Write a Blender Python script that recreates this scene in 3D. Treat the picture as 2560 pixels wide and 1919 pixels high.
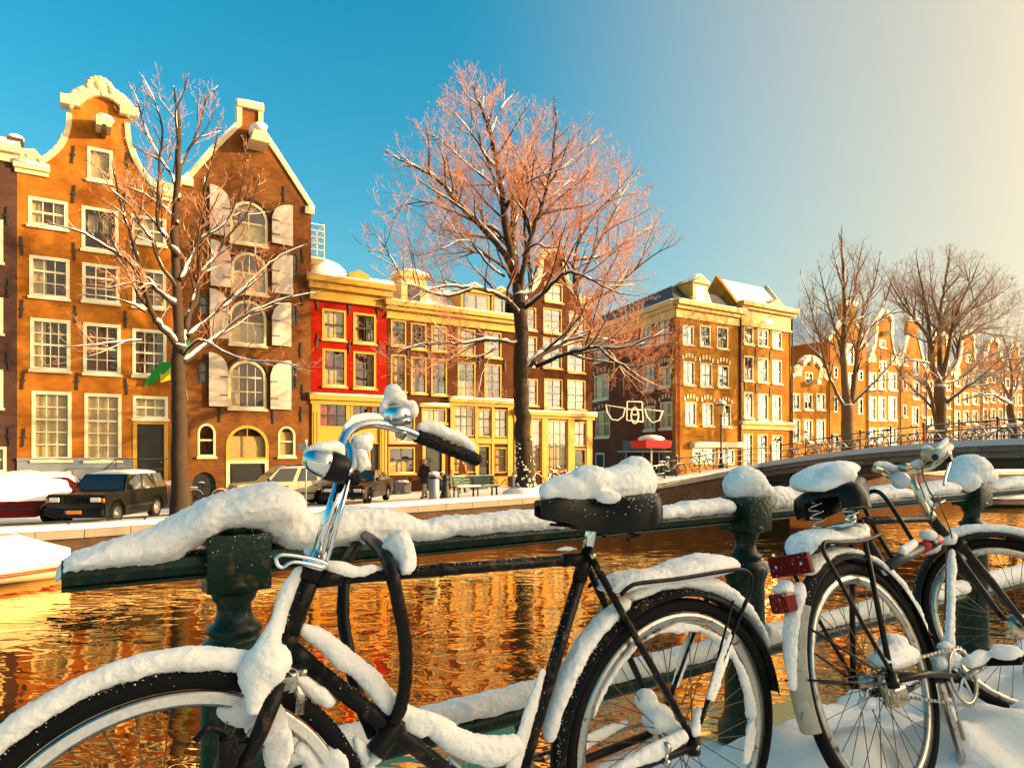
import bpy, bmesh, math, random
from mathutils import Vector, Matrix, noise, geometry
R = math.radians
for o in list(bpy.data.objects): bpy.data.objects.remove(o)
SC = bpy.context.scene
COL = SC.collection
# ------------------------------------------------------------------ camera
F, CX, HY, EYE = 1706.667, 1280.0, 1130.0, 1.07      # focal length and horizon of the photograph
cam = bpy.data.cameras.new('camera'); camo = bpy.data.objects.new('camera', cam); COL.objects.link(camo)
cam.lens, cam.sensor_width, cam.sensor_fit = 24.0, 36.0, 'HORIZONTAL'
cam.shift_y = (HY - 959.5) / 2560.0
cam.clip_start, cam.clip_end = 0.05, 3000
camo.location = (0, 0, EYE); camo.rotation_euler = (R(90), 0, 0)
SC.camera = camo
# ------------------------------------------------------------------ light
SUN_AZ, SUN_EL = R(91.5), R(11.0)                     # azimuth clockwise from +Y
sdir = Vector((math.sin(SUN_AZ) * math.cos(SUN_EL), math.cos(SUN_AZ) * math.cos(SUN_EL), math.sin(SUN_EL)))
world = bpy.data.worlds.new('World'); SC.world = world; world.use_nodes = True
wt = world.node_tree; wt.nodes.clear()
sky = wt.nodes.new('ShaderNodeTexSky'); sky.sky_type = 'NISHITA'; sky.sun_disc = False
sky.sun_elevation, sky.sun_rotation = SUN_EL, SUN_AZ
sky.air_density, sky.dust_density, sky.ozone_density = 1.3, 2.2, 3.0
hs = wt.nodes.new('ShaderNodeHueSaturation'); hs.inputs['Saturation'].default_value = 1.45
hs.inputs['Hue'].default_value = 0.474; hs.inputs['Value'].default_value = 1.0
# warm winter haze that thickens towards the sun (a function of direction only)
wtc = wt.nodes.new('ShaderNodeTexCoord'); dt = wt.nodes.new('ShaderNodeVectorMath'); dt.operation = 'DOT_PRODUCT'; dt.inputs[1].default_value = sdir
mrg = wt.nodes.new('ShaderNodeMapRange'); mrg.interpolation_type = 'SMOOTHSTEP'; mrg.inputs['From Min'].default_value = -0.02; mrg.inputs['From Max'].default_value = 0.86
pw = wt.nodes.new('ShaderNodeMath'); pw.operation = 'POWER'; pw.inputs[1].default_value = 8.0; pw.use_clamp = True
mm = wt.nodes.new('ShaderNodeMath'); mm.operation = 'MULTIPLY_ADD'; mm.inputs[1].default_value = 12.5; mm.inputs[2].default_value = 1.0
gl_ = wt.nodes.new('ShaderNodeVectorMath'); gl_.operation = 'SCALE'; gl_.inputs[0].default_value = (3.05, 2.42, 1.52)
mxw = wt.nodes.new('ShaderNodeMix'); mxw.data_type = 'RGBA'
bgn = wt.nodes.new('ShaderNodeBackground'); bgn.inputs['Strength'].default_value = 0.10
wo = wt.nodes.new('ShaderNodeOutputWorld'); wl = wt.links.new
wl(sky.outputs[0], hs.inputs['Color']); wl(wtc.outputs['Generated'], dt.inputs[0]); wl(dt.outputs['Value'], mrg.inputs['Value']); wl(dt.outputs['Value'], pw.inputs[0]); wl(pw.outputs[0], mm.inputs[0])
wl(mm.outputs[0], gl_.inputs['Scale']); wl(mrg.outputs[0], mxw.inputs[0]); wl(hs.outputs[0], mxw.inputs[6]); wl(gl_.outputs[0], mxw.inputs[7]); wl(mxw.outputs[2], bgn.inputs['Color']); wl(bgn.outputs[0], wo.inputs[0])
sl = bpy.data.lights.new('sun', 'SUN'); sl.energy = 3.9; sl.angle = R(0.6); sl.color = (1.0, 0.69, 0.31)
slo = bpy.data.objects.new('sun', sl); COL.objects.link(slo)
slo.rotation_euler = sdir.to_track_quat('Z', 'Y').to_euler(); slo.location = sdir * 60
vs = SC.view_settings
vs.view_transform, vs.look, vs.gamma, vs.use_curve_mapping = 'Standard', 'None', 1.0, False
vs.exposure = 1.56
cy = SC.cycles
cy.max_bounces, cy.diffuse_bounces, cy.glossy_bounces, cy.transparent_max_bounces, cy.transmission_bounces = 7, 3, 4, 12, 4
cy.caustics_reflective = cy.caustics_refractive = False
cy.sample_clamp_indirect = 4.0
# ------------------------------------------------------------------ geometry of the place: canal along U, across it N
TH = R(57)
U = Vector((math.sin(TH), math.cos(TH), 0)); N = Vector((-math.cos(TH), math.sin(TH), 0))
Z = Vector((0, 0, 1))
WATER = -2.33
def at(x, y, d): return Vector(((x - CX) / F * d, d, EYE - (y - HY) / F * d))
def sn(s, n, z=0.0): return U * s + N * n + Z * z
def s_at(x, n):
    r = (x - CX) / F
    return n * (-N.x + r * N.y) / (U.x - r * U.y)
def dep(s, n): return n * N.y + s * U.y
def fac(x, y, n):
    s = s_at(x, n); return s, EYE - (y - HY) / F * dep(s, n)
def lerp(a, b, t): return a + (b - a) * t
def smooth(e0, e1, x):
    t = max(0.0, min(1.0, (x - e0) / (e1 - e0))); return t * t * (3 - 2 * t)
def interp(tab, x):
    if x <= tab[0][0]: return tab[0][1]
    for (a, b), (c, d) in zip(tab, tab[1:]):
        if x <= c: return b + (d - b) * (x - a) / (c - a)
    return tab[-1][1]
def spline(pts, n=6):
    """Catmull-Rom through tuples/Vectors of any length"""
    out = []; P = [tuple(p) for p in pts]; k = len(P)
    for i in range(k - 1):
        p0, p1, p2, p3 = P[max(i-1, 0)], P[i], P[i+1], P[min(i+2, k-1)]
        for j in range(n):
            t = j / n
            out.append(tuple(0.5 * (2*b + (c-a)*t + (2*a-5*b+4*c-d)*t*t + (3*b-a-3*c+d)*t**3) for a, b, c, d in zip(p0, p1, p2, p3)))
    out.append(P[-1]); return out
# ------------------------------------------------------------------ mesh builder
class MB:
    def __init__(s): s.v = []; s.f = []; s.sm = []
    def add(s, vs_, fs, smooth=False):
        o = len(s.v); s.v.extend(vs_)
        for f in fs: s.f.append(tuple(i + o for i in f)); s.sm.append(smooth)
        return s
    def box(s, c, d, M=None):
        c = Vector(c); x, y, z = d[0]/2, d[1]/2, d[2]/2
        vs_ = [Vector(p) for p in ((-x,-y,-z),(x,-y,-z),(x,y,-z),(-x,y,-z),(-x,-y,z),(x,-y,z),(x,y,z),(-x,y,z))]
        if M is not None: vs_ = [M @ p for p in vs_]
        return s.add([c + p for p in vs_], [(0,3,2,1),(4,5,6,7),(0,1,5,4),(1,2,6,5),(2,3,7,6),(3,0,4,7)])
    def b2(s, x0, x1, y0, y1, z0, z1): return s.box(((x0+x1)/2,(y0+y1)/2,(z0+z1)/2), (abs(x1-x0),abs(y1-y0),abs(z1-z0)))
    def cham(s, c, d, r, M=None):
        """box with chamfered edges"""
        bm = bmesh.new(); bmesh.ops.create_cube(bm, size=1.0)
        for v in bm.verts: v.co = Vector((v.co.x*d[0], v.co.y*d[1], v.co.z*d[2]))
        bmesh.ops.bevel(bm, geom=list(bm.edges), offset=r, segments=2, affect='EDGES', profile=0.6)
        s.bm(bm, Vector(c), M); return s
    def bm(s, bm, c=Vector((0,0,0)), M=None, smooth=False):
        bm.verts.index_update()
        s.add([c + (M @ v.co if M is not None else v.co) for v in bm.verts], [tuple(v.index for v in f.verts) for f in bm.faces], smooth); bm.free()
    def bar(s, a, b, w, h, up=Z):
        a, b = Vector(a), Vector(b); t = (b-a); L = t.length; t.normalize()
        side = t.cross(up)
        if side.length < 1e-4: side = t.cross(Vector((1,0,0)))
        side.normalize(); u2 = side.cross(t)
        return s.box((a+b)/2, (L, w, h), Matrix((t, side, u2)).transposed())
    def tube(s, pts, r, seg=8, cap=True, smooth=True, closed=False, lat=None, ru=None):
        """r: radius or list; ru: second (up) radius list -> elliptical with horizontal lateral axis"""
        P = [Vector(p) for p in pts]; n = len(P)
        rr = [r]*n if isinstance(r, (int, float)) else list(r)
        vs_ = []; prev = None
        for i in range(n):
            if closed: t = P[(i+1) % n] - P[i-1]
            else: t = P[min(i+1, n-1)] - P[max(i-1, 0)]
            if t.length < 1e-9: t = Vector((0, 0, 1))
            t.normalize()
            if ru is not None:
                a = t.cross(Z); a = a.normalized() if a.length > 1e-3 else Vector((1,0,0))
            elif prev is None:
                a = t.cross(Z)
                if a.length < 0.2: a = t.cross(Vector((1, 0, 0)))
                a.normalize()
            else:
                a = prev - t * prev.dot(t); a.normalize()
            prev = a; b = a.cross(t)
            r2 = rr[i] if ru is None else (ru if isinstance(ru, (int, float)) else ru[i])
            for k in range(seg):
                th = 2*math.pi*k/seg
                vs_.append(P[i] + a*(math.cos(th)*rr[i]) + b*(math.sin(th)*r2))
        fs = []
        m = n if closed else n-1
        for i in range(m):
            j = (i+1) % n
            for k in range(seg):
                k2 = (k+1) % seg
                fs.append((i*seg+k, i*seg+k2, j*seg+k2, j*seg+k))
        if cap and not closed:
            fs.append(tuple(range(seg-1, -1, -1))); fs.append(tuple(range((n-1)*seg, n*seg)))
        return s.add(vs_, fs, smooth)
    def lathe(s, prof, c=(0,0,0), seg=16, M=None, smooth=True):
        c = Vector(c); vs_ = []; fs = []
        for (r, z) in prof:
            for k in range(seg):
                th = 2*math.pi*k/seg; p = Vector((r*math.cos(th), r*math.sin(th), z))
                vs_.append(c + (M @ p if M is not None else p))
        n = len(prof)
        for i in range(n-1):
            for k in range(seg):
                k2 = (k+1) % seg; fs.append((i*seg+k, i*seg+k2, (i+1)*seg+k2, (i+1)*seg+k))
        fs.append(tuple(range(seg-1, -1, -1))); fs.append(tuple(range((n-1)*seg, n*seg)))
        return s.add(vs_, fs, smooth)
    def cyl(s, a, b, r, seg=12, r2=None): return s.tube([a, b], [r, r if r2 is None else r2], seg)
    def ball(s, c, r, seg=12, rings=7, M=None):
        if isinstance(r, (int, float)): r = (r, r, r)
        c = Vector(c); vs_ = []; fs = []
        for i in range(1, rings):
            ph = math.pi*i/rings
            for k in range(seg):
                th = 2*math.pi*k/seg
                p = Vector((r[0]*math.sin(ph)*math.cos(th), r[1]*math.sin(ph)*math.sin(th), r[2]*math.cos(ph)))
                vs_.append(c + (M @ p if M is not None else p))
        top = len(vs_); p = Vector((0, 0, r[2])); vs_.append(c + (M @ p if M is not None else p)); vs_.append(c - (M @ p if M is not None else p))
        for i in range(rings-2):
            for k in range(seg):
                k2 = (k+1) % seg; fs.append((i*seg+k, (i+1)*seg+k, (i+1)*seg+k2, i*seg+k2))
        for k in range(seg):
            k2 = (k+1) % seg; fs.append((top, k, k2)); fs.append((top+1, (rings-2)*seg+k2, (rings-2)*seg+k))
        return s.add(vs_, fs, True)
    def prism(s, pts, y0, y1, smooth=False):
        """polygon in x,z extruded along y"""
        n = len(pts)
        vs_ = [Vector((x, y0, z)) for x, z in pts] + [Vector((x, y1, z)) for x, z in pts]
        fs = [tuple(range(n)), tuple(range(2*n-1, n-1, -1))]
        for i in range(n):
            j = (i+1) % n; fs.append((j, i, i+n, j+n))
        return s.add(vs_, fs, smooth)
    def quad(s, a, b, c, d): return s.add([Vector(a), Vector(b), Vector(c), Vector(d)], [(0,1,2,3)])
    def mesh(s, name, mat, off=None, ang=None):
        me = bpy.data.meshes.new(name)
        if off is not None:
            o = Vector(off); me.from_pydata([Vector(v) - o for v in s.v], [], s.f)
        else: me.from_pydata(s.v, [], s.f)
        if any(s.sm): me.polygons.foreach_set('use_smooth', s.sm)
        if ang: 
            me.polygons.foreach_set('use_smooth', [True]*len(s.f)); me.set_sharp_from_angle(angle=R(ang))
        me.materials.append(mat); me.update(); return me
    def build(s, name, mat, parent=None, off=None, ang=None):
        return link(name, s.mesh(name, mat, off, ang), parent)
def link(name, me, parent=None, loc=None, rot=None, scale=None):
    o = bpy.data.objects.new(name, me); COL.objects.link(o)
    if parent is not None: o.parent = parent
    if loc is not None: o.location = loc
    if rot is not None: o.rotation_euler = rot
    if scale is not None: o.scale = scale
    return o
def thing(name, label, cat, loc=(0,0,0), rz=0.0, group=None):
    o = link(name, None, None, loc, (0, 0, rz)); o.empty_display_size = 0.3
    return tag(o, label, cat, group)
def tag(o, label, cat, group=None):
    o['label'] = label; o['category'] = cat
    if group: o['group'] = group
    return o
def kind(o, k, label=None):
    o['kind'] = k
    if label: o['label'] = label
    return o
def copy_tree(o, parent=None):
    c = o.copy(); COL.objects.link(c); c.parent = parent
    for ch in list(o.children): copy_tree(ch, c)
    return c
# ------------------------------------------------------------------ materials
MATS = {}
def nodes(name):
    m = bpy.data.materials.new(name); m.use_nodes = True; t = m.node_tree; b = t.nodes['Principled BSDF']; return m, t, b
def mat(name, col, rough=0.6, metal=0.0, var=0.15, vscale=4.0, bump=0.0, bscale=40.0, spec=0.5, col2=None, c2amt=0.5, c2scale=3.0, coat=0.0, emit=None, es=0.0, detail=4.0):
    """principled with noise colour variation, optional second colour in patches and fine bump"""
    if name in MATS: return MATS[name]
    m, t, b = nodes(name); L = t.links
    b.inputs['Roughness'].default_value = rough; b.inputs['Metallic'].default_value = metal
    b.inputs['Specular IOR Level'].default_value = spec; b.inputs['Coat Weight'].default_value = coat
    tc = t.nodes.new('ShaderNodeTexCoord')
    nz = t.nodes.new('ShaderNodeTexNoise'); nz.inputs['Scale'].default_value = vscale; nz.inputs['Detail'].default_value = detail
    L.new(tc.outputs['Object'], nz.inputs['Vector'])
    mx = t.nodes.new('ShaderNodeMix'); mx.data_type = 'RGBA'
    mx.inputs[6].default_value = (*[c*(1-var) for c in col], 1); mx.inputs[7].default_value = (*[min(1, c*(1+var)) for c in col], 1)
    L.new(nz.outputs['Fac'], mx.inputs[0]); out = mx.outputs[2]
    if col2 is not None:
        n2 = t.nodes.new('ShaderNodeTexNoise'); n2.inputs['Scale'].default_value = c2scale; n2.inputs['Detail'].default_value = 6; n2.inputs['Roughness'].default_value = 0.65
        L.new(tc.outputs['Object'], n2.inputs['Vector'])
        rp = t.nodes.new('ShaderNodeValToRGB'); e = rp.color_ramp.elements
        e[0].position = 1 - c2amt - 0.04; e[1].position = 1 - c2amt + 0.06; e[0].color = (0,0,0,1); e[1].color = (1,1,1,1)
        L.new(n2.outputs['Fac'], rp.inputs[0])
        m2 = t.nodes.new('ShaderNodeMix'); m2.data_type = 'RGBA'; m2.inputs[7].default_value = (*col2, 1)
        L.new(rp.outputs[0], m2.inputs[0]); L.new(out, m2.inputs[6]); out = m2.outputs[2]
    L.new(out, b.inputs['Base Color'])
    if bump > 0:
        n3 = t.nodes.new('ShaderNodeTexNoise'); n3.inputs['Scale'].default_value = bscale; n3.inputs['Detail'].default_value = 5
        L.new(tc.outputs['Object'], n3.inputs['Vector'])
        bp = t.nodes.new('ShaderNodeBump'); bp.inputs['Strength'].default_value = bump; bp.inputs['Distance'].default_value = 0.02
        L.new(n3.outputs['Fac'], bp.inputs['Height']); L.new(bp.outputs[0], b.inputs['Normal'])
    if emit:
        b.inputs['Emission Color'].default_value = (*emit, 1); b.inputs['Emission Strength'].default_value = es
    MATS[name] = m; return m
def brick(name, c1, c2, mortar=(0.25,0.2,0.15), stain=(0.5,0.5,0.5), sc=1.0):
    if name in MATS: return MATS[name]
    m, t, b = nodes(name); L = t.links; nn = t.nodes.new
    b.inputs['Roughness'].default_value = 0.85; b.inputs['Specular IOR Level'].default_value = 0.08
    tc = nn('ShaderNodeTexCoord'); sp = nn('ShaderNodeSeparateXYZ'); L.new(tc.outputs['Object'], sp.inputs[0])
    ad = nn('ShaderNodeMath'); ad.operation = 'ADD'; L.new(sp.outputs[0], ad.inputs[0]); L.new(sp.outputs[1], ad.inputs[1])
    cb = nn('ShaderNodeCombineXYZ'); L.new(ad.outputs[0], cb.inputs[0]); L.new(sp.outputs[2], cb.inputs[1])
    bt = nn('ShaderNodeTexBrick'); bt.inputs['Scale'].default_value = sc
    bt.inputs['Brick Width'].default_value = 0.22; bt.inputs['Row Height'].default_value = 0.065; bt.inputs['Mortar Size'].default_value = 0.008; bt.inputs['Bias'].default_value = 0.0
    bt.inputs['Color1'].default_value = (*c1, 1); bt.inputs['Color2'].default_value = (*c2, 1); bt.inputs['Mortar'].default_value = (*mortar, 1)
    L.new(cb.outputs[0], bt.inputs['Vector'])
    nz = nn('ShaderNodeTexNoise'); nz.inputs['Scale'].default_value = 0.7; nz.inputs['Detail'].default_value = 7; nz.inputs['Roughness'].default_value = 0.62
    L.new(tc.outputs['Object'], nz.inputs['Vector'])
    rp = nn('ShaderNodeValToRGB'); e = rp.color_ramp.elements; e[0].position = 0.33; e[1].position = 0.62; e[0].color = (*stain, 1); e[1].color = (1,1,1,1)
    L.new(nz.outputs['Fac'], rp.inputs[0])
    mx = nn('ShaderNodeMix'); mx.data_type = 'RGBA'; mx.blend_type = 'MULTIPLY'; mx.inputs[0].default_value = 0.8
    L.new(bt.outputs['Color'], mx.inputs[6]); L.new(rp.outputs[0], mx.inputs[7]); L.new(mx.outputs[2], b.inputs['Base Color'])
    bp = nn('ShaderNodeBump'); bp.inputs['Strength'].default_value = 0.5; bp.inputs['Distance'].default_value = 0.012
    iv = nn('ShaderNodeMath'); iv.operation = 'SUBTRACT'; iv.inputs[0].default_value = 1.0; L.new(bt.outputs['Fac'], iv.inputs[1])
    L.new(iv.outputs[0], bp.inputs['Height']); L.new(bp.outputs[0], b.inputs['Normal'])
    MATS[name] = m; return m
def snow_mat(name, col=(0.92, 0.87, 0.82), fine=0.6, fs=170.0, big=0.3, bs=45.0, sss=0.0):
    if name in MATS: return MATS[name]
    m, t, b = nodes(name); L = t.links; nn = t.nodes.new
    b.inputs['Base Color'].default_value = (*col, 1); b.inputs['Roughness'].default_value = 0.75; b.inputs['Specular IOR Level'].default_value = 0.3
    if sss:
        b.inputs['Subsurface Weight'].default_value = sss; b.inputs['Subsurface Radius'].default_value = (1.0, 1.0, 1.1); b.inputs['Subsurface Scale'].default_value = 0.012
    tc = nn('ShaderNodeTexCoord')
    n1 = nn('ShaderNodeTexNoise'); n1.inputs['Scale'].default_value = fs; n1.inputs['Detail'].default_value = 6; n1.inputs['Roughness'].default_value = 0.7
    n2 = nn('ShaderNodeTexNoise'); n2.inputs['Scale'].default_value = bs; n2.inputs['Detail'].default_value = 4
    L.new(tc.outputs['Object'], n1.inputs['Vector']); L.new(tc.outputs['Object'], n2.inputs['Vector'])
    b1 = nn('ShaderNodeBump'); b1.inputs['Strength'].default_value = fine; b1.inputs['Distance'].default_value = 0.005
    b2 = nn('ShaderNodeBump'); b2.inputs['Strength'].default_value = big; b2.inputs['Distance'].default_value = 0.012
    L.new(n1.outputs['Fac'], b1.inputs['Height']); L.new(n2.outputs['Fac'], b2.inputs['Height']); L.new(b2.outputs[0], b1.inputs['Normal']); L.new(b1.outputs[0], b.inputs['Normal'])
    MATS[name] = m; return m
def glass_mat(name, refl=0.1, tint=(0.8, 0.82, 0.8), rough=0.02):
    if name in MATS: return MATS[name]
    m = bpy.data.materials.new(name); m.use_nodes = True; t = m.node_tree; t.nodes.clear(); nn = t.nodes.new; L = t.links
    o = nn('ShaderNodeOutputMaterial'); tr = nn('ShaderNodeBsdfTransparent'); tr.inputs[0].default_value = (*tint, 1)
    gl = nn('ShaderNodeBsdfGlossy'); gl.inputs['Roughness'].default_value = rough; gl.inputs[0].default_value = (1, 1, 1, 1)
    lw = nn('ShaderNodeLayerWeight'); lw.inputs[0].default_value = 0.35; fr = nn('ShaderNodeMath'); fr.operation = 'MULTIPLY_ADD'; fr.inputs[1].default_value = 0.24; fr.inputs[2].default_value = refl; L.new(lw.outputs['Facing'], fr.inputs[0])
    tc = nn('ShaderNodeTexCoord'); nz = nn('ShaderNodeTexNoise'); nz.inputs['Scale'].default_value = 1.3; nz.inputs['Detail'].default_value = 1
    L.new(tc.outputs['Generated'], nz.inputs['Vector'])
    bp = nn('ShaderNodeBump'); bp.inputs['Strength'].default_value = 0.25; bp.inputs['Distance'].default_value = 0.02; L.new(nz.outputs['Fac'], bp.inputs['Height']); L.new(bp.outputs[0], gl.inputs['Normal'])
    mx = nn('ShaderNodeMixShader'); L.new(fr.outputs[0], mx.inputs[0]); L.new(tr.outputs[0], mx.inputs[1]); L.new(gl.outputs[0], mx.inputs[2]); L.new(mx.outputs[0], o.inputs[0])
    MATS[name] = m; return m
M = dict(
    snow=snow_mat('snow_near', fine=0.55, sss=0.12), snowf=snow_mat('snow_far', fine=0.15, fs=8, big=0.5, bs=2.5),
    cream=mat('cream_paint', (0.66, 0.52, 0.29), 0.5, var=0.06, spec=0.2), white=mat('white_paint', (0.72, 0.62, 0.42), 0.5, var=0.06, spec=0.2),
    yellow=mat('yellow_paint', (0.50, 0.275, 0.04), 0.5, var=0.1, spec=0.2), yellow2=mat('ochre_paint', (0.55, 0.36, 0.12), 0.5, var=0.1),
    dark=mat('dark_green_paint', (0.018, 0.022, 0.018), 0.35), black=mat('black_paint', (0.012, 0.012, 0.012), 0.4), iron=mat('wrought_iron', (0.015, 0.014, 0.013), 0.6),
    room=mat('dark_room', (0.045, 0.03, 0.02), 0.9, var=0.5, vscale=1.5), curtain=mat('pale_curtain', (0.70, 0.53, 0.28), 0.9, var=0.35, vscale=9), redcur=mat('red_curtain', (0.62, 0.05, 0.02), 0.9, var=0.4, vscale=8),  # room colour holds the darkness of unlit interiors
    grey=mat('grey_plinth', (0.17, 0.185, 0.22), 0.8, bump=0.2), stone=mat('bluestone', (0.30, 0.24, 0.18), 0.8, var=0.4, vscale=2, bump=0.3),  # plinth grey darkened and blued to put its shadow into the colour
    glass=glass_mat('window_glass', 0.09, (0.84, 0.82, 0.74)), roof=mat('roof_tile', (0.16, 0.06, 0.035), 0.8, var=0.3, vscale=6), lead=mat('roof_slate', (0.06, 0.055, 0.055), 0.7, var=0.3),
    chrome=mat('chrome', (0.72, 0.72, 0.72), 0.09, 1.0, var=0.04, bump=0.03, bscale=60), steel=mat('worn_steel', (0.5, 0.46, 0.4), 0.28, 1.0, var=0.25, vscale=30, col2=(0.16, 0.08, 0.04), c2amt=0.4, c2scale=40),
    spoke=mat('dull_spoke', (0.14, 0.10, 0.07), 0.45, 0.8, var=0.3, vscale=40),
    brass=mat('rusty_chrome', (0.62, 0.48, 0.32), 0.25, 1.0, var=0.2, vscale=20, col2=(0.22, 0.1, 0.04), c2amt=0.36, c2scale=30),
    rubber=mat('rubber', (0.007, 0.007, 0.007), 0.8, spec=0.1, bump=0.15, bscale=90, var=0.3), plastic=mat('black_plastic', (0.005, 0.005, 0.005), 0.32, spec=0.2, bump=0.05),
    frame=mat('black_frame_paint', (0.005, 0.0045, 0.004), 0.42, spec=0.16, var=0.4, vscale=20, bump=0.15, bscale=60, col2=(0.07, 0.035, 0.017), c2amt=0.40, c2scale=34),
    frame2=mat('brown_frame_paint', (0.014, 0.009, 0.0065), 0.36, spec=0.2, var=0.4, vscale=20, bump=0.1, bscale=60, col2=(0.11, 0.05, 0.02), c2amt=0.36, c2scale=30),
    green=mat('chipped_green_paint', (0.0035, 0.020, 0.012), 0.34, spec=0.25, var=0.7, vscale=14, bump=0.16, bscale=70, col2=(0.07, 0.045, 0.02), c2amt=0.41, c2scale=30),
)
# ================================================================== SETTING
def edge_z(s): return interp([(-60,-1.35),(0,-1.2),(16,-0.85),(24,-0.45),(28.5,0.02),(32,0.3),(41,0.3),(52,-0.3),(70,-0.5),(220,-0.5)], s)
def base_z(s): return interp([(-60,-1.45),(2,-1.36),(36,-0.6),(60,-0.5),(220,-0.5)], s)
def street_z(s, n): return lerp(edge_z(s), base_z(s), smooth(24.5, 31, n))
def bridge_z(n): return 1.45 - 0.0059*(n-10)**2 if n > 1.5 else lerp(0.35, 1.024, smooth(-9, 1.5, n))
def sheet(name, ss, ns, zf, mat_, amp=0.0, fr=0.5):
    vs_ = []; fs = []
    for s in ss:
        for n in ns:
            p = sn(s, n); z = zf(s, n)
            if amp: z += amp*noise.noise(Vector((p.x*fr, p.y*fr, 0.3)))
            vs_.append(Vector((p.x, p.y, z)))
    k = len(ns)
    for i in range(len(ss)-1):
        for j in range(k-1): fs.append((i*k+j, (i+1)*k+j, (i+1)*k+j+1, i*k+j+1))
    mb = MB(); mb.add(vs_, fs, True); return mb.build(name, mat_)
def fr(a, b, st):
    n = max(1, round((b-a)/st)); return [a+(b-a)*i/n for i in range(n+1)]
# water
def water_mat():
    m = bpy.data.materials.new('canal_water'); m.use_nodes = True; t = m.node_tree; t.nodes.clear(); nn = t.nodes.new; L = t.links
    o = nn('ShaderNodeOutputMaterial'); gl = nn('ShaderNodeBsdfGlossy'); gl.inputs['Roughness'].default_value = 0.015; gl.inputs[0].default_value = (1.0, 0.64, 0.26, 1)
    df = nn('ShaderNodeBsdfDiffuse'); df.inputs[0].default_value = (0.03, 0.022, 0.012, 1)
    tc = nn('ShaderNodeTexCoord'); mp = nn('ShaderNodeMapping'); mp.inputs['Rotation'].default_value = (0, 0, -(math.pi/2-TH)); mp.inputs['Scale'].default_value = (0.62, 1.25, 1)
    L.new(tc.outputs['Object'], mp.inputs[0])
    n1 = nn('ShaderNodeTexNoise'); n1.inputs['Scale'].default_value = 1.7; n1.inputs['Detail'].default_value = 1.8; n1.inputs['Roughness'].default_value = 0.5; n1.inputs['Distortion'].default_value = 0.9
    n2 = nn('ShaderNodeTexNoise'); n2.inputs['Scale'].default_value = 0.55; n2.inputs['Detail'].default_value = 2
    n3 = nn('ShaderNodeTexNoise'); n3.inputs['Scale'].default_value = 5.0; n3.inputs['Detail'].default_value = 2.0
    for k in (n1, n2, n3): L.new(mp.outputs[0], k.inputs['Vector'])
    ma = nn('ShaderNodeMath'); ma.operation = 'MULTIPLY_ADD'; ma.inputs[1].default_value = 1.6; L.new(n2.outputs['Fac'], ma.inputs[0]); L.new(n1.outputs['Fac'], ma.inputs[2])
    mb_ = nn('ShaderNodeMath'); mb_.operation = 'MULTIPLY_ADD'; mb_.inputs[1].default_value = 0.07; L.new(n3.outputs['Fac'], mb_.inputs[0]); L.new(ma.outputs[0], mb_.inputs[2])
    n4 = nn('ShaderNodeTexNoise'); n4.inputs['Scale'].default_value = 0.16; n4.inputs['Detail'].default_value = 2; L.new(tc.outputs['Object'], n4.inputs['Vector'])
    m4 = nn('ShaderNodeMapRange'); m4.inputs['From Min'].default_value = 0.35; m4.inputs['From Max'].default_value = 0.65; m4.inputs['To Min'].default_value = 0.25; m4.inputs['To Max'].default_value = 1.0; L.new(n4.outputs['Fac'], m4.inputs['Value'])
    bp = nn('ShaderNodeBump'); bp.inputs['Distance'].default_value = 0.029; L.new(m4.outputs[0], bp.inputs['Strength'])
    L.new(mb_.outputs[0], bp.inputs['Height']); L.new(bp.outputs[0], gl.inputs['Normal'])
    lw = nn('ShaderNodeLayerWeight'); lw.inputs[0].default_value = 0.62; L.new(bp.outputs[0], lw.inputs['Normal'])
    mr = nn('ShaderNodeMapRange'); mr.inputs['To Min'].default_value = 0.44; mr.inputs['To Max'].default_value = 1.0; L.new(lw.outputs['Fresnel'], mr.inputs['Value'])
    mx = nn('ShaderNodeMixShader'); L.new(mr.outputs[0], mx.inputs[0]); L.new(df.outputs[0], mx.inputs[1]); L.new(gl.outputs[0], mx.inputs[2]); L.new(mx.outputs[0], o.inputs[0]); return m
kind(sheet('water', [-120, 0, 60, 320], [1.9, 24.2], lambda s, n: WATER, water_mat()), 'structure')
# ground: one wide sheet far below street level reaching the horizon, then the snowy street on the far side
kind(sheet('ground', [-1500, -200, 0, 200, 1500], [40, 200, 1500], lambda s, n: -0.75, M['snowf']), 'structure')
kind(sheet('street', fr(-60, -6, 3) + fr(-5, 50, 0.5) + fr(52, 220, 4), fr(24.35, 34.4, 0.45) + [45, 60], street_z, M['snowf'], 0.05, 1.3), 'structure')
wallbrick = brick('quay_brick', (0.17, 0.085, 0.045), (0.11, 0.055, 0.035), (0.10, 0.08, 0.06), (0.35, 0.32, 0.3))
mb = MB(); cp = MB(); sc_ = MB()
ss = fr(-60, 31.8, 1.2) + fr(42, 220, 5)
for a, b in zip(ss, ss[1:]):
    if a < 32 and b > 41: continue
    za, zb = edge_z(a), edge_z(b)
    def strip(m_, n0, n1, ta, tb, ba, bb):
        P = [sn(a,n0,za+ba), sn(b,n0,zb+bb), sn(b,n0,zb+tb), sn(a,n0,za+ta), sn(a,n1,za+ba), sn(b,n1,zb+bb), sn(b,n1,zb+tb), sn(a,n1,za+ta)]
        m_.add(P, [(0,1,2,3), (3,2,6,7), (0,4,5,1), (4,7,6,5), (0,3,7,4), (1,5,6,2)])
    strip(mb, 24.1, 24.5, -0.28, -0.28, -3.2, -3.2)
    strip(cp, 23.98, 24.5, -0.02, -0.02, -0.28, -0.28)
    strip(sc_, 23.95, 24.6, 0.13, 0.13, -0.015, -0.015)
qw = kind(mb.build('quay_wall', wallbrick), 'structure'); nf = 6
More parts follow.
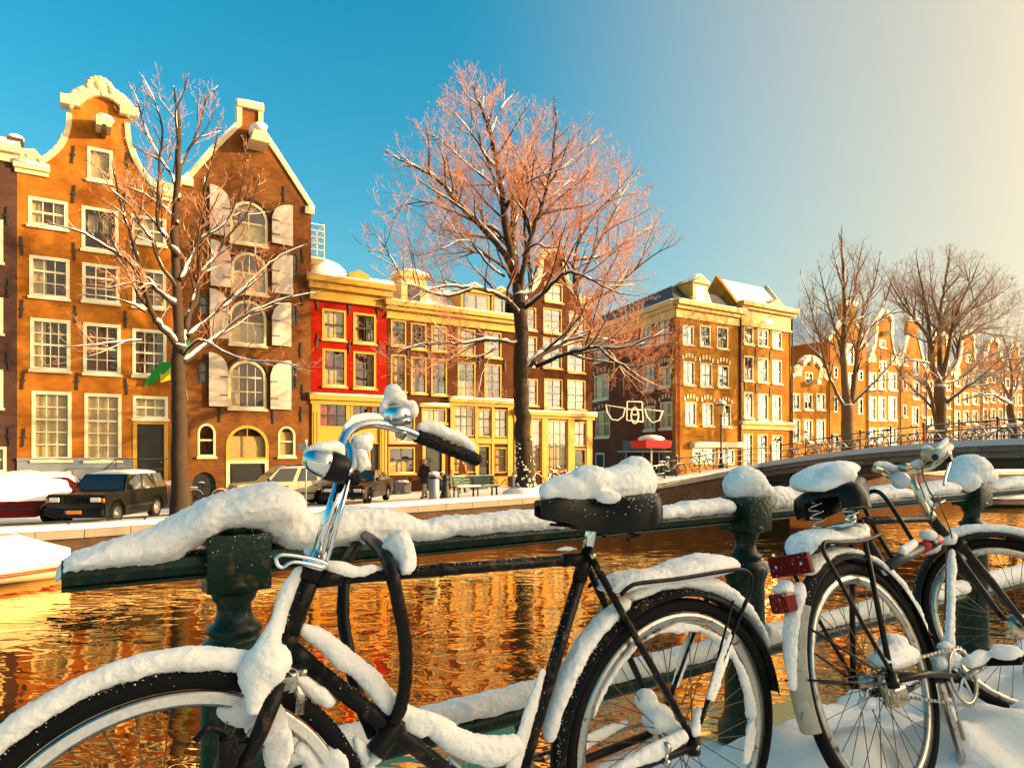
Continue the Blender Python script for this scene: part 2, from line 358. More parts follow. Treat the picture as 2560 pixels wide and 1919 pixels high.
for i in range(len(cp.v)//8):                      # one object per coping stone, with an open joint to the next
    P = cp.v[i*8:i*8+8]; c_ = sum(P, Vector())/8; e_ = 1 if (P[1]-P[0]).length > 3 else .985
    MB().add([c_+U*((p-c_).dot(U)*e_)+((p-c_)-U*(p-c_).dot(U)) for p in P], [(0,1,2,3),(3,2,6,7),(0,4,5,1),(4,7,6,5),(0,3,7,4),(1,5,6,2)]).build('coping_stone', M['stone'], qw)
sc_.build('snow_cover', M['snowf'], qw)
# near quay: coarse sheet behind the camera, fine snow underfoot
kind(sheet('pavement', fr(-60, 70, 6), fr(-30, 1.2, 2.5), lambda s, n: -0.06 + 0.5*smooth(14, 31, s), M['snowf']), 'structure')
def near_z(s, n):
    z = 0.015 + 0.05*noise.noise(Vector((s*1.9, n*1.9, 1.7))) + 0.04*noise.noise(Vector((s*5.3, n*5.3, 4.1))) + 0.014*noise.noise(Vector((s*19, n*19, 2.0)))
    bank = smooth(1.25, 2.3, s)*smooth(1.62, 1.05, n)
    z += bank*(0.12 + 0.12*noise.noise(Vector((s*2.6, n*2.6, 9.0))) + 0.09*noise.noise(Vector((s*6.1, n*6.1, 3.0))))
    z += 0.10*math.exp(-((s-3.05)/0.55)**2 - ((n-0.95)/0.3)**2)
    z += 0.10*math.exp(-((s-2.03)/0.25)**2 - ((n-1.45)/0.16)**2)
    return z + (0.55*smooth(14, 31, s)) - 0.3*smooth(1.66, 1.8, n)**2
kind(sheet('snowy_quay', fr(-3.0, 6.5, 0.03) + fr(6.7, 31.5, 0.6), fr(-1.6, 1.0, 0.10)[:-1] + fr(1.0, 1.8, 0.03), near_z, M['snow']), 'structure')
mb = MB(); mb.add([sn(-60,1.78,-0.08), sn(70,1.78,-0.08), sn(70,1.9,-4), sn(-60,1.9,-4)], [(0,1,2,3)]); mb.add([sn(-60,1.78,-0.08), sn(70,1.78,-0.08), sn(70,1.1,-0.08), sn(-60,1.1,-0.08)], [(3,2,1,0)])
kind(mb.build('near_quay_wall', wallbrick), 'structure')
# ------------------------------------------------------------------ bridge
BS = 32.0
br = thing('bridge', 'low stone and steel canal bridge with snow on its coping', 'bridge', sn(BS, 12, WATER))
off = br.location.copy()
ns = fr(-2, 24.3, 0.7)
def ribbon(m_, s0, s1, top, bot, ns=ns):
    for a, b in zip(ns, ns[1:]):
        za, zb = bridge_z(a), bridge_z(b)
        P = [sn(s0,a,za+bot), sn(s0,b,zb+bot), sn(s0,b,zb+top), sn(s0,a,za+top), sn(s1,a,za+bot), sn(s1,b,zb+bot), sn(s1,b,zb+top), sn(s1,a,za+top)]
        m_.add(P, [(0,3,2,1), (3,7,6,2), (0,1,5,4), (4,5,6,7)])
    return m_
for a_, b_ in zip(ns[::2], ns[2::2]): ribbon(MB(), BS-0.05+random.uniform(-.012,.012), BS+0.5, -0.03, -0.30, [a_+.012, (a_+b_)/2, b_-.012]).build('coping_stone', M['stone'], br, off)
ribbon(MB(), BS-0.12, BS+0.52, 0.20, -0.06).build('snow_cover', M['snowf'], br, off)
fasc = brick('bridge_band', (0.50, 0.34, 0.21), (0.40, 0.27, 0.17), (0.3, 0.22, 0.15), (0.5, 0.45, 0.42), 0.35)
ribbon(MB(), BS+0.04, BS+0.5, -0.31, -0.58).build('fascia', fasc, br, off)
girder = mat('girder_paint', (0.06, 0.042, 0.028), 0.6, var=0.4)
gb = ribbon(MB(), BS+0.12, BS+0.3, -0.59, -1.02, [n for n in ns if 3 < n < 22.6])
ribbon(gb, BS+0.02, BS+0.4, -0.985, -1.04, [n for n in ns if 3 < n < 22.6]); ribbon(gb, BS+0.03, BS+0.4, -0.585, -0.63, [n for n in ns if 3 < n < 22.6])
for k in range(60):
    n = 3.4 + k*0.315; gb.ball(sn(BS+0.115, n, bridge_z(n)-0.7), 0.03, 6, 4)
gb.build('girder', girder, br, off)
ribbon(MB(), BS+0.35, BS+9, -0.1, -0.95).build('deck', girder, br, off)
ribbon(MB(), BS+0.5, BS+9, 0.0, -0.12).build('deck_snow', M['snowf'], br, off)
for (a, b) in ((22.3, 24.4), (1.0, 4.2)):
    m_ = MB(); P = []
    for s in (BS+0.02, BS+9):
        for n in (a, b):
            P += [sn(s, n, WATER-1), sn(s, n, bridge_z(n)-0.6)]
    m_.add(P, [(0,1,3,2), (4,6,7,5), (0,4,5,1), (2,3,7,6)]); m_.build('abutment', wallbrick, br, off)
# railings: every post a part, three rails
def railing(name, label, pts, h=0.95, rails=(0.93, 0.62, 0.3), snow=True, post=True):
    t = thing(name, label, 'railing', pts[0]); o0 = t.location.copy()
    pm = MB(); pm.lathe([(0.05,0),(0.05,0.12),(0.03,0.15),(0.026,h-0.15),(0.045,h-0.1),(0.045,h-0.02),(0.028,h),(0.028,h+0.02),(0.055,h+0.06),(0.05,h+0.11),(0.015,h+0.14)], seg=8)
    pme = pm.mesh('post', M['iron'])
    cap = MB().ball((0,0,h+0.14), (0.06,0.06,0.035), 8, 5).mesh('post_snow', M['snowf'])
    for p in pts:
        link('post', pme, t, p-o0); 
        if snow: link('post_snow', cap, t, p-o0)
    for k, rz in enumerate(rails):
        MB().tube([p+Z*rz for p in pts], 0.026 if k == 0 else 0.02, 6).build('rail', M['iron'], t, o0)
        if snow: MB().tube([p+Z*(rz+0.024) for p in pts], [random.uniform(0.006, 0.022) for p in pts], 6).build('rail_snow', M['snowf'], t, o0)
    return t
random.seed(4)
railing('bridge_railing', 'black iron railing along the near side of the bridge with parked bicycles behind', [sn(BS+0.22, 22.96-1.46*k+1.25*(k < 0), bridge_z(22.96-1.46*k)+0.05) for k in range(0, 15)])
railing('bridge_railing', 'black iron railing on the quay ramp left of the bridge', [sn(s, 24.25, edge_z(s)+0.08) for s in (25.6, 27.3, 29.4, 31.4)] + [sn(BS+0.2, 23.6, bridge_z(23.6)+0.05)])
railing('bridge_railing', 'black iron railing along the far side of the bridge', [sn(BS+8.7, 23.2-2.2*k, bridge_z(23.2-2.2*k)) for k in range(0, 10)], snow=False)
railing('low_railing', 'low black two bar railing on the quay edge in front of the corner shop', [sn(s, 24.3, edge_z(s)+0.08) for s in (18.6, 20.2, 21.8, 23.3, 24.8)], 0.75, (0.72, 0.3))
# ================================================================== CANAL HOUSES
def inside(p, poly):
    x, y = p; c = False; j = len(poly)-1
    for i in range(len(poly)):
        xi, yi = poly[i]; xj, yj = poly[j]
        if (yi > y) != (yj > y) and x < (xj-xi)*(y-yi)/(yj-yi)+xi: c = not c
        j = i
    return c
PANE = MB().quad((-0.5,0,-0.5),(0.5,0,-0.5),(0.5,0,0.5),(-0.5,0,0.5)).mesh('pane', M['glass'])
ANCH = MB().box((0,-0.035,0),(0.07,0.05,0.75)).box((0,-0.04,0),(0.16,0.05,0.07)).mesh('wall_anchor', M['iron'])
def arch_poly(x0, x1, z0, z1, rise, k=10):
    w = x1-x0; pts = [(x0, z0), (x1, z0)]
    for i in range(k+1):
        a = math.pi*i/k; pts.append(((x0+x1)/2 + w/2*math.cos(a), z1-rise+rise*math.sin(a)))
    return pts
def cloth(name, x0, x1, z0, z1, y, m_, parent, fold=0.1):
    n = max(4, int((x1-x0)/fold)*2); vs_ = []; fs = []
    for i in range(n+1):
        x = lerp(x0, x1, i/n); yy = y + (0.03 if i % 2 else -0.03)
        vs_ += [Vector((x, yy, z0)), Vector((x, yy, z1))]
    for i in range(n): fs.append((2*i, 2*i+2, 2*i+3, 2*i+1))
    return MB().add(vs_, fs, True).build(name, m_, parent)
class House:
    def __init__(h, name, label, x0, x1, wm, n=34.0, cat='house', zb=None, rz=None, origin=None, parent=None, pix=None):
        h.n = n; h.s0 = s_at(x0, n); h.s1 = s_at(x1, n); h.wm = wm; h.w = h.s1-h.s0
        h.zb = base_z((h.s0+h.s1)/2)-0.15 if zb is None else zb
        h.root = thing(name, label, cat, sn(h.s0, n, h.zb), math.pi/2-TH); h.holes = []; h.rnd = random.Random(hash(label) % 1000 if False else int(abs(x0)*7))
    def L(h, x, y):
        s, z = fac(x, y, h.n); return s-h.s0, z-h.zb
    def wall(h, outline, wm=None, parent=None, thick=0.35, name='wall'):
        wm = wm or h.wm; V = []; E = []
        for poly in [outline] + h.holes:
            o = len(V); V += [Vector(p) for p in poly]; E += [(o+i, o+(i+1) % len(poly)) for i in range(len(poly))]
        vs_, _, fs, *_r = geometry.delaunay_2d_cdt(V, E, [], 0, 1e-5)
        mb = MB(); keep = []
        for f in fs:
            c = sum((vs_[i] for i in f), Vector((0, 0)))/len(f)
            if inside(c, outline) and not any(inside(c, q) for q in h.holes): keep.append(tuple(f))
        mb.add([Vector((p.x, 0, p.y)) for p in vs_], keep)
        def rim(poly, d, inv):
            k = len(poly); a = [Vector((x, 0, z)) for x, z in poly]+[Vector((x, d, z)) for x, z in poly]
            mb.add(a, [((i, (i+1) % k, (i+1) % k+k, i+k) if inv else ((i+1) % k, i, i+k, (i+1) % k+k)) for i in range(k)])
        for q in h.holes: rim(q, 0.2, True)
        rim(outline, thick, False)
        h.holes = []
        return mb.build(name, wm, parent or h.root)
    def window(h, x0, x1, yt, yb, cols=2, rows=2, fm=None, bm_=None, arch=0.0, curtain=None, sill=True, fw=0.1, name='window', hole=True, loc=None, bw=0.035, cm=None, sm=None, y0=-0.02, arched_head=0.0):
        r = h.rnd; fm = fm or M['cream']; bm_ = bm_ or fm
        if loc: a, b, z0, z1 = loc
        else:
            a, z1 = h.L(x0, yt); _, z0 = h.L(x0, yb); b, _ = h.L(x1, yt)
        if hole:
            g = 0.025
            h.holes.append(arch_poly(a+g, b-g, z0+g, z1-g, arch) if arch else [(a+g,z0+g),(b-g,z0+g),(b-g,z1-g),(a+g,z1-g)])
        cx, cz = (a+b)/2, z0; W_, H_ = b-a, z1-z0
        f = MB()
        if arch:
            out = [(x-cx, z-cz) for x, z in arch_poly(a, b, z0, z1, arch, 12)]; k = len(out)
            inn = [(x-cx, z-cz) for x, z in arch_poly(a+fw, b-fw, z0+fw, z1-fw, max(arch-fw, .05), 12)]
            vs_ = [Vector((x, y0, z)) for x, z in out]+[Vector((x, y0, z)) for x, z in inn]+[Vector((x, .16, z)) for x, z in out]+[Vector((x, .16, z)) for x, z in inn]
            fs = []
            for i in range(k):
                j = (i+1) % k; fs += [(i, j, j+k, i+k), (j, i, i+2*k, j+2*k), (i+k, j+k, j+3*k, i+3*k)]
            f.add(vs_, fs)
        else:
            f.b2(-W_/2, -W_/2+fw, y0, .16, 0, H_); f.b2(W_/2-fw, W_/2, y0, .16, 0, H_); f.b2(-W_/2+fw, W_/2-fw, y0, .16, 0, fw); f.b2(-W_/2+fw, W_/2-fw, y0, .16, H_-fw, H_)
        win = f.build(name, fm, h.root); win.location = (cx, 0, cz)
        iw, ih = W_-2*fw, H_-2*fw; bars = MB(); nb = 0
        for i in range(1, cols): bars.b2(-iw/2+iw*i/cols-bw/2, -iw/2+iw*i/cols+bw/2, 0.05, 0.1, fw, H_-fw - (arch*0.25 if arch and i in (1, cols-1) and cols > 2 else 0)); nb += 1
        for j in range(1, rows):
            t_ = bw*(2.2 if (rows > 1 and j == rows//2 + (rows % 2)) else 1)
            bars.b2(-iw/2+0.001, iw/2-0.001, 0.046, 0.104, fw+ih*j/rows-t_/2, fw+ih*j/rows+t_/2); nb += 1
        if nb: bars.build('glazing_bars', bm_, win)
        if arch:
            inn = [(x-cx, z-cz) for x, z in arch_poly(a+fw, b-fw, z0+fw, z1-fw, max(arch-fw, .05), 12)]
            p = MB(); p.add([Vector((x, 0.075, z)) for x, z in inn], [tuple(range(len(inn)))]); p.build('pane', M['glass'], win)
        else:
            for i in range(cols):
                for j in range(rows):
                    link('pane', PANE, win, (-iw/2+iw*(i+.5)/cols, 0.075, fw+ih*(j+.5)/rows), (R(r.uniform(-.7,.7)), 0, R(r.uniform(-.9,.9))), (iw/cols, 1, ih/rows))
        if curtain is None: curtain = r.choice(['full', 'sides', 'left', 'half', 'none', 'full'])
        cm = cm or M['curtain']; hh = H_-fw-(arch*0.4 if arch else 0)
        if curtain in ('full',): cloth('curtain', -iw/2, iw/2, fw, hh, 0.24, cm, win)
        if curtain in ('sides', 'left'): cloth('curtain', -iw/2, -iw/2+iw*r.uniform(.25,.42), fw, hh, 0.24, cm, win)
        if curtain in ('sides', 'right'): cloth('curtain', iw/2-iw*r.uniform(.22,.38), iw/2, fw, hh, 0.24, cm, win)
        if curtain == 'half': cloth('curtain', -iw/2, iw/2, fw, fw+ih*.5, 0.24, cm, win)
        if curtain == 'blind': MB().b2(-iw/2, iw/2, 0.2, 0.22, fw+ih*.45, hh).build('blind', cm, win)
        if sill:
            MB().b2(-W_/2-.05, W_/2+.05, -.13, .05, -.1, .002).build('sill', sm or fm, win)
            if r.random() < .75: MB().tube([(-W_/2*r.uniform(.6,1), -.07, .012), (0, -.07, .02), (W_/2*r.uniform(.6,1), -.07, .01)], [.03, .05, .03], 6, ru=[.02,.035,.02]).build('sill_snow', M['snowf'], win)
        return win
    def door(h, x0, x1, yt, yb, dm, fm, panels=2, glassy=False, fw=0.16, name='door', loc=None):
        if loc: a, b, z0, z1 = loc
        else:
            a, z1 = h.L(x0, yt); _, z0 = h.L(x0, yb); b, _ = h.L(x1, yt)
        h.holes.append([(a+.02,z0),(b-.02,z0),(b-.02,z1-.02),(a+.02,z1-.02)])
        cx = (a+b)/2; W_, H_ = b-a, z1-z0
        f = MB().b2(-W_/2, -W_/2+fw, -.03, .2, 0, H_).b2(W_/2-fw, W_/2, -.03, .2, 0, H_).b2(-W_/2+fw, W_/2-fw, -.03, .2, H_-fw, H_)
        d = f.build(name, fm, h.root); d.location = (cx, 0, z0)
        iw = W_-2*fw; q = MB().b2(-iw/2, iw/2, .1, .16, 0, H_-fw)
        for k in range(panels):
            zz = .2+(H_-fw-.3)*k/panels; q.b2(-iw/2+.12, iw/2-.12, .075, .1, zz, zz+(H_-fw-.3)/panels-.15)
        q.build('door_leaf', dm, d); MB().ball((iw/2-.1, .06, 1.05), .045, 8, 5).build('handle', M['brass'], d)
        if glassy: link('pane', PANE, d, (0, .068, H_*.6), None, (iw*.6, 1, H_*.45))
        return d
    def anchors(h, pts):
        for x, y in pts:
            a, z = h.L(x, y); link('wall_anchor', ANCH, h.root, (a, 0, z), (0, R(h.rnd.uniform(-6, 6)), 0))
    def band(h, name, prof, x0, x1, m_, snow=True, y_in=0.05):
        """moulding: list of (z0, z1, proud) boxes along the facade in local metres"""
        b = MB()
        for z0, z1, p in prof: b.b2(x0-p*.5, x1+p*.5, -p, y_in, z0, z1)
        o = b.build(name, m_, h.root)
        if snow:
            z = max(q[1] for q in prof); p = max(q[2] for q in prof if q[1] == z)
            pts = fr(x0-p*.4, x1+p*.4, .5); MB().tube([(x, -p*.45, z+.03) for x in pts], [p*.55+.04]*len(pts), 8, ru=[h.rnd.uniform(.05,.11) for _ in pts]).build('snow_cap', M['snowf'], o)
        return o
    def trim(h, pts, m_, w=0.22, name='gable_trim', snow=True, sw=0.07, y0=-0.1, y1=0.42):
        b = MB(); sn_ = MB()
        for (x0, z0), (x1, z1) in zip(pts, pts[1:]):
            a, c = Vector((x0, (y0+y1)/2, z0)), Vector((x1, (y0+y1)/2, z1)); b.bar(a, c, y1-y0, w, Vector((0,0,1)) if abs(x1-x0) > .01 else Vector((1,0,0)))
            if abs(x1-x0) > .25*abs(z1-z0):
                nrm = Vector((-(z1-z0), 0, x1-x0)).normalized(); nrm = nrm if nrm.z > 0 else -nrm
                sn_.tube([a+nrm*w*.55, c+nrm*w*.55], [.24, .24], 8, ru=[sw, sw])
        o = b.build(name, m_, h.root)
        if snow and sn_.v: sn_.build('snow_cap', M['snowf'], o)
        return o
    def scroll(h, cx, cz, w, hh, m_, flip=1):
        b = MB(); P = []
        for i in range(22):
            t = i/21; a = t*4.2*math.pi; rr = (1-t*.85); P.append((cx+flip*w*.28*rr*math.cos(a)+flip*w*.1, -.06, cz+hh*.42*rr*math.sin(a)+hh*.45))
        b.tube(P, .07, 6); b.prism([(cx-w/2, cz), (cx+w/2, cz), (cx+w/2, cz+hh*.35), (cx+flip*w*.1, cz+hh*.9), (cx-flip*w*.2, cz+hh), (cx-flip*w*.45, cz+hh*.6)], -.04, .25)
        return b.build('scroll_ornament', m_, h.root)
    def body(h, x0, x1, eave, ridge=None, depth=9.0, rm=None, along=False, ex=0.0, snow=True):
        b = MB(); b.b2(x0+.02, x1-.02, .34, depth, 0, eave); b.build('side_wall', h.wm, h.root)
        MB().b2(x0+.05, x1-.05, .6, .64, 0, eave).build('room', M['room'], h.root) if False else None
        if ridge:
            m_ = M['snowf'] if snow else (rm or M['roof']); q = MB()
            if along: q.add([Vector(p) for p in ((x0,.1,eave),(x1,.1,eave),(x1,depth/2,ridge),(x0,depth/2,ridge),(x0,depth,eave),(x1,depth,eave))], [(0,1,2,3),(3,2,5,4),(0,3,4),(1,5,2)])
            else:
                c = (x0+x1)/2; q.add([Vector(p) for p in ((x0,.33,eave),(x1,.33,eave),(c,.33,ridge),(x0,depth,eave),(x1,depth,eave),(c,depth,ridge))], [(0,3,5,2),(1,2,5,4),(0,2,1),(3,4,5)])
            q.build('roof', m_, h.root)
    def rooms(h, x0, x1, z0, z1): 
        """dark sheet standing in for the unlit rooms behind the windows"""
        MB().add([Vector(p) for p in ((x0,.34,z0),(x1,.34,z0),(x1,.34,z1),(x0,.34,z1))], [(0,1,2,3)]).build('room', M['room'], h.root)
B = dict(
    orange=brick('brick_orange', (0.50, 0.17, 0.016), (0.41, 0.14, 0.015), (0.38, 0.15, 0.03), (0.40, 0.28, 0.24)),
    purple=brick('brick_purple_shade', (0.10, 0.045, 0.035), (0.08, 0.038, 0.03), (0.09, 0.05, 0.04), (0.5, 0.5, 0.5)),  # on the leftmost house the dark tone stands in for its shade
    ware=brick('brick_warehouse', (0.25, 0.09, 0.02), (0.17, 0.062, 0.018), (0.17, 0.075, 0.028), (0.34, 0.27, 0.28)),
    redp=mat('red_painted_brick', (0.26, 0.007, 0.0012), 0.7, spec=0.05, var=0.45, vscale=2.0, bump=0.4, bscale=14),
    brown=brick('brick_brown', (0.105, 0.031, 0.010), (0.08, 0.025, 0.009), (0.085, 0.038, 0.016), (0.42, 0.34, 0.32)),
    red=brick('brick_red', (0.27, 0.062, 0.026), (0.22, 0.052, 0.024), (0.2, 0.085, 0.05), (0.5, 0.42, 0.4)),
    tan=brick('brick_tan', (0.50, 0.20, 0.018), (0.42, 0.165, 0.016), (0.38, 0.19, 0.04), (0.46, 0.34, 0.26)),
)
def rect(x0, x1, z0, z1): return [(x0,z0),(x1,z0),(x1,z1),(x0,z1)]
# ---------------------------------------------------------------- house 0: brick darkened to stand for its shade, cut by the left edge
h = House('canal_house', 'brick house, its shade coloured dark purple, cut off by the left edge of the photo', -260, 41, B['purple'])
top = h.L(0, 374)[1]
for yt, yb in ((566,649),(747,830),(931,1020)):
    for xa, xb in ((-190,-110),(-88,8)): h.window(xa, xb, yt-(30 if yt < 600 else 12), yb-3, 3, 3, M['white'], M['dark'])
for xa, xb in ((-190,-110),(-88,16)): h.window(xa, xb, 1116, 1181, 3, 2, M['white'])
h.wall(rect(0, h.w, 0, top)); h.rooms(0, h.w, 0, top-.4)
h.band('cornice', [(top-.1, top+.25, .3), (top-.45, top-.1, .12)], 0, h.w, M['cream']); h.body(0, h.w, top-.2, top+2.2, along=True)
a, z = h.L(15, 375); ch = MB().b2(a, a+.55, .3, .9, z-.3, z+.7).build('chimney', B['purple'], h.root); MB().ball((a+.27, .6, z+.75), (.32, .34, .16), 10, 6).build('snow_cap', M['snowf'], ch)
h.anchors([(18, 540), (22, 720), (22, 900), (24, 1090)])
# ---------------------------------------------------------------- house 1: orange neck gable
h = House('canal_house', 'orange brick neck gable house with white sash windows and grey plinth', 42, 436, B['orange'])
gl = [(42,1300),(436,1300),(436,488),(394,470),(376,455),(362,439),(347,417),(336,396),(327,372),(322,353),(319,330),(318,309),(325,295),(318,280),(304,262),(290,250),(275,243),(250,236),(225,238),(203,245),(192,256),(178,270),(173,285),(173,300),(171,318),(166,336),(159,353),(149,368),(137,381),(119,395),(101,407),(101,428),(42,412)]
ol = [h.L(*p) for p in gl]; ol[0] = (0, 0); ol[1] = (h.w, 0)
wd = dict(fm=M['white'], fw=0.13)
h.window(218,282,365,448,1,1,fm=M['white'],fw=.12,curtain='full')
w_ = h.window(204,296,513,622,1,1,fm=M['white'],fw=.13,curtain='full',sill=True)
iw = (h.L(296,500)[0]-h.L(204,500)[0])-.26; ih = h.L(204,513)[1]-h.L(204,622)[1]-.26
sh = MB(); sh.b2(-iw/2,iw/2,.03,.07,.13,.13+ih*.42)
for k in (-1, 1): sh.b2(k*iw/2*.98-.1*(k > 0), k*iw/2*.98+.1*(k < 0), .03, .07, .13+ih*.42, .13+ih); 
sh.b2(-.09,.09,.03,.07,.13+ih*.42,.13+ih); sh.b2(-iw/2,iw/2,.031,.069,.13+ih*.9,.13+ih-.001); sh.build('loading_door', M['dark'], w_)
for a_ in ((70,170,489,561,3,2,'sides'),(327,416,534,604,3,2,'full'),(73,174,636,739,3,3,'left'),(205,299,655,751,3,3,'none'),(331,415,668,765,3,3,'right'),(75,176,793,923,4,4,'left'),(208,302,805,932,3,4,'none'),(331,416,820,938,3,4,'none'),(79,179,976,1150,3,5,'full'),(211,304,982,1151,3,5,'full'),(332,420,988,1046,3,2,'full'),(81,180,1178,1240,3,2,'full')):
    h.window(*a_[:6], curtain=a_[6], sill=a_[4] > 3 or a_[5] > 2 or True, **wd)
h.door(332,420,1050,1215,M['black'],M['yellow'],2)
h.wall(ol); zpl = h.L(42,1152)[1]; h.rooms(0, h.w, 0, h.L(42,440)[1])
# plinth panels either side of the openings
xs = sorted([0, h.L(81,1178)[0]-.02, h.L(180,1178)[0]+.02, h.L(332,1100)[0]-.02]); zt = h.L(81,1178)[1]
MB().b2(0.01, xs[1], -.06, .02, .02, zpl).b2(xs[2], xs[3], -.06, .02, .02, zpl).b2(xs[1], xs[2], -.06, .02, zt+.02, zpl).b2(0, xs[3], -.11, .0, zpl+.001, zpl+.12).build('plinth', M['grey'], h.root)
h.trim([h.L(*p) for p in gl[3:12]], M['cream'], .2); h.trim([h.L(*p) for p in gl[22:31]][::-1], M['cream'], .2)
h.trim([h.L(*p) for p in ((331,292),(318,276),(304,258),(290,246),(275,238),(250,230),(225,232),(203,240),(190,252),(168,262))], M['cream'], .45, 'cornice', sw=.12, y0=-.25)
cx, cz = h.L(250, 232); sc = MB()
for i in range(9):
    a = math.pi*i/8; sc.ball((cx+.42*math.cos(a), -.15, cz+.05+.42*math.sin(a)), (.16,.2,.16), 8, 6)
sc.ball((cx, -.15, cz+.25), (.3,.22,.32), 10, 7); o = sc.build('crest', M['cream'], h.root)
for xx, yy in ((176,262),(322,288)):
    a, z = h.L(xx, yy); MB().b2(a-.35,a+.35,-.3,.4,z-.1,z+.28).build('gable_block', M['cream'], h.root)
h.scroll(*h.L(71, 416), 1.05, .75, M['cream'], -1); h.scroll(*h.L(414, 492), 1.0, .7, M['cream'], 1)
for xa, xb, yy in ((41,118,412),(392,436,482)):
    a, z = h.L(xa, yy); b, _ = h.L(xb, yy); h.band('shoulder_cornice', [(z-.12, z+.1, .2), (z-.3, z-.12, .1)], a, b, M['cream'])
a, z = h.L(258, 338); ho = MB().b2(a-.28,a+.28,-.9,0.1,z+.05,z+.45).build('hoist_hood', M['cream'], h.root); MB().bar((a,.2,z-.05),(a,-1.05,z-.05),.16,.2).build('hoist_beam', M['dark'], ho)
MB().ball((a,-.45,z+.48),(.4,.55,.14),10,6).build('snow_cap', M['snowf'], ho)
h.anchors([(183,387),(185,486),(318,403),(311,505),(55,614),(186,629),(314,643),(55,772),(188,786),(314,798),(58,950),(193,953),(316,965),(59,1093)])
h.body(0, h.w, h.L(42,450)[1], h.L(200,290)[1]-.5, 10)
# entrance steps and railing
a, z = h.L(345, 1200); st = MB()
for k in range(5): st.b2(a-.9-.28*k, a+1.4, -1.3, -.1, 0, z-.18*k-.01-.002*k)
stp = st.build('steps', M['stone'], h.root); ra = MB()
ra.tube([(a-2.2,-1.25,.9),(a-.9,-1.25,z+.95),(a+1.4,-1.25,z+.95)], .025, 6); ra.tube([(a-.9,-1.25,z),(a-.9,-1.25,z+.95)], .022, 6); ra.tube([(a+1.4,-1.25,z),(a+1.4,-1.25,z+.95)], .022, 6); ra.tube([(a-2.2,-1.25,0),(a-2.2,-1.25,.9)], .022, 6); ra.tube([(a-2.0,-1.25,.5),(a-.9,-1.25,z+.5),(a+1.4,-1.25,z+.5)], .018, 6)
ra.build('handrail', M['iron'], h.root)
# ---------------------------------------------------------------- house 2: warehouse with shutters
h = House('warehouse', 'brown brick warehouse with spout gable, arched windows and open white shutters', 437, 777, B['ware'], cat='warehouse')
gl = [(437,1300),(777,1300),(778,519),(700,398),(651,326),(651,276),(598,262),(598,316),(540,372),(478,440),(440,470)]
ol = [h.L(*p) for p in gl]; ol[0] = (0,0); ol[1] = (h.w, 0)
shm = mat('pale_shutter', (0.52, 0.42, 0.34), 0.55, var=0.08)
FL = [((575,669,495,604),(523,573,463,586),(678,731,505,608)), ((578,669,624,729),(525,575,600,715),(678,731,632,732)), ((572,666,745,859),(523,570,722,845),(678,727,752,863)), ((570,666,897,1020),(521,568,881,1015),(674,727,898,1022))]
for k, (ap, l_, r_) in enumerate(FL):
    h.window(*ap, 4 if k == 3 else 2, 3 if k == 3 else 2, fm=M['cream'], arch=.8, curtain='left' if k == 3 else 'half', fw=.13, sill=True)
    for (xa, xb, yt, yb), sg in ((l_, -1), (r_, 1)):
        a, z1 = h.L(xa, yt); b, _ = h.L(xb, yt); _, z0 = h.L(xa, yb); W_ = b-a; hh = z1-z0
        pts = [(0, 0), (W_, 0)] + [(W_*(1-t), hh-.75+.75*math.sin(math.acos(1-t) if t < 1 else math.pi/2)) for t in [i/8 for i in range(9)]]
        if sg > 0: pts = [(W_-x, z) for x, z in pts][::-1]
        o = MB().prism(pts, -.03, .03).build('shutter', shm, h.root); hx = b if sg < 0 else a
        o.location = (a if sg > 0 else a, -.16, z0); o.rotation_euler = (0, 0, R(5*sg))
        for zz in (.18, .52): MB().b2(.06, W_-.06, -.055, -.032, hh*zz, hh*zz+.1).build('ledge', shm, o)
        for zz in (.2, .54): MB().b2((W_-.35 if sg < 0 else .0), (W_ if sg < 0 else .35), -.065, -.055, hh*zz, hh*zz+.05).build('hinge', M['iron'], o)
    # brick arch of dark headers
    a, z1 = h.L(ap[0], ap[2]); b, _ = h.L(ap[1], ap[2]); c = (a+b)/2; w2 = (b-a)/2
    MB().tube([(c+(w2+.1)*math.cos(math.pi*i/10), -.0, z1-.8+(.9)*math.sin(math.pi*i/10)) for i in range(11)], .1, 6).build('brick_arch', B['purple'], h.root)
for q in ((496,521,736,785),(496,519,903,957),(730,745,630,690),(729,744,760,808),(729,742,903,971)): h.window(*q, 1, 2, fm=M['dark'], arch=.25, fw=.07, curtain='none', sill=False)
h.window(494,539,1058,1141,1,2,fm=M['cream'],arch=.45,fw=.09,curtain='none'); h.window(695,738,1065,1141,1,2,fm=M['cream'],arch=.45,fw=.09,curtain='full')
h.window(565,671,1062,1150,2,1,fm=M['yellow'],arch=.95,fw=.13,curtain='full',sill=False)
h.door(565,671,1150,1262,M['black'],M['cream'],1)
h.holes.append(arch_poly(*[h.L(481,1180)[0], h.L(539,1180)[0], h.L(481,1255)[1], h.L(481,1180)[1], .5]))
a, z = h.L(481,1255); b, z1 = h.L(539,1180); MB().b2(a,b,.15,.2,z,z1+.1).build('cellar_door', M['black'], h.root)
h.wall(ol); h.rooms(0, h.w, 0, h.L(437,480)[1])
h.trim([h.L(*p) for p in ((780,521),(700,396),(651,322))], M['cream'], .2, sw=.1); h.trim([h.L(*p) for p in ((598,312),(540,368),(478,437),(440,468))], M['cream'], .2, sw=.1)
h.trim([h.L(*p) for p in ((651,324),(651,278))], M['cream'], .22, snow=False); h.trim([h.L(*p) for p in ((598,262),(598,314))], M['cream'], .22, snow=False); h.trim([h.L(*p) for p in ((592,259),(658,274))], M['cream'], .3, 'gable_cap', sw=.14, y0=-.2)
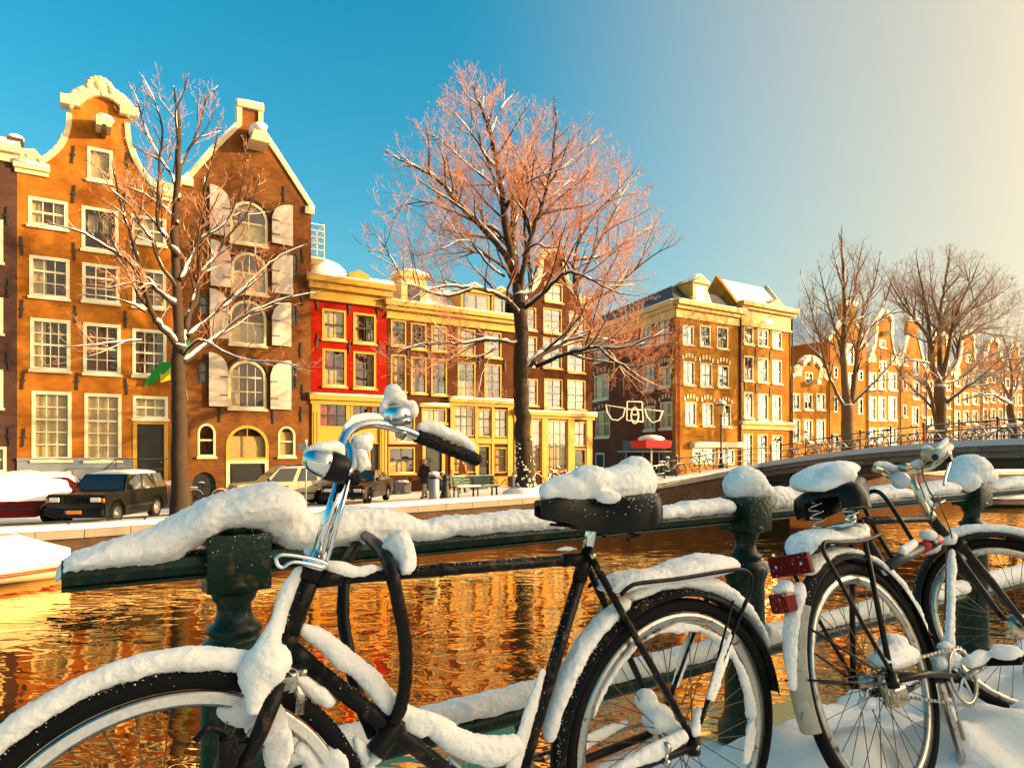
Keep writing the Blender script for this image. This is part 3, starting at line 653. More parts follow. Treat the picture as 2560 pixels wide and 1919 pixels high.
for xa, xb, yy in ((765,780,527),(440,478,452)):
    a, z = h.L(xa, yy); b, _ = h.L(xb, yy); h.band('shoulder_cornice', [(z-.15, z+.12, .15)], a, b, M['cream'])
a, z = h.L(637, 374); ho = MB().prism([(a-.42,z-.05),(a+.42,z-.05),(a+.3,z+.4),(a+.12,z+.75),(a-.12,z+.75),(a-.3,z+.4)], -1.2, .1).build('hoist_hood', M['cream'], h.root); MB().tube([(a,-1.3,z+.62),(a,-.6,z+.75),(a,.1,z+.7)], [.3,.36,.3], 10, ru=[.16,.24,.18]).build('snow_cap', M['snowf'], ho)
h.anchors([(710,486),(757,640),(755,745),(752,875),(753,1035),(683,1040),(550,1035),(757,980)])
h.body(0, h.w, h.L(437,490)[1], h.L(624,330)[1]-.3, 12)
fe = MB(); a = h.w+.02
for k in range(5): 
    fe.bar((a, .6, h.L(777,548)[1]-.32*k), (a+.85, .6, h.L(777,548)[1]-.32*k), .04, .04); fe.bar((a+.85, .6, h.L(777,548)[1]-.32*k), (a+.85, 3, h.L(777,548)[1]-.32*k), .04, .04)
for yy in (.6, 1.8, 3): fe.bar((a+.85, yy, h.L(777,545)[1]), (a+.85, yy, h.L(777,632)[1]), .04, .04)
fe.b2(a, a+.9, .55, 3.05, h.L(777,634)[1]-.05, h.L(777,634)[1]+.05); fe.build('balcony_railing', M['white'], h.root)
# ---------------------------------------------------------------- house 3: red with yellow cornice and shopfront
h = House('canal_house', 'bright red house with yellow cornice and shopfront with red curtains', 778, 967, B['redp'])
zc, z2 = h.L(778,690)[1], h.L(778,748)[1]
wd = dict(fm=M['yellow'], fw=.11, bm_=M['dark'])
for q, c in (((805,865,770,847),'full'),((883,940,780,856),'sides'),((806,866,870,964),'half'),((883,940,877,969),'right')): h.window(*q, 2, 2, curtain=c, **wd)
zs = h.L(778,988)[1]
h.window(793,870,1005,1069,3,2,fm=M['yellow'],bm_=M['dark'],curtain='left',cm=M['redcur'],sill=False); h.window(877,951,1010,1072,3,2,fm=M['yellow'],bm_=M['dark'],curtain='right',cm=M['redcur'],sill=False)
h.window(792,872,1103,1192,2,2,fm=M['yellow'],bm_=M['dark'],curtain='full',cm=M['redcur'],sill=False)
h.window(878,920,1105,1192,1,2,fm=M['yellow'],bm_=M['dark'],curtain='half',cm=M['redcur'],sill=False)
h.door(922,950,1105,1235,M['dark'],M['yellow'],2,fw=.08)
lo = [q for q in h.holes if min(p[1] for p in q) < zs-.1]; h.holes = [q for q in h.holes if q not in lo]
h.wall(rect(0, h.w, zs, z2+.3)); h.holes = [[(x, max(z, .02)) for x, z in q] for q in lo]
h.wall(rect(0, h.w, 0, zs-.005), M['yellow'], name='shopfront'); h.rooms(0, h.w, 0, z2)
h.band('shop_cornice', [(zs-.2, zs+.06, .28), (zs-.42, zs-.2, .12)], 0, h.w, M['yellow'])
for xx in (0.02, h.w-.42):
    MB().b2(xx, xx+.4, -.1, .0, 0, zs-.43).b2(xx+.08, xx+.14, -.13, -.1, .3, zs-.8).b2(xx+.25, xx+.31, -.13, -.1, .3, zs-.8).build('pilaster', M['yellow'], h.root)
h.band('cornice', [(zc-.28, zc, .55), (zc-.6, zc-.28, .35), (z2+.25, zc-.6, .08), (z2, z2+.25, .22)], 0, h.w, M['yellow'])
MB().b2(h.w*.45, h.w*.75, -.045, .0, z2+.5, zc-.75).build('frieze_panel', M['cream'], h.root)
h.anchors([(793,757),(873,768),(944,775),(793,853),(873,866),(948,872)])
h.body(0, h.w, zc-.4, zc+1.3, along=True)
a, z = h.L(860,700); q = MB().ball((a-.3, 2.5, zc+.7), (1.3, 1.2, .9), 14, 8).build('roof_snow', M['snowf'], h.root); dm_ = MB().prism([(a+.5,zc+.1),(a+1.6,zc+.1),(a+1.6,zc+.6),(a+1.05,zc+.85),(a+.5,zc+.6)], .6, 2).build('dormer', M['yellow'], h.root)
# ---------------------------------------------------------------- house 4: wide brown with yellow frieze
h = House('canal_house', 'wide dark brown brick house with broad yellow frieze, dormers and tall shop windows', 968, 1283, B['brown'])
zc, z2 = h.L(968,753)[1], h.L(968,793)[1]
wd = dict(fm=M['yellow'], fw=.07, bm_=M['dark'])
for (xa, xb), t1, b1, t2, b2 in zip(((977,1015),(1027,1066),(1078,1117),(1144,1188),(1211,1253)), (798,806,813,820,828), (862,871,876,885,892), (885,891,896,903,909), (977,982,986,991,995)):
    h.window(xa, xb, t1, b1, 2, 3, **wd); h.window(xa, xb, t2, b2, 2, 4, **wd)
h.window(971,1037,1117,1183,2,2,curtain='half',**wd); h.window(971,1037,1040,1105,2,1,curtain='half',**wd); h.window(1054,1116,1019,1056,2,1,curtain='full',**wd)
h.door(1056,1112,1065,1232,M['dark'],M['yellow'],3,fw=.18)
SF = [(1134,1186,1013,1090,3,3),(1193,1229,1021,1092,2,3),(1234,1268,1023,1093,2,3),(1131,1190,1111,1182,3,3),(1233,1267,1118,1182,2,3)]
for q in SF: h.window(*q, curtain='full', sill=False, fm=M['yellow'], bm_=M['dark'], fw=.07)
h.door(1194,1226,1112,1200,M['dark'],M['yellow'],2,True,fw=.09)
h.wall(rect(0, h.w, 0, zc-.2)); h.rooms(0, h.w, 0, z2)
a, za = h.L(1125, 999); b, _ = h.L(1281, 999)
# tall shop surround: mullions and bands between the openings
sur = MB()
for xa, xb in ((1125,1133),(1187,1193),(1228,1234),(1268,1281)): sur.b2(h.L(xa,1000)[0], h.L(xb,1000)[0], -.08, .0, 0.0, za-.3)
sur.b2(a, b, -.06, .0, h.L(1125,1108)[1], h.L(1125,1094)[1]); sur.b2(a, b, -.06, .0, 0, h.L(1125,1186)[1]-.15 if h.L(1125,1186)[1] > .2 else .1); sur.build('shop_surround', M['yellow'], h.root)
h.band('shop_cornice', [(za-.12, za+.08, .3), (za-.3, za-.12, .15)], a, b, M['yellow'])
h.band('door_hood', [(h.L(1050,1014)[1]-.06, h.L(1050,1014)[1]+.08, .2)], h.L(1050,1014)[0], h.L(1117,1014)[0], M['yellow'])
h.band('cornice', [(zc-.25, zc, .55), (zc-.45, zc-.25, .35), (z2+.12, zc-.45, .07), (z2-.05, z2+.12, .14)], 0, h.w, M['yellow'])
h.anchors([(972,870),(1020,880),(1070,886),(1130,893),(1198,905),(1262,912)])
h.body(0, h.w, zc-.3, zc+1.9, 6, along=True)
a, z = h.L(1045,745); c_ = MB().b2(a-.75,a+.75,.5,1.6,zc-.1,zc+1.6).b2(a-.9,a+.9,.4,1.7,zc+1.6,zc+1.85).build('chimney', M['yellow2'], h.root); MB().tube([(a-.9,1,zc+1.9),(a,1,zc+2.0),(a+.9,1,zc+1.9)],[.6,.65,.5],10,ru=[.12,.2,.12]).build('snow_cap', M['snowf'], c_); MB().b2(a-.35,a+.35,.46,.5,zc+.25,zc+1.15).build('vent', M['black'], c_)
for xx, ww in ((1200,.95),(1266,.7)):
    a, z = h.L(xx, 770); d = MB().b2(a-ww,a+ww,.5,2.4,zc-.1,zc+1.25).prism([(a-ww-.15,zc+1.25),(a+ww+.15,zc+1.25),(a,zc+1.75)], .35, 2.4).build('dormer', M['yellow'], h.root)
    for k in (-1, 1): link('pane', PANE, d, (a+k*ww*.42, .48, zc+.62), None, (ww*.7, 1, .95)); 
    MB().b2(a-ww*.86,a+ww*.86,.485,.495,zc+.1,zc+1.15).build('shutter', M['dark'], d); MB().tube([(a-ww-.1,1,zc+1.4),(a,1,zc+1.85),(a+ww+.1,1,zc+1.4)],[.6]*3,8,ru=[.08,.1,.08]).build('snow_cap', M['snowf'], d)
# ---------------------------------------------------------------- house 5: bell gable behind the big tree
h = House('canal_house', 'dark brown bell gable house half hidden behind the tallest tree', 1284, 1481, B['brown'])
gl = [(1284,1230),(1481,1230),(1481,775),(1462,765),(1446,745),(1428,722),(1416,700),(1410,672),(1408,645),(1395,628),(1377,622),(1360,630),(1352,645),(1352,672),(1346,700),(1336,716),(1322,730),(1304,745),(1284,752)]
ol = [h.L(*p) for p in gl]; ol[0] = (0,0); ol[1] = (h.w,0)
wd = dict(fm=M['yellow'], fw=.07, bm_=M['dark'])
h.window(1361,1406,704,752,2,2,**wd)
for q in ((1300,1340,765,822),(1358,1404,768,830),(1422,1463,777,835),(1302,1342,838,914),(1357,1404,842,918),(1418,1461,853,929),(1302,1344,945,1012),(1360,1406,945,1019),(1418,1463,948,1023)): h.window(*q, 2, 4, **wd)
for q in ((1328,1354,1047,1180,1,4),(1368,1419,1049,1180,3,4),(1434,1465,1053,1116,2,2)): h.window(*q, curtain='full', sill=False, **wd)
h.window(1292,1318,1047,1180,1,4,curtain='full',sill=False,**wd)
h.door(1434,1465,1120,1200,M['dark'],M['yellow'],2,True,fw=.1)
h.wall(ol); h.rooms(0, h.w, 0, h.L(1284,765)[1])
a, za = h.L(1288,1031); b, _ = h.L(1481,1031); sur = MB()
for xa, xb in ((1285,1292),(1318,1328),(1354,1368),(1419,1434),(1465,1479)): sur.b2(h.L(xa,1040)[0], h.L(xb,1040)[0], -.08, .0, 0, za-.3)
sur.build('shop_surround', M['yellow'], h.root); h.band('shop_cornice', [(za-.12,za+.1,.32),(za-.3,za-.12,.15)], a-.1, b, M['yellow'])
h.trim([h.L(*p) for p in gl[3:9]], M['cream'], .28); h.trim([h.L(*p) for p in gl[12:18]], M['cream'], .28); h.trim([h.L(*p) for p in gl[8:13]], M['cream'], .35, 'gable_cap', y0=-.2)
h.scroll(*h.L(1468,772), 1.0, .8, M['cream'], 1); h.scroll(*h.L(1298,752), 1.0, .8, M['cream'], -1)
h.body(0, h.w, h.L(1284,765)[1], h.L(1380,660)[1]-.3, 9)
# ---------------------------------------------------------------- house 6: corner building, two faces
h = House('corner_building', 'red and orange brick corner building with mansard roof and grey shop corner', 1690, 1846, B['tan'], cat='building')
zc = h.L(1690,751)[1]; z2 = h.L(1690,792)[1]
wd = dict(fm=M['cream'], fw=.09, bm_=M['dark'])
R1 = ((1706,1734,811,860),(1749,1776,811,864),(1792,1820,815,870)), ((1708,1736,902,961),(1750,1780,906,965),(1794,1822,912,967)), ((1712,1740,1004,1063),(1755,1783,1006,1064),(1800,1827,1010,1067))
for row in R1:
    for q in row: h.window(*q, 2, 2, **wd)
def keystones(h, q, root=None, conv=None):
    a, z1 = (conv or h.L)(q[0], q[2]); b, _ = (conv or h.L)(q[1], q[2]); m_ = MB(); c = (a+b)/2; w2 = (b-a)/2+.05
    for t in (-1, -.5, 0, .5, 1): link('keystone', KEY, root, (c+t*w2, -.025, z1+.24+.2*(1-t*t)))
KEY = MB().box((0,0,0),(.18,.07,.3)).mesh('keystone', M['cream'])
for row in R1[1:]:
    for q in row: keystones(h, q, h.root)
h.window(1730,1788,1118,1160,2,1,fm=M['cream'],bm_=M['dark'],curtain='none',sill=False); h.window(1794,1836,1122,1162,2,1,fm=M['cream'],bm_=M['dark'],curtain='none',sill=False)
h.wall(rect(0, h.w, 0, z2+.2)); h.rooms(0, h.w, 0, z2)
h.band('cornice', [(zc-.3, zc, .6), (zc-.55, zc-.3, .35), (z2, zc-.55, .1)], 0, h.w, M['yellow'])
h.band('awning_board', [(h.L(1730,1116)[1]-.05, h.L(1730,1108)[1], .5)], h.L(1730,1110)[0], h.w-.3, M['cream'])
# side face running back along the side street
P0 = sn(h.s0, h.n); d2 = Vector((-0.345, 0.939, 0)).normalized(); ang2 = math.atan2(-d2.y, -d2.x)
def side_t(x):
    r = (x-CX)/F; return (P0.x - r*P0.y)/(r*d2.y - d2.x)
LEN = side_t(1470); inv = -(math.pi/2-TH); end = P0 + d2*LEN; loc2 = Matrix.Rotation(inv, 3, 'Z') @ (end-P0)
def sideL(x, y):
    t = side_t(x); p = P0 + d2*t; return LEN-t, EYE-(y-HY)/F*p.y - h.zb
g = House.__new__(House); g.holes = []; g.rnd = random.Random(9); g.wm = B['red']
sq = [(1486,1519,851,906),(1604,1628,820,867),(1643,1671,802,859),(1486,1522,941,1000),(1608,1635,914,976),(1649,1677,918,968),(1490,1525,1029,1092),(1612,1638,1016,1074),(1651,1681,1006,1070)]
for q in sq:
    a, z1 = sideL(q[0], q[2]); b, _ = sideL(q[1], q[2]); _, z0 = sideL(q[0], q[3]); g.holes.append(rect(a+.02, b-.02, z0+.02, z1-.02))
g.root = h.root
sw_ = g.wall(rect(0, LEN-.01, 0, z2+.2), B['red'], name='street_wall'); sw_.location = loc2; sw_.rotation_euler = (0, 0, ang2+inv)
for q in sq:
    a, z1 = sideL(q[0], q[2]); b, _ = sideL(q[1], q[2]); _, z0 = sideL(q[0], q[3]); f = MB(); y0 = -.02; c = (a+b)/2
    f.b2(a,a+.1,y0,.16,z0,z1).b2(b-.1,b,y0,.16,z0,z1).b2(a+.1,b-.1,y0,.16,z0,z0+.1).b2(a+.1,b-.1,y0,.16,z1-.1,z1).b2(a+.1,b-.1,.05,.11,(z0+z1)/2-.04,(z0+z1)/2+.04).b2(a-.08,b+.08,-.14,.0,z0-.18,z0-.002)
    if b-a > 1.3: f.b2(c-.06,c+.06,.04,.12,z0+.1,z1-.1)
    f.build('window_frame', M['white'], sw_); link('pane', PANE, sw_, (c,.09,(z0+z1)/2), None, (b-a-.2,1,z1-z0-.2)); MB().b2(a,b,.2,.22,z0,z1).build('room', M['room'], sw_); cloth('curtain', a+.1, lerp(a,b,.4), z0, z1, .17, M['curtain'], sw_)
    if q[2] > 900: keystones(h, q, sw_, sideL)
b = MB()
for z0, z1, p in ((zc-.3, zc, .6), (zc-.55, zc-.3, .35), (z2, zc-.55, .1)): b.b2(-.2, LEN+p*.3, -p, .05, z0, z1)
o = b.build('cornice', M['yellow2'], sw_); MB().tube([(x, -.25, zc+.03) for x in fr(0, LEN, .6)], [.36]*len(fr(0, LEN, .6)), 8, ru=.08).build('snow_cap', M['snowf'], o)
gs = mat('grey_shop_paint', (0.10, 0.09, 0.08), 0.6)
a, z = sideL(1560,1125); b2_, _ = sideL(1688,1125); MB().b2(a, b2_, -.12, .0, z-.05, z+.75).build('shop_fascia', gs, sw_)
MB().b2(a+.2, b2_-.3, -.7, .0, z-.16, z-.06).build('awning_board', M['cream'], sw_)
MB().b2(a+.3, lerp(a,b2_,.75), -.03, .0, 0.3, z-.2).build('shop_window', M['room'], sw_); a2 = lerp(a, b2_, .3)
for t in (.05, .4, .72): MB().b2(lerp(a,b2_,t), lerp(a,b2_,t)+.12, -.07, .0, 0, z-.2).build('post', M['cream'], sw_)
MB().b2(lerp(a,b2_,.78), b2_, -.05, .0, 0, z-.1).build('corner_panel', gs, sw_)
a, z = sideL(1490,1140); MB().b2(a,a+1.6,-.05,.0,.2,z+.3).build('shop_door', M['cream'], sw_); MB().b2(a+.15,a+1.45,-.055,.0,.5,z+.15).build('pane', M['room'], sw_)
# round hanging sign
a, z = sideL(1662,1112); MB().lathe([(.01,-.05),(.34,-.05),(.34,.05),(.01,.05)], (b2_-.7,-.45,z), 16, Matrix.Rotation(R(90),3,'X')).build('round_sign', M['yellow'], sw_); MB().bar((b2_-.7,0,z+.2),(b2_-.7,-.8,z+.2),.04,.04).build('sign_bracket', M['iron'], sw_)
# mansard roof: follows both faces
A_ = Vector((0,0,zc)); Bx = Vector((h.w,0,zc)); Cx = loc2 + Vector((0,0,zc))
ins = Matrix.Rotation(inv,3,'Z') @ d2
tops = [Vector((.1,0,0))+ins*1.2+Vector((.9,.5,zc+1.45)), Vector((h.w-.2,1.6,zc+1.45)), loc2+Vector((1.2,0,zc+1.45))]
back = [Vector((h.w-.2,9,zc+1.45)), Vector((h.w,9,zc))]
mr = MB(); mr.add([A_+Vector((.1,.25,.0)), Bx+Vector((0,.2,0)), Cx, tops[0], tops[1], tops[2], back[0], back[1]], [(0,1,4,3),(2,0,3,5),(3,4,6,5),(1,7,6,4),(2,5,6,7)])
roofo = mr.build('roof', M['lead'], h.root)
MB().add([t+Vector((0,0,.08)) for t in (tops[0],tops[1],back[0],tops[2])], [(0,1,2,3)]).build('snow_cap', M['snowf'], roofo)
a = h.L(1757,730)[0]; d = MB().b2(a-.75,a+.75,.25,2.2,zc-.05,zc+1.6).prism([(a-.95,zc+1.6),(a+.95,zc+1.6),(a,zc+2.15)],.1,2.2).build('dormer', M['yellow'], h.root)
MB().b2(a-.5,a+.5,.225,.245,zc+.2,zc+1.45).build('shutter', M['dark'], d); 
for k in (-1,1): link('pane', PANE, d, (a+k*.24,.215,zc+.82), None, (.42,1,1.15))
MB().tube([(a-.9,.7,zc+1.75),(a,.7,zc+2.25),(a+.9,.7,zc+1.75)],[.6]*3,8,ru=[.1,.14,.1]).build('snow_cap', M['snowf'], d); MB().prism([(a+.8,zc),(a+1.5,zc),(a+.8,zc+1.3)],.3,1.2).build('scroll_ornament', M['snowf'], d)
# ---------------------------------------------------------------- house 7
def simple_windows(h, cols, rows, **k):
    for (xa, xb) in cols:
        for (yl, yr, bl, brr) in rows:
            t = (xa-cols[0][0])/max(1, cols[-1][0]-cols[0][0]); h.window(xa, xb, lerp(yl,yr,t), lerp(bl,brr,t), 2, 2, **k)
h = House('canal_house', 'narrow ochre brick house with white sills and steep snow covered roof', 1851, 1977, B['tan'])
zc = h.L(1851,755)[1]; z2 = h.L(1851,808)[1]
simple_windows(h, ((1859,1883),(1894,1920),(1930,1954)), ((815,827,859,870),(888,898,951,958),(979,987,1045,1052)), fm=M['cream'], fw=.1, bm_=M['dark'], sm=M['white'])
simple_windows(h, ((1858,1882),(1893,1919),(1929,1956)), ((1083,1086,1168,1168),), fm=M['yellow'], fw=.1, bm_=M['dark'], sill=False)
h.wall(rect(0, h.w, 0, zc-.2)); h.rooms(0, h.w, 0, z2)
h.band('cornice', [(zc-.28, zc, .6), (zc-.5, zc-.28, .35), (z2, zc-.5, .08), (z2-.15, z2, .16)], 0, h.w, M['yellow']); MB().b2(h.w*.45,h.w*.6,-.1,.0,z2+.3,z2+.7).build('frieze_window', M['dark'], h.root)
zs = h.L(1851,1057)[1]; h.band('shop_cornice', [(zs-.1, zs+.08, .4), (zs-.45, zs-.1, .2)], 0, h.w, M['yellow'])
h.anchors([(1889,812),(1925,822),(1889,880),(1925,890),(1889,970),(1925,980),(1862,964)])
h.body(0, h.w, zc-.3, zc+2.3, 4.6, along=True)
MB().add([Vector(p) for p in ((-.05,.15,zc-.2),(.3,.15,zc-.2),(.3,2.3,zc+2.5),(-.05,2.3,zc+2.5),(.3,4.6,zc-.2),(-.05,4.6,zc-.2))], [(0,3,2,1),(0,5,3),(1,2,4),(3,5,4,2)]).build('party_wall', B['tan'], h.root)
MB().prism([(h.w*.45,zc),(h.w*.95,zc),(h.w*.7,zc+.75)],-.1,.9).build('pediment', M['yellow'], h.root)
MB().tube([(h.w-.1,.3,zc-.1),(h.w-.1,2.3,zc+2.45)],[.18]*2,6).build('verge', M['cream'], h.root)
for xx in (-.12, h.w+.02): MB().tube([(xx,-.12,zc-.6),(xx,-.12,0)], .06, 6).build('downpipe', M['iron'], h.root)
# ---------------------------------------------------------------- houses 8 to 15: receding row beyond the bridge
def far_house(label, x0, x1, wm, ysh, ytop, neck, wins, style='neck', tm=None, doors=True, dm=None, win=None, roofm=None):
    """ysh: shoulder height (px at x0); neck: (x left, x right) of the gable neck"""
    h = House('canal_house', label, x0, x1, wm); tm = tm or M['cream']
    sx = (x1-x0)/436.0
    zs = h.L(x0, ysh)[1]; zt = h.L((x0+x1)/2, ytop)[1]; c = h.w*.52; hw = neck*h.w/2
    win = win or dict(fm=M['cream'], fw=.1, bm_=M['white'])
    H_ = zt-zs
    if style == 'neck':
        rp = [(h.w, zs), (h.w-.15, zs), (c+hw+.55*(h.w-c-hw), zs+.16*H_), (c+hw+.2*(h.w-c-hw), zs+.36*H_), (c+hw, zs+.6*H_), (c+hw, zt-.25*hw)]
        tp = [(c+hw*math.cos(a), zt-.5*hw+.7*hw*math.sin(a)) for a in [math.pi*i/8 for i in range(1, 8)]]
        lp = [(c-hw, zt-.25*hw), (c-hw, zs+.6*H_), (c-hw-.2*(c-hw), zs+.36*H_), (c-hw-.55*(c-hw), zs+.16*H_), (.15, zs), (0, zs)]
        ol = [(0,0),(h.w,0)] + rp + tp + lp
    elif style == 'spout':
        ol = [(0,0),(h.w,0),(h.w,zs),(c+hw,zt-1.6),(c+hw,zt),(c-hw,zt),(c-hw,zt-1.6),(0,zs)]
    else: ol = [(0,0),(h.w,0),(h.w,zs),(0,zs)]
    for q in wins: h.window(*q[:4], *(q[4:6] if len(q) > 5 else (2,2)), **win)
    h.wall(ol); h.rooms(0, h.w, 0, zs-.3)
    if style == 'neck':
        h.trim(rp[1:], tm, .25, sw=.06); h.trim(lp[:-1], tm, .25, sw=.06); h.trim([rp[-1]]+tp+[lp[0]], tm, .4, 'gable_cap', sw=.1, y0=-.22)
        h.scroll(h.w*.86, zs+.1, h.w*.26, .9, tm, 1); h.scroll(h.w*.14, zs+.1, h.w*.26, .9, tm, -1)
        MB().ball((c, -.1, zt+.1), (.4,.3,.45), 10, 7).build('crest', tm, h.root)
        MB().b2(c-.25,c+.25,-.8,.1,zt-1.3*hw-.3,zt-1.3*hw+.1).build('hoist_hood', tm, h.root)
    elif style == 'spout':
        h.trim([(h.w,zs),(c+hw,zt-1.6)], tm, .25); h.trim([(c-hw,zt-1.6),(0,zs)], tm, .25); h.trim([(c+hw+.15,zt),(c-hw-.15,zt)], tm, .35, 'gable_cap', sw=.12, y0=-.2)
    else: h.band('cornice', [(zs-.25,zs,.5),(zs-.6,zs-.25,.2)], 0, h.w, tm)
    h.body(0, h.w, zs-.05, zs+.85*H_ if style != 'flat' else zs+2.2, 9, along=style == 'flat', snow=roofm is None, rm=roofm)
    MB().tube([(.02,-.1,zs-.1),(.02,-.1,0)], .06, 6).build('downpipe', M['iron'], h.root)
    return h
def grid(cols, rows): return [(xa, xb, yt, yb, 2, 2) for (yt, yb) in rows for (xa, xb) in cols]
dk = dict(fm=M['cream'], fw=.12, bm_=M['dark'])
far_house('low ochre house with small neck gable and three windows per floor', 1978, 2070, B['tan'], 940, 903, .5, [(2012,2032,929,957)] + grid(((1979,2000),(2009,2031),(2040,2063)), ((982,1024),(1047,1105))) , win=dk)
hw_ = far_house('tall ochre warehouse with narrow spout gable behind the tree beside the bridge', 2070, 2166, B['tan'], 850, 758, .36, [(2112,2134,858,910),(2084,2094,917,944),(2084,2094,990,1030),(2112,2134,930,985),(2112,2134,1005,1060),(2145,2157,925,950),(2145,2157,995,1035),(2084,2096,1085,1120),(2110,2136,1085,1150)], 'spout', win=dict(fm=M['dark'], fw=.1, sill=False))
far_house('ochre neck gable house with ornate gable and tall white windows', 2167, 2248, B['tan'], 905, 786, .46, [(2198,2216,900,925),(2198,2214,848,868)] + grid(((2172,2190),(2196,2214),(2221,2241)), ((930,974),(990,1050),(1068,1110))), win=dict(fm=M['white'], fw=.14, bm_=M['white']))
redsh = mat('red_shutter_paint', (0.16, 0.025, 0.012), 0.6)
far_house('ochre warehouse with dark red loading doors and crested spout gable', 2249, 2312, B['tan'], 915, 800, .4, [(2281,2298,895,935,2,1),(2281,2298,950,997,2,1),(2278,2298,1014,1062,2,1),(2281,2298,1072,1110,2,1)] + grid(((2256,2267),(2303,2311)), ((888,912),(946,975),(1010,1042))), 'spout', win=dict(fm=redsh, fw=.22, bm_=redsh, sill=True, sm=M['cream']))
far_house('ochre house behind the leaning tree with white sills', 2313, 2380, B['tan'], 930, 835, .5, [(2335,2350,905,925)] + grid(((2318,2332),(2340,2354),(2362,2376)), ((950,975),(990,1020),(1040,1070),(1085,1110))), win=dk)
far_house('ochre neck gable house with two white ornaments below its gable', 2381, 2452, B['tan'], 935, 835, .42, [(2414,2428,885,905)] + grid(((2386,2400),(2408,2422),(2430,2444)), ((935,965),(980,1010),(1025,1060),(1075,1110))), win=dk)
far_house('ochre house with flat cornice and dark shutters far along the canal', 2453, 2508, B['orange'], 900, 850, .42, grid(((2457,2469),(2476,2488),(2495,2506)), ((925,955),(975,1005),(1020,1050),(1068,1100))), 'neck', win=dk)
far_house('most distant ochre gable house in view at the right edge', 2509, 2556, B['tan'], 925, 862, .45, grid(((2513,2524),(2528,2539),(2543,2553)), ((945,970),(985,1012),(1028,1055),(1070,1100))), 'neck', win=dk)
far_house('ochre house beyond the right edge of the row', 2557, 2605, B['orange'], 930, 868, .45, grid(((2561,2572),(2577,2588),(2592,2602)), ((945,970),(985,1012),(1028,1055),(1070,1100))), 'neck', win=dk)
# ---------------------------------------------------------------- unseen low houses added at right to keep the near quay in shade
def shade_house(label, s0, s1, n, hh, wm):
    t = thing('canal_house', label, 'house', sn(s0, n, 0), math.pi/2-TH); w = s1-s0
    MB().b2(0, w-.05, -9, 0, -.2, hh).build('wall', wm, t); MB().prism([(0,hh),(w-.05,hh),(w/2,hh+1.6)], -9.1, .1).build('roof', M['snowf'], t)
    for i in range(3):
        for j in range(2):
            x = w*(i+.5)/3; z = .8+j*(hh-.6)/2
            f = MB().b2(x-.6,x+.6,.0,.08,z,z+1.9).build('window', M['cream'], t); link('pane', PANE, f, (x,.1,z+.95), (0,0,math.pi), (1,1,1.6))
shade_house('unseen low brown brick house added at right to shade the near quay', 10.5, 16.5, -8.0, 5.4, B['ware']); shade_house('unseen low red brick house added at right to shade the near quay', 16.5, 23, -8.0, 5.8, B['red'])
# ================================================================== TREES
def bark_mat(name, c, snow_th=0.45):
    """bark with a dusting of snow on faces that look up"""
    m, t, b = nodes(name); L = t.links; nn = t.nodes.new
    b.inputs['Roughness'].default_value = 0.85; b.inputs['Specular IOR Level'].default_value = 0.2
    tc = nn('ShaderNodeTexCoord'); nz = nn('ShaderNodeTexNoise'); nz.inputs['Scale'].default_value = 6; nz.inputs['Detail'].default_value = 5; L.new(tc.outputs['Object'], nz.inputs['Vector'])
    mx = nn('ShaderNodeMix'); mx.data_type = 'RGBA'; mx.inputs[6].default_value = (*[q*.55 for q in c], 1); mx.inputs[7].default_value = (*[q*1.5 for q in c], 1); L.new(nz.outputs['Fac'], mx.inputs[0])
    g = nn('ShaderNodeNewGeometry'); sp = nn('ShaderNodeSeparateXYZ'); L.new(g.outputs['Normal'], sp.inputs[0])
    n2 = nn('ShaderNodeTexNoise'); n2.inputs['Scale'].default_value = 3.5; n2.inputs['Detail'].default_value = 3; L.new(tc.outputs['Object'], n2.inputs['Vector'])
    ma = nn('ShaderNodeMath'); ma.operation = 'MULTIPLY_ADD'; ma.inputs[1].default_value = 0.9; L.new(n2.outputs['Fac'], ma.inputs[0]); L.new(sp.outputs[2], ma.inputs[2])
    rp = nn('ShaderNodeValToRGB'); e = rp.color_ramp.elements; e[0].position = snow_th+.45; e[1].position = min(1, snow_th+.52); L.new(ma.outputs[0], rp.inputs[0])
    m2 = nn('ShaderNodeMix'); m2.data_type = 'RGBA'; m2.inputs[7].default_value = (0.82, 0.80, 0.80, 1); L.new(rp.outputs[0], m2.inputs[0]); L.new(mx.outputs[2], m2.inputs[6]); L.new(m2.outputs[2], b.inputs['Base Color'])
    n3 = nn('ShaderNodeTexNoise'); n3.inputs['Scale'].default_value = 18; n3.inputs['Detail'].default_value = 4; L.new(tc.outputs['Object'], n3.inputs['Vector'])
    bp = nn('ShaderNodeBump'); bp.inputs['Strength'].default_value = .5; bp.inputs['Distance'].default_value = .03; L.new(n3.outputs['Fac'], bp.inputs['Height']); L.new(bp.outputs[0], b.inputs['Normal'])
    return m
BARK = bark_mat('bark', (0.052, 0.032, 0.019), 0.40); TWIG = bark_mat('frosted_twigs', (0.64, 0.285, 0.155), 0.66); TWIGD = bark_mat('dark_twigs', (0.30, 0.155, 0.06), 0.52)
BARKF = bark_mat('golden_bark', (0.15, 0.082, 0.036), 0.42)
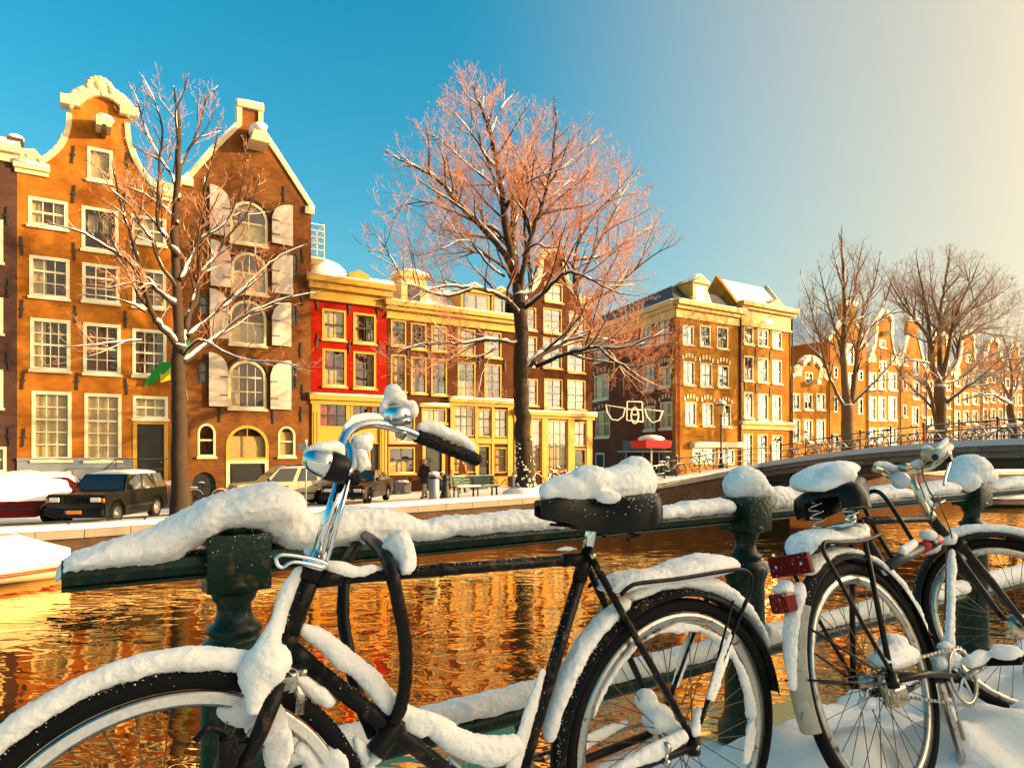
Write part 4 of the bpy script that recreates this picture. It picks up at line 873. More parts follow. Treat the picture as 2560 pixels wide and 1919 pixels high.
class Tree:
    def __init__(t, name, label, s, n, seed, twig=None, maxlev=3, dens=1.0, tips=0.5, up=0.35, crown=None):
        t.base = sn(s, n, street_z(s, n)+.05); t.d = t.base.y; t.o = thing(name, label, 'tree', t.base); t.rnd = random.Random(seed)
        t.trunk = MB(); t.limb = MB(); t.tw = MB(); t.snow = MB(); t.twig = twig or TWIG; t.bark = BARK if twig is None else BARKF; t.maxlev = maxlev; t.dens = dens; t.tips = tips; t.up = up; t.c = 0; t.crown = crown
    def px(t, x, y, dd=0.0): return at(x, y, t.d+dd)
    def path(t, pts, radii, mb, seg, snow=True):
        P = spline([tuple(p)+(r,) for p, r in zip(pts, radii)], 5)
        V = [Vector(p[:3]) for p in P]; r = [max(.004, p[3]) for p in P]
        for i in range(1, len(V)-1): V[i] = V[i] + Vector((t.rnd.gauss(0,1), t.rnd.gauss(0,1), t.rnd.gauss(0,1)))*r[i]*(.28 if r[i] < .1 else .07)
        mb.tube(V, r, seg)
        if snow:
            run = []
            for i in range(len(V)):
                d = (V[min(i+1, len(V)-1)]-V[max(i-1, 0)]).normalized(); flat = math.sqrt(max(0, 1-d.z*d.z))
                if flat > .42 and r[i] > .012 and t.rnd.random() < .9: run.append((V[i]+Z*r[i]*.85, r[i]*(.66+.34*t.rnd.random())+.009))
                else:
                    if len(run) > 1: t.snow.tube([q[0] for q in run], [q[1]*(.5 if k in (0, len(run)-1) else 1) for k, q in enumerate(run)], 6)
                    run = []
            if len(run) > 1: t.snow.tube([q[0] for q in run], [q[1]*(.5 if k in (0, len(run)-1) else 1) for k, q in enumerate(run)], 6)
        return V, r
    def limbpx(t, pts, r0, r1, lev=0, n_side=None, seg=8, tip=True):
        """pts: (px x, px y, depth offset)"""
        P = [t.px(*p) for p in pts]; k = len(P); rad = [lerp(r0, r1, (i/(k-1))**.8) for i in range(k)]
        V, r = t.path(P, rad, t.limb, seg)
        L_ = sum((V[i+1]-V[i]).length for i in range(len(V)-1))
        t.sprout(V, r, L_, 1, n_side)
    def sprout(t, V, r, L_, lev, n_side=None):
        rn = t.rnd; cnt = n_side if n_side is not None else int(max(2, L_*(2.6, 3.4, 6.0, 9.0)[min(lev-1, 3)]*t.dens*rn.uniform(.8, 1.2)))
        if lev > 1: cnt = min(cnt, (99, 9, 8, 5)[lev-1])
        k = len(V)
        for j in range(cnt):
            f = (.18 if lev == 1 else .12) + (.9 if lev == 1 else .9)*(j+rn.random())/cnt
            f = min(.995, f); i = min(int(f*(k-1)), k-2); u = f*(k-1)-i; p = V[i].lerp(V[i+1], u); d = (V[i+1]-V[i]).normalized(); rr = lerp(r[i], r[i+1], u)
            ax = d.cross(Vector((rn.gauss(0,1), rn.gauss(0,1), rn.gauss(0,1)))); ax.normalize()
            a = R(rn.uniform(24, 62) if f < .93 else rn.uniform(5, 25)); nd = (Matrix.Rotation(a, 3, ax) @ d + Z*t.up*rn.uniform(.2, 1.0)*(1 if lev < 3 else .5)).normalized()
            ln = {1: rn.uniform(1.1, 2.7)*(1.15-.8*f), 2: L_*rn.uniform(.32, .62), 3: L_*rn.uniform(.3, .55), 4: L_*rn.uniform(.3, .5)}[min(lev, 4)]*(t.tips*2 if lev == 1 else 1)
            t.branch(p, nd, ln, min(rr*.62, .011+.02*ln), lev)
    def branch(t, p, d, ln, r0, lev):
        e_ = p + d*ln                                   # keep inside the natural outline of the crown
        if t.crown and lev < 4:
            x_ = CX+F*e_.x/e_.y; y_ = HY-F*(e_.z-EYE)/e_.y; lim = interp(t.crown, x_)
            if y_ < lim: ln *= .45 if y_ > lim-60 else .22
        rn = t.rnd; t.c += 1; n = 4 if lev < 3 else 3; V = [p]; q = d.copy()
        for i in range(n):
            q = (q + Vector((rn.gauss(0,.16), rn.gauss(0,.16), rn.gauss(0,.13)+.07*t.up))).normalized(); V.append(V[-1]+q*ln/n)
        r = [lerp(r0, max(.0058, r0*.3), i/n) for i in range(n+1)]
        (t.limb if lev == 1 else t.tw).tube(V, r, 5 if lev == 1 else 3, cap=False)
        if lev == 1 and r0 > .018 and abs(d.z) < .8: t.snow.tube([v+Z*r_*.8 for v, r_ in zip(V[:-1], r)], [r_*.7+.004 for r_ in r[:-1]], 5)
        if lev < t.maxlev: t.sprout(V, r, ln, lev+1)
    def done(t):
        t.trunk.build('trunk', t.bark, t.o, t.base); t.limb.build('limbs', t.bark, t.o, t.base)
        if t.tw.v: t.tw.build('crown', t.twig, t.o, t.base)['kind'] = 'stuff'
        if t.snow.v: t.snow.build('snow_cover', M['snowf'], t.o, t.base)['kind'] = 'stuff'
    def bole(t, pts, rad, seg=12, foot=True):
        P = [t.px(*p) for p in pts]; 
        if foot: P = [t.base + Z*-.2] + P; rad = [rad[0]*1.35] + list(rad)
        return t.path(P, rad, t.trunk, seg, snow=False)
# ---------------------------------------------------------------- tree 1, before the neck gable house
n1 = 24.9; s1 = s_at(449, n1); t = Tree('canal_tree', 'slender bare snowy tree in front of the shuttered warehouse', s1, n1, 3, maxlev=4, dens=.85, tips=.42, up=.5, crown=[(150,540),(230,330),(330,215),(395,165),(425,158),(480,185),(545,215),(610,330),(720,540)])
t.bole([(449,1180,0),(449,1040,0),(446,940,0),(450,860,0)], [.26,.235,.22,.21])
t.bole([(450,860,0),(441,700,.1),(437,560,.1),(446,420,0),(447,320,0),(440,250,0),(434,215,0)], [.17,.14,.115,.09,.07,.04,.015], 9, False)
for pts, a, b in (
    ([(446,870,0),(425,840,-.3),(390,800,-.6),(365,740,-.9),(352,690,-1.1),(338,620,-1.2),(318,560,-1.3),(300,500,-1.2),(285,430,-1.3)], .12, .025),
    ([(440,760,0),(410,740,-.4),(370,700,-.8),(330,660,-1),(270,620,-1.4),(200,580,-1.6),(130,560,-1.8)], .09, .02),
    ([(448,640,0),(420,600,-.3),(395,560,-.3),(396,480,-.3),(400,400,-.2),(405,320,0),(385,250,.2),(355,190,.4)], .09, .012),
    ([(447,500,0),(430,440,.4),(390,380,.7),(360,310,.9),(340,240,1.1),(322,215,1.2)], .06, .012),
    ([(447,430,0),(470,380,.4),(500,310,.6),(515,250,.7),(545,215,.8)], .055, .012),
    ([(447,360,0),(440,280,-.4),(460,230,-.6),(470,190,-.7)], .045, .01),
    ([(455,880,0),(470,800,.5),(490,740,.8),(500,650,1.0),(505,560,1.1),(512,480,1.2),(530,400,1.2),(545,330,1.4)], .12, .02),
    ([(458,905,0),(520,860,.8),(580,810,1.4),(650,770,1.8),(720,745,2.1),(800,730,2.4)], .09, .02),
    ([(470,840,.2),(530,790,1),(590,740,1.5),(640,690,1.9),(700,640,2.2),(770,610,2.4)], .075, .018),
    ([(463,820,.2),(500,700,1),(540,640,1.4),(570,590,1.6),(620,530,1.8),(650,440,2)], .08, .018),
    ([(452,700,0),(480,640,.6),(500,600,.8),(560,560,1),(600,480,1.2),(620,400,1.3)], .07, .015),
    ([(440,720,0),(395,650,-.8),(380,600,-1),(350,560,-1.3),(330,520,-1.5),(275,470,-1.8)], .065, .015),
    ([(365,780,-.8),(330,760,-1),(280,745,-1.3),(195,735,-1.6)], .045, .012),
    ([(355,850,-.6),(300,855,-1),(230,862,-1.4),(160,868,-1.6)], .04, .012),
    ([(456,890,0),(500,850,-.6),(560,880,-1),(620,900,-1.3),(700,905,-1.5),(760,920,-1.8)], .045, .012),
    ([(446,560,0),(410,520,.6),(350,480,1),(300,460,1.4),(215,400,1.7)], .05, .012)): t.limbpx(pts, a, b)
t.done()
# ---------------------------------------------------------------- tree 2, the tall one in the middle
n2 = 24.9; s2 = s_at(1312, n2); t = Tree('canal_tree', 'tallest bare tree with pink frosted crown in the middle of the photo', s2, n2, 11, maxlev=4, dens=.84, tips=.76, up=.38, crown=[(860,640),(900,560),(940,420),(1000,300),(1060,260),(1120,190),(1172,145),(1215,180),(1290,225),(1390,270),(1470,300),(1545,330),(1610,420),(1700,560),(1760,660)])
t.bole([(1314,1190,0),(1308,1100,0),(1304,1010,0),(1300,930,0),(1304,850,0),(1300,780,0),(1296,735,0)], [.42,.37,.33,.31,.30,.29,.28], 14)
for pts, a, b in (
    ([(1296,740,0),(1288,690,0),(1275,620,-.2),(1262,560,-.3),(1255,480,-.4),(1240,400,-.5),(1225,330,-.6),(1208,280,-.6),(1192,245,-.7),(1182,212,-.7)], .23, .025),
    ([(1290,700,0),(1265,640,-.5),(1225,590,-1),(1180,545,-1.5),(1140,500,-2),(1100,455,-2.4),(1055,425,-2.8),(1010,405,-3.1),(965,380,-3.4)], .18, .02),
    ([(1262,600,-.3),(1230,570,0),(1160,540,.3),(1110,520,.7),(1070,505,1),(1020,510,1.3),(975,530,1.6)], .09, .015),
    ([(1292,720,.1),(1262,670,.6),(1215,640,1),(1170,620,1.4),(1140,590,1.8),(1100,560,2.1)], .1, .015),
    ([(1298,790,0),(1280,760,-.6),(1240,735,-1.2),(1190,720,-1.8),(1130,715,-2.3),(1070,725,-2.7),(1010,760,-3)], .12, .02),
    ([(1180,720,-1.9),(1120,740,-2.2),(1060,725,-2.7),(1010,700,-3.1),(975,640,-3.4),(950,600,-3.7),(930,580,-3.9)], .07, .012),
    ([(1298,860,0),(1270,855,-.5),(1225,848,-1),(1160,858,-1.5),(1100,858,-1.9),(1040,862,-2.3),(1000,878,-2.6)], .10, .02),
    ([(1255,850,-.7),(1240,870,-.5),(1215,885,-.3),(1190,895,-.2)], .05, .02),
    ([(1296,740,.1),(1290,660,.5),(1285,600,.8),(1280,530,1.1),(1290,470,1.2),(1310,420,1.3),(1330,370,1.4),(1345,320,1.5)], .16, .02),
    ([(1300,730,.1),(1310,660,-.4),(1325,600,-.7),(1345,540,-.9),(1365,480,-1),(1378,420,-1.1),(1385,360,-1.2),(1390,290,-1.2),(1386,260,-1.2)], .15, .016),
    ([(1302,760,0),(1320,740,.4),(1330,700,.8),(1322,640,1.2),(1330,560,1.5),(1340,510,1.7)], .12, .02),
    ([(1262,560,-.3),(1250,500,.3),(1225,455,.7),(1180,420,1),(1140,385,1.3),(1100,350,1.6),(1060,330,1.8)], .09, .015),
    ([(1240,420,-.4),(1215,390,-.9),(1190,350,-1.3),(1160,310,-1.6),(1130,275,-1.8)], .07, .012),
    ([(1225,340,-.5),(1240,300,0),(1260,260,.4),(1285,235,.7)], .06, .012),
    ([(1285,560,.9),(1310,520,1.5),(1345,480,2),(1385,440,2.4),(1430,400,2.8),(1500,340,3.2)], .09, .015),
    ([(1260,520,-.3),(1290,480,-.8),(1330,450,-1.2),(1380,430,-1.6),(1440,410,-2)], .07, .012),
    ([(1300,960,0),(1325,910,.4),(1360,880,.8),(1400,860,1.2),(1430,835,1.5),(1450,790,1.8),(1438,720,2),(1436,650,2.2),(1450,580,2.4),(1455,500,2.6),(1470,420,2.8)], .2, .02),
    ([(1437,690,2.1),(1410,650,2.4),(1385,600,2.7),(1375,560,2.9),(1330,530,3.1)], .08, .015),
    ([(1436,720,2),(1470,660,2.4),(1500,600,2.7),(1530,540,3),(1560,480,3.3),(1600,430,3.5)], .10, .015),
    ([(1340,915,.5),(1390,895,0),(1430,880,-.4),(1480,868,-.8),(1530,870,-1.2),(1570,865,-1.5),(1620,845,-1.8),(1690,830,-2.1)], .12, .02),
    ([(1440,780,1.9),(1480,750,1.4),(1530,725,1),(1570,690,.6),(1630,640,.3),(1690,610,0)], .10, .015),
    ([(1500,870,-1),(1540,905,-1.2),(1590,915,-1.5),(1650,900,-1.9)], .06, .014),
    ([(1310,770,0),(1350,740,-.7),(1400,690,-1.2),(1430,680,-1.6),(1480,700,-2),(1540,730,-2.3),(1600,740,-2.6)], .11, .016),
    ([(1450,560,2.4),(1500,520,2),(1550,470,1.7),(1590,420,1.4)], .06, .012),
    ([(1440,650,2.2),(1500,640,2.8),(1570,600,3.2),(1640,560,3.5)], .07, .012),
    ([(1305,640,-.4),(1340,610,-1),(1370,620,-1.5),(1420,610,-1.8),(1470,560,-2)], .06, .012),
    ([(1260,690,0),(1220,660,-1.5),(1170,600,-2.2),(1110,620,-2.8),(1040,640,-3.2)], .06, .012)): t.limbpx(pts, a, b)
t.done()
mb = MB(); rn = random.Random(5)
for k in range(170):
    z = rn.random()**1.7*2.4; a = rn.uniform(0, 6.28); rr = .40+.12*math.exp(-z*1.5)
    p = t.base+Vector((math.cos(a)*rr, math.sin(a)*rr, z)); mb.ball(p, (rn.uniform(.02,.07),)*2+(rn.uniform(.02,.06),), 6, 4)
mb.ball(t.base+Z*.0, (1.0,1.0,.34), 18, 8); mb.build('snow_mound', M['snowf'], t.o, t.base)['kind'] = 'stuff'
# ---------------------------------------------------------------- trees beyond the bridge
def far_tree(label, x, seed, trunk, limbs, dens, tips, up, crown=None):
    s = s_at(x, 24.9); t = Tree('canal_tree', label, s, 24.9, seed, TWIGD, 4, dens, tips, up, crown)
    t.bole(*trunk); 
    for pts, a, b in limbs: t.limbpx(pts, a, b, seg=6)
    t.done()
far_tree('bare tree with upright branches beside the ochre spout gable beyond the bridge', 2122, 21, ([(2122,1130,0),(2119,1060,0),(2118,1010,0)], [.42,.38,.35]), (
    ([(2118,1020,0),(2112,940,0),(2108,860,0),(2112,780,0),(2108,700,0),(2105,620,0),(2103,585,0)], .28, .03),
    ([(2124,1050,0),(2135,960,.5),(2142,900,.8),(2150,840,1),(2160,770,1.3),(2185,710,1.6),(2200,640,1.8)], .24, .025),
    ([(2112,1020,0),(2085,970,-.6),(2066,920,-1),(2050,850,-1.4),(2035,800,-1.6),(2020,740,-1.9),(2000,680,-2.2)], .12, .02),
    ([(2115,930,0),(2095,850,.6),(2075,780,1),(2060,720,1.3),(2045,660,1.6)], .12, .02),
    ([(2112,820,0),(2130,760,.6),(2140,700,1),(2150,640,1.2),(2160,600,1.4)], .1, .02),
    ([(2130,1010,.2),(2170,970,-.5),(2210,930,-1),(2240,890,-1.4),(2260,870,-1.6)], .09, .02),
    ([(2145,880,.8),(2175,820,1.4),(2210,760,1.9),(2230,700,2.2),(2250,660,2.4)], .12, .02),
    ([(2108,720,0),(2090,660,-.7),(2080,620,-1)], .07, .015),
    ([(2050,860,-1.4),(2020,830,-1.8),(1995,790,-2.2)], .05, .015)), .72, .72, .6, [(1970,760),(2030,660),(2080,600),(2105,575),(2160,600),(2230,650),(2290,720)])
far_tree('broad fan shaped bare tree beyond the bridge at the right', 2352, 23, ([(2352,1130,0),(2352,1060,0),(2349,960,0)], [.46,.42,.40]), (
    ([(2349,965,0),(2330,910,-.4),(2325,860,-.6),(2320,800,-.7),(2310,740,-.9),(2300,690,-1),(2290,640,-1.1)], .28, .025),
    ([(2340,950,0),(2325,860,.6),(2290,800,1),(2255,770,1.4),(2235,740,1.8),(2200,690,2.1)], .15, .02),
    ([(2352,940,0),(2349,860,.2),(2350,790,.2),(2360,720,.2),(2370,660,.2),(2375,620,.2)], .22, .02),
    ([(2355,940,0),(2370,880,-.5),(2380,820,-.9),(2400,760,-1.2),(2430,700,-1.4),(2450,650,-1.6)], .2, .02),
    ([(2356,950,0),(2390,900,.5),(2400,850,.8),(2430,800,1.2),(2480,750,1.6),(2530,700,1.9)], .18, .02),
    ([(2358,960,0),(2400,945,.9),(2430,920,1.4),(2470,890,1.8),(2520,860,2.2)], .14, .02),
    ([(2362,1010,0),(2400,980,-1),(2450,940,-1.7),(2500,900,-2.3),(2550,870,-2.8)], .14, .02),
    ([(2345,920,0),(2310,905,-.8),(2270,900,-1.3),(2220,890,-1.8)], .1, .018),
    ([(2322,840,-.6),(2280,790,-1.3),(2240,730,-1.9),(2215,680,-2.3)], .12, .02),
    ([(2380,820,-.9),(2420,770,-1.6),(2470,710,-2.1),(2500,670,-2.4)], .12, .02),
    ([(2349,800,.2),(2330,730,.9),(2325,660,1.2)], .1, .02),
    ([(2400,850,.8),(2460,820,1.5),(2520,780,2),(2560,740,2.4)], .1, .018),
    ([(2340,1060,0),(2330,1000,-.5),(2318,960,-.8),(2308,950,-.9)], .16, .10),
    ([(2405,1000,-1),(2450,990,-1.6),(2500,1005,-2),(2560,1012,-2.4)], .06, .015)), .75, .8, .35, [(2170,760),(2210,680),(2270,630),(2360,605),(2440,625),(2520,670),(2580,740)])
far_tree('low spreading bare tree at the right edge beyond the bridge railing', 2530, 29, ([(2536,1090,0),(2528,1040,0),(2525,1010,0)], [.34,.3,.28]), (
    ([(2525,1010,0),(2490,990,-.8),(2455,985,-1.4),(2420,965,-2)], .14, .02), ([(2525,1000,0),(2500,950,.6),(2470,930,1),(2440,925,1.5)], .12, .02),
    ([(2526,1000,0),(2530,940,0),(2520,880,.3),(2500,830,.6)], .16, .02), ([(2528,1000,0),(2560,940,.5),(2590,880,.9)], .14, .02), ([(2530,1060,0),(2480,1080,-2),(2430,1090,-3.2),(2390,1105,-4)], .16, .06)), .9, .7, .4)
# ================================================================== STREET FURNITURE, CARS, BOATS, PEOPLE
def frame_at(p, fwd):
    f = Vector((fwd[0], fwd[1], 0)).normalized(); return math.atan2(f.y, f.x)
PAINT = lambda n_, c: mat(n_, c, 0.25, 0.0, var=0.08, spec=0.22, coat=0.1)
GLASSC = mat('car_glass', (0.012, 0.016, 0.018), 0.04, spec=0.9, var=0.1)
def wheel_mesh(r, w):
    t = MB().lathe([(r*.6,-w/2),(r*.92,-w/2),(r,-w*.32),(r,w*.32),(r*.92,w/2),(r*.6,w/2)], seg=20)
    q = MB().lathe([(.01,-w*.2),(r*.55,-w*.2),(r*.62,-w*.42),(r*.64,-w*.5)], seg=20)
    for k in range(5):
        a = 2*math.pi*k/5; q.bar((0,0,-w*.44), (r*.58*math.cos(a), r*.58*math.sin(a), -w*.44), r*.16, w*.12, Vector((0,0,1)))
    q.lathe([(.01,-w*.52),(r*.14,-w*.52),(r*.16,-w*.3)], seg=10)
    return t.mesh('tyre', M['rubber']), q.mesh('rim', mat('alloy', (0.55,0.52,0.48), 0.35, 0.7))
def car(name, label, p, fwd, paint, L_, W_, H_, prof, cab, wr=.33, wx=(.32,-.3), snowroof=.08, grille='slats', lights=True, plate=True, fullsnow=False, arch=None, rails=False, tail=(0.5,0.01,0.01)):
    """prof: upper outline of the lower body front to rear as (x fraction, z); cab: roof line corner points ((xb, zb),(xr, zr),(xr2, zr2),(xb2, zb2))"""
    t = thing(name, label, 'car', p, frame_at(p, fwd)); hl = L_/2
    wxs = [wx[0]*L_, wx[1]*L_]; zb = .26
    low = []
    for x in sorted(wxs):
        ra = wr+.07
        a0 = math.asin(max(-1, min(1, (zb-wr)/ra)))
        for i in range(9):
            a = math.pi-a0 - (math.pi-2*a0)*i/8; low.append((x+ra*math.cos(a), wr+ra*math.sin(a)))
    outl = [(-hl+.03, zb+.06)] + low + [(hl-.03, zb+.05)] + [(x*hl, z) for x, z in prof]
    bm = bmesh.new(); n = len(outl)
    va = [bm.verts.new((x, -W_/2, z)) for x, z in outl]; vb = [bm.verts.new((x, W_/2, z)) for x, z in outl]
    bm.faces.new(va); bm.faces.new(vb[::-1])
    for i in range(n): bm.faces.new((va[(i+1) % n], va[i], vb[i], vb[(i+1) % n]))
    bm.normal_update(); es = [e for e in bm.edges if e.calc_face_angle(0) > .5 and (abs(e.verts[0].co.y) == abs(e.verts[1].co.y))]
    bmesh.ops.bevel(bm, geom=es, offset=.05, segments=2, affect='EDGES', clamp_overlap=True)
    mb = MB(); mb.bm(bm); body = mb.build('body', paint, t, ang=35)
    (xb, zb1), (xr, zr), (xr2, zr2), (xb2, zb2) = [(x*hl, z) for x, z in cab]; w1, w2 = W_/2-.04, W_/2-.2
    V = [Vector(v) for v in ((xb,-w1,zb1),(xb,w1,zb1),(xr,-w2,zr),(xr,w2,zr),(xr2,-w2,zr2),(xr2,w2,zr2),(xb2,-w1,zb2),(xb2,w1,zb2))]
    c = MB().add(V, [(0,2,3,1),(2,4,5,3),(4,6,7,5),(0,6,4,2),(1,3,5,7),(0,1,7,6)]); c.build('cabin', paint, t)
    def pane(name, P, off):
        ce = sum(P, Vector())/len(P); nrm = (P[1]-P[0]).cross(P[2]-P[0]).normalized()
        if nrm.dot(off) < 0: nrm = -nrm
        return MB().add([ce+(q-ce)*.9+nrm*.012 for q in P], [tuple(range(len(P)))]).build(name, GLASSC, t)
    pane('windscreen', [V[0],V[2],V[3],V[1]], Vector((1,0,.3))); pane('rear_window', [V[4],V[6],V[7],V[5]], Vector((-1,0,.3)))
    for sd, (a, b_, c_, d_) in ((-1,(0,2,4,6)),(1,(1,3,5,7))):
        for f0, f1 in ((.04,.36),(.39,.68),(.71,.97)):
            P = [V[a].lerp(V[d_], f0), V[b_].lerp(V[c_], f0 if f0 > .1 else .0), V[b_].lerp(V[c_], f1), V[a].lerp(V[d_], f1)]; pane('side_window', P, Vector((0,sd,.2)))
        m_ = MB(); m_.ball((xb-.15, sd*(W_/2+.1), zb1+.1), (.07,.1,.08), 8, 6); m_.build('mirror', M['black'], t)
        for hx in (.05, -.22): MB().box((hx*L_, sd*(W_/2+.012), zb1-.14), (.16,.03,.035)).build('door_handle', M['black'], t)
        for gx in (.16, -.06, -.28): MB().box((gx*L_, sd*(W_/2+.001), (zb1+.4)/2), (.012,.006,zb1-.42)).build('door_seam', M['black'], t)
        MB().box((0, sd*(W_/2+.012), .55), (L_*.42,.03,.06)).build('trim_strip', M['black'], t)
    ty, rm = wheel_mesh(wr, .2)
    for x in wxs:
        for sd in (-1, 1):
            w = link('wheel', ty, t, (x, sd*(W_/2-.11), wr), (R(-90) if sd < 0 else R(90), 0, 0)); link('rim', rm, w, None, (R(180), 0, 0) if False else None)
    b = MB().cham((hl-.0, 0, .47), (.2, W_*.98, .2), .04); b.build('front_bumper', M['plastic'], t); MB().cham((-hl+.0, 0, .5), (.18, W_*.98, .2), .04).build('rear_bumper', M['plastic'], t)
    zl = prof[1][1]-.15
    if lights:
        for sd in (-1, 1):
            MB().cham((hl-.01, sd*(W_/2-.27), zl+.02), (.06,.3,.14), .02).build('headlight', mat('headlight_glass', (0.75,0.72,0.65), 0.1), t)
            MB().cham((hl-.03, sd*(W_/2-.06), zl), (.08,.1,.13), .02).build('indicator', mat('amber_lens', (0.75,0.16,0.01), 0.2), t)
            MB().cham((-hl+.0, sd*(W_/2-.09), zl+.12), (.06,.14,.32), .02).build('tail_light', mat('red_lens', tail, 0.2), t)
        g = MB().box((hl-.02, 0, zl+.01), (.04, W_-.95, .2)); g.build('grille', M['black'], t)
        for k in range(7): MB().box((hl+.004, (k-3)*(W_-1.05)/7, zl+.01), (.02,.04,.19)).build('grille_bar', paint if grille == 'slats' else M['steel'], t)
    if plate:
        MB().box((hl+.11, 0, .48), (.015,.5,.11)).build('number_plate', mat('orange_plate', (0.85,0.25,0.01), 0.4, var=.04), t)
        MB().box((hl+.112, -.215, .48), (.015,.06,.108)).build('plate_band', mat('blue_plate', (0.02,0.05,0.4), 0.4), t)
    if rails:
        for sd in (-1,1): MB().tube([(xr-.2,sd*w2,zr+.02),(xr-.3,sd*w2,zr+.07),(xr2+.3,sd*w2,zr2+.07),(xr2+.2,sd*w2,zr2+.02)], .02, 6).build('roof_rail', M['black'], t)
    if snowroof:
        xs_ = fr(xr2+.02, xr-.02, .25); MB().tube([(x, 0, lerp(zr2, zr, (x-xr2)/(xr-xr2))+.01) for x in xs_], [w2*(.8 if i in (0, len(xs_)-1) else .98) for i in range(len(xs_))], 12, ru=[snowroof*(.5 if i in (0, len(xs_)-1) else random.uniform(.85,1.15)) for i in range(len(xs_))]).build('roof_snow', M['snowf'], t)
    if fullsnow:
        sm_ = MB(); xs_ = fr(-hl-.02, hl+.02, .18)
        for_z = [(-1.0,.82),(-.93,1.0),(-.75,zr+.1),(-.2,zr+.22),(.25,zr+.16),(.5,1.2),(.8,1.08),(1.0,.86)]
        n_ = 10; VV = []; FF = []
        for i, x in enumerate(xs_):
            zt = interp([(q[0]*hl, q[1]) for q in for_z], x); e = 1-(abs(x)/(hl+.04))**8*.3
            for k in range(n_+1):
                a = math.pi*k/n_; VV.append(Vector((x, -math.cos(a)*(W_/2+.05)*e, .78+(zt-.78)*math.sin(a)**.45+.03*noise.noise(Vector((x*3,k*.7,1))))))
        for i in range(len(xs_)-1):
            for k in range(n_): a = i*(n_+1)+k; FF.append((a, a+1, a+n_+2, a+n_+1))
        sm_.add(VV, FF, True); sm_.build('snow_cover', M['snowf'], t)
    return t
def on_street(x, y0, n): s = s_at(x, n); return sn(s, n, street_z(s, n)+.03)
random.seed(8)
p = at(187, 1316, 20.8); p = Vector((p.x-.04*2.1, p.y+2.1, street_z(0, 25)-.03))
car('off_road_car', 'black boxy off-road car with orange plate and snow on its roof', p, (.04,-1), PAINT('black_car_paint', (0.006,0.006,0.005)), 4.2, 1.76, 1.62, [(1.0,.62),(1.0,.98),(.95,1.02),(.38,1.08),(-.97,1.08),(-1.0,1.0)], ((.4,1.06),(.16,1.58),(-.9,1.58),(-.99,1.06)), wr=.36, snowroof=.1)
p = at(855, 1262, 26.8); p = Vector((p.x+.2, p.y+2.3, street_z(9, 27)+.0))
car('parked_car', 'dark sedan with sloping rear parked beside the chrome handlebar stem in the photo', p, (-.08,-1), PAINT('dark_car_paint', (0.02,0.013,0.01)), 4.6, 1.72, 1.42, [(1.0,.55),(.99,.76),(.93,.83),(.33,.95),(-.7,1.0),(-.96,.95),(-1.0,.8)], ((.36,.93),(.05,1.38),(-.35,1.38),(-.88,.96)), wr=.32, snowroof=0, grille='steel', plate=False)
p = on_street(716, 0, 29.3)
car('parked_car', 'beige sport utility car parked side-on in front of the warehouse', p, (-U.x, -U.y), PAINT('beige_car_paint', (0.50,0.40,0.27)), 4.4, 1.78, 1.68, [(1.0,.6),(.99,.86),(.92,.95),(.5,1.02),(-.96,1.05),(-1.0,.95)], ((.5,1.0),(.2,1.6),(-.8,1.63),(-.97,1.02)), wr=.35, snowroof=.06, plate=False, rails=True)
p = on_street(40, 0, 27.0)
car('parked_car', 'dark red car buried under thick smooth snow at the left edge', p+Vector((-.2,0,0)), (-.93,-.36), PAINT('red_car_paint', (0.13,0.005,0.008)), 4.5, 1.8, 1.6, [(1.0,.6),(.99,.86),(.92,.95),(.5,1.0),(-.96,1.02),(-1.0,.9)], ((.5,.98),(.2,1.5),(-.75,1.5),(-.95,1.0)), wr=.34, snowroof=0, fullsnow=True, plate=False)
# low barrier along the quay edge
t = thing('car_barrier', 'low thin black barrier rail on the quay edge below the black car', 'barrier', sn(-8, 24.15, edge_z(-8))); o0 = t.location.copy()
pts = [sn(s, 24.15, edge_z(s)+.22) for s in fr(-8, 6.0, 2.0)]
MB().tube(pts, .03, 6).build('rail', M['iron'], t, o0)
for q in pts: MB().bar(q-Z*.22, q, .05, .05).build('post', M['iron'], t, o0)
# sign post
p = on_street(765, 0, 25.2); t = thing('sign_post', 'thin grey pole with small square sign in front of the beige car', 'pole', p)
MB().tube([(0,0,0),(0,0,2.45)], .03, 8).build('pole', mat('galvanised', (0.4,0.4,0.42), .45, .6), t); MB().box((-.12,0,2.3),(.34,.02,.2)).build('sign_plate', mat('sign_grey', (0.42,0.44,0.46), .5), t); MB().ball((0,0,2.48),(.05,.05,.08),8,5).build('snow_cap', M['snowf'], t)
# bench
p = on_street(1190, 0, 25.7); t = thing('bench', 'green slatted bench with snow on its seat facing the canal', 'bench', p, math.pi/2-TH)
gp = mat('bench_green', (0.035,0.10,0.055), .5)
for k in range(3): MB().b2(-1.1,1.1,.28+.02*k,.32+.02*k,.52+.13*k,.63+.13*k).build('back_slat', gp, t)
for k in range(4): MB().b2(-1.1,1.1,-.2+.12*k,-.1+.12*k,.42,.46).build('seat_slat', gp, t)
for x in (-.95, 0, .95):
    MB().bar((x,-.18,0),(x,-.14,.42),.06,.06).bar((x,.24,0),(x,.22,.45),.06,.06).bar((x,.24,.42),(x,.36,.92),.05,.05).bar((x,-.18,.41),(x,.25,.41),.06,.05).build('leg', M['iron'], t)
MB().tube([(x,.02,.47) for x in fr(-1.05,.15,.2)], .2, 8, ru=[random.uniform(.04,.09) for _ in fr(-1.05,.15,.2)]).build('seat_snow', M['snowf'], t); MB().tube([(x,.02,.47) for x in fr(.3,1.05,.2)], .18, 8, ru=.05).build('seat_snow', M['snowf'], t)
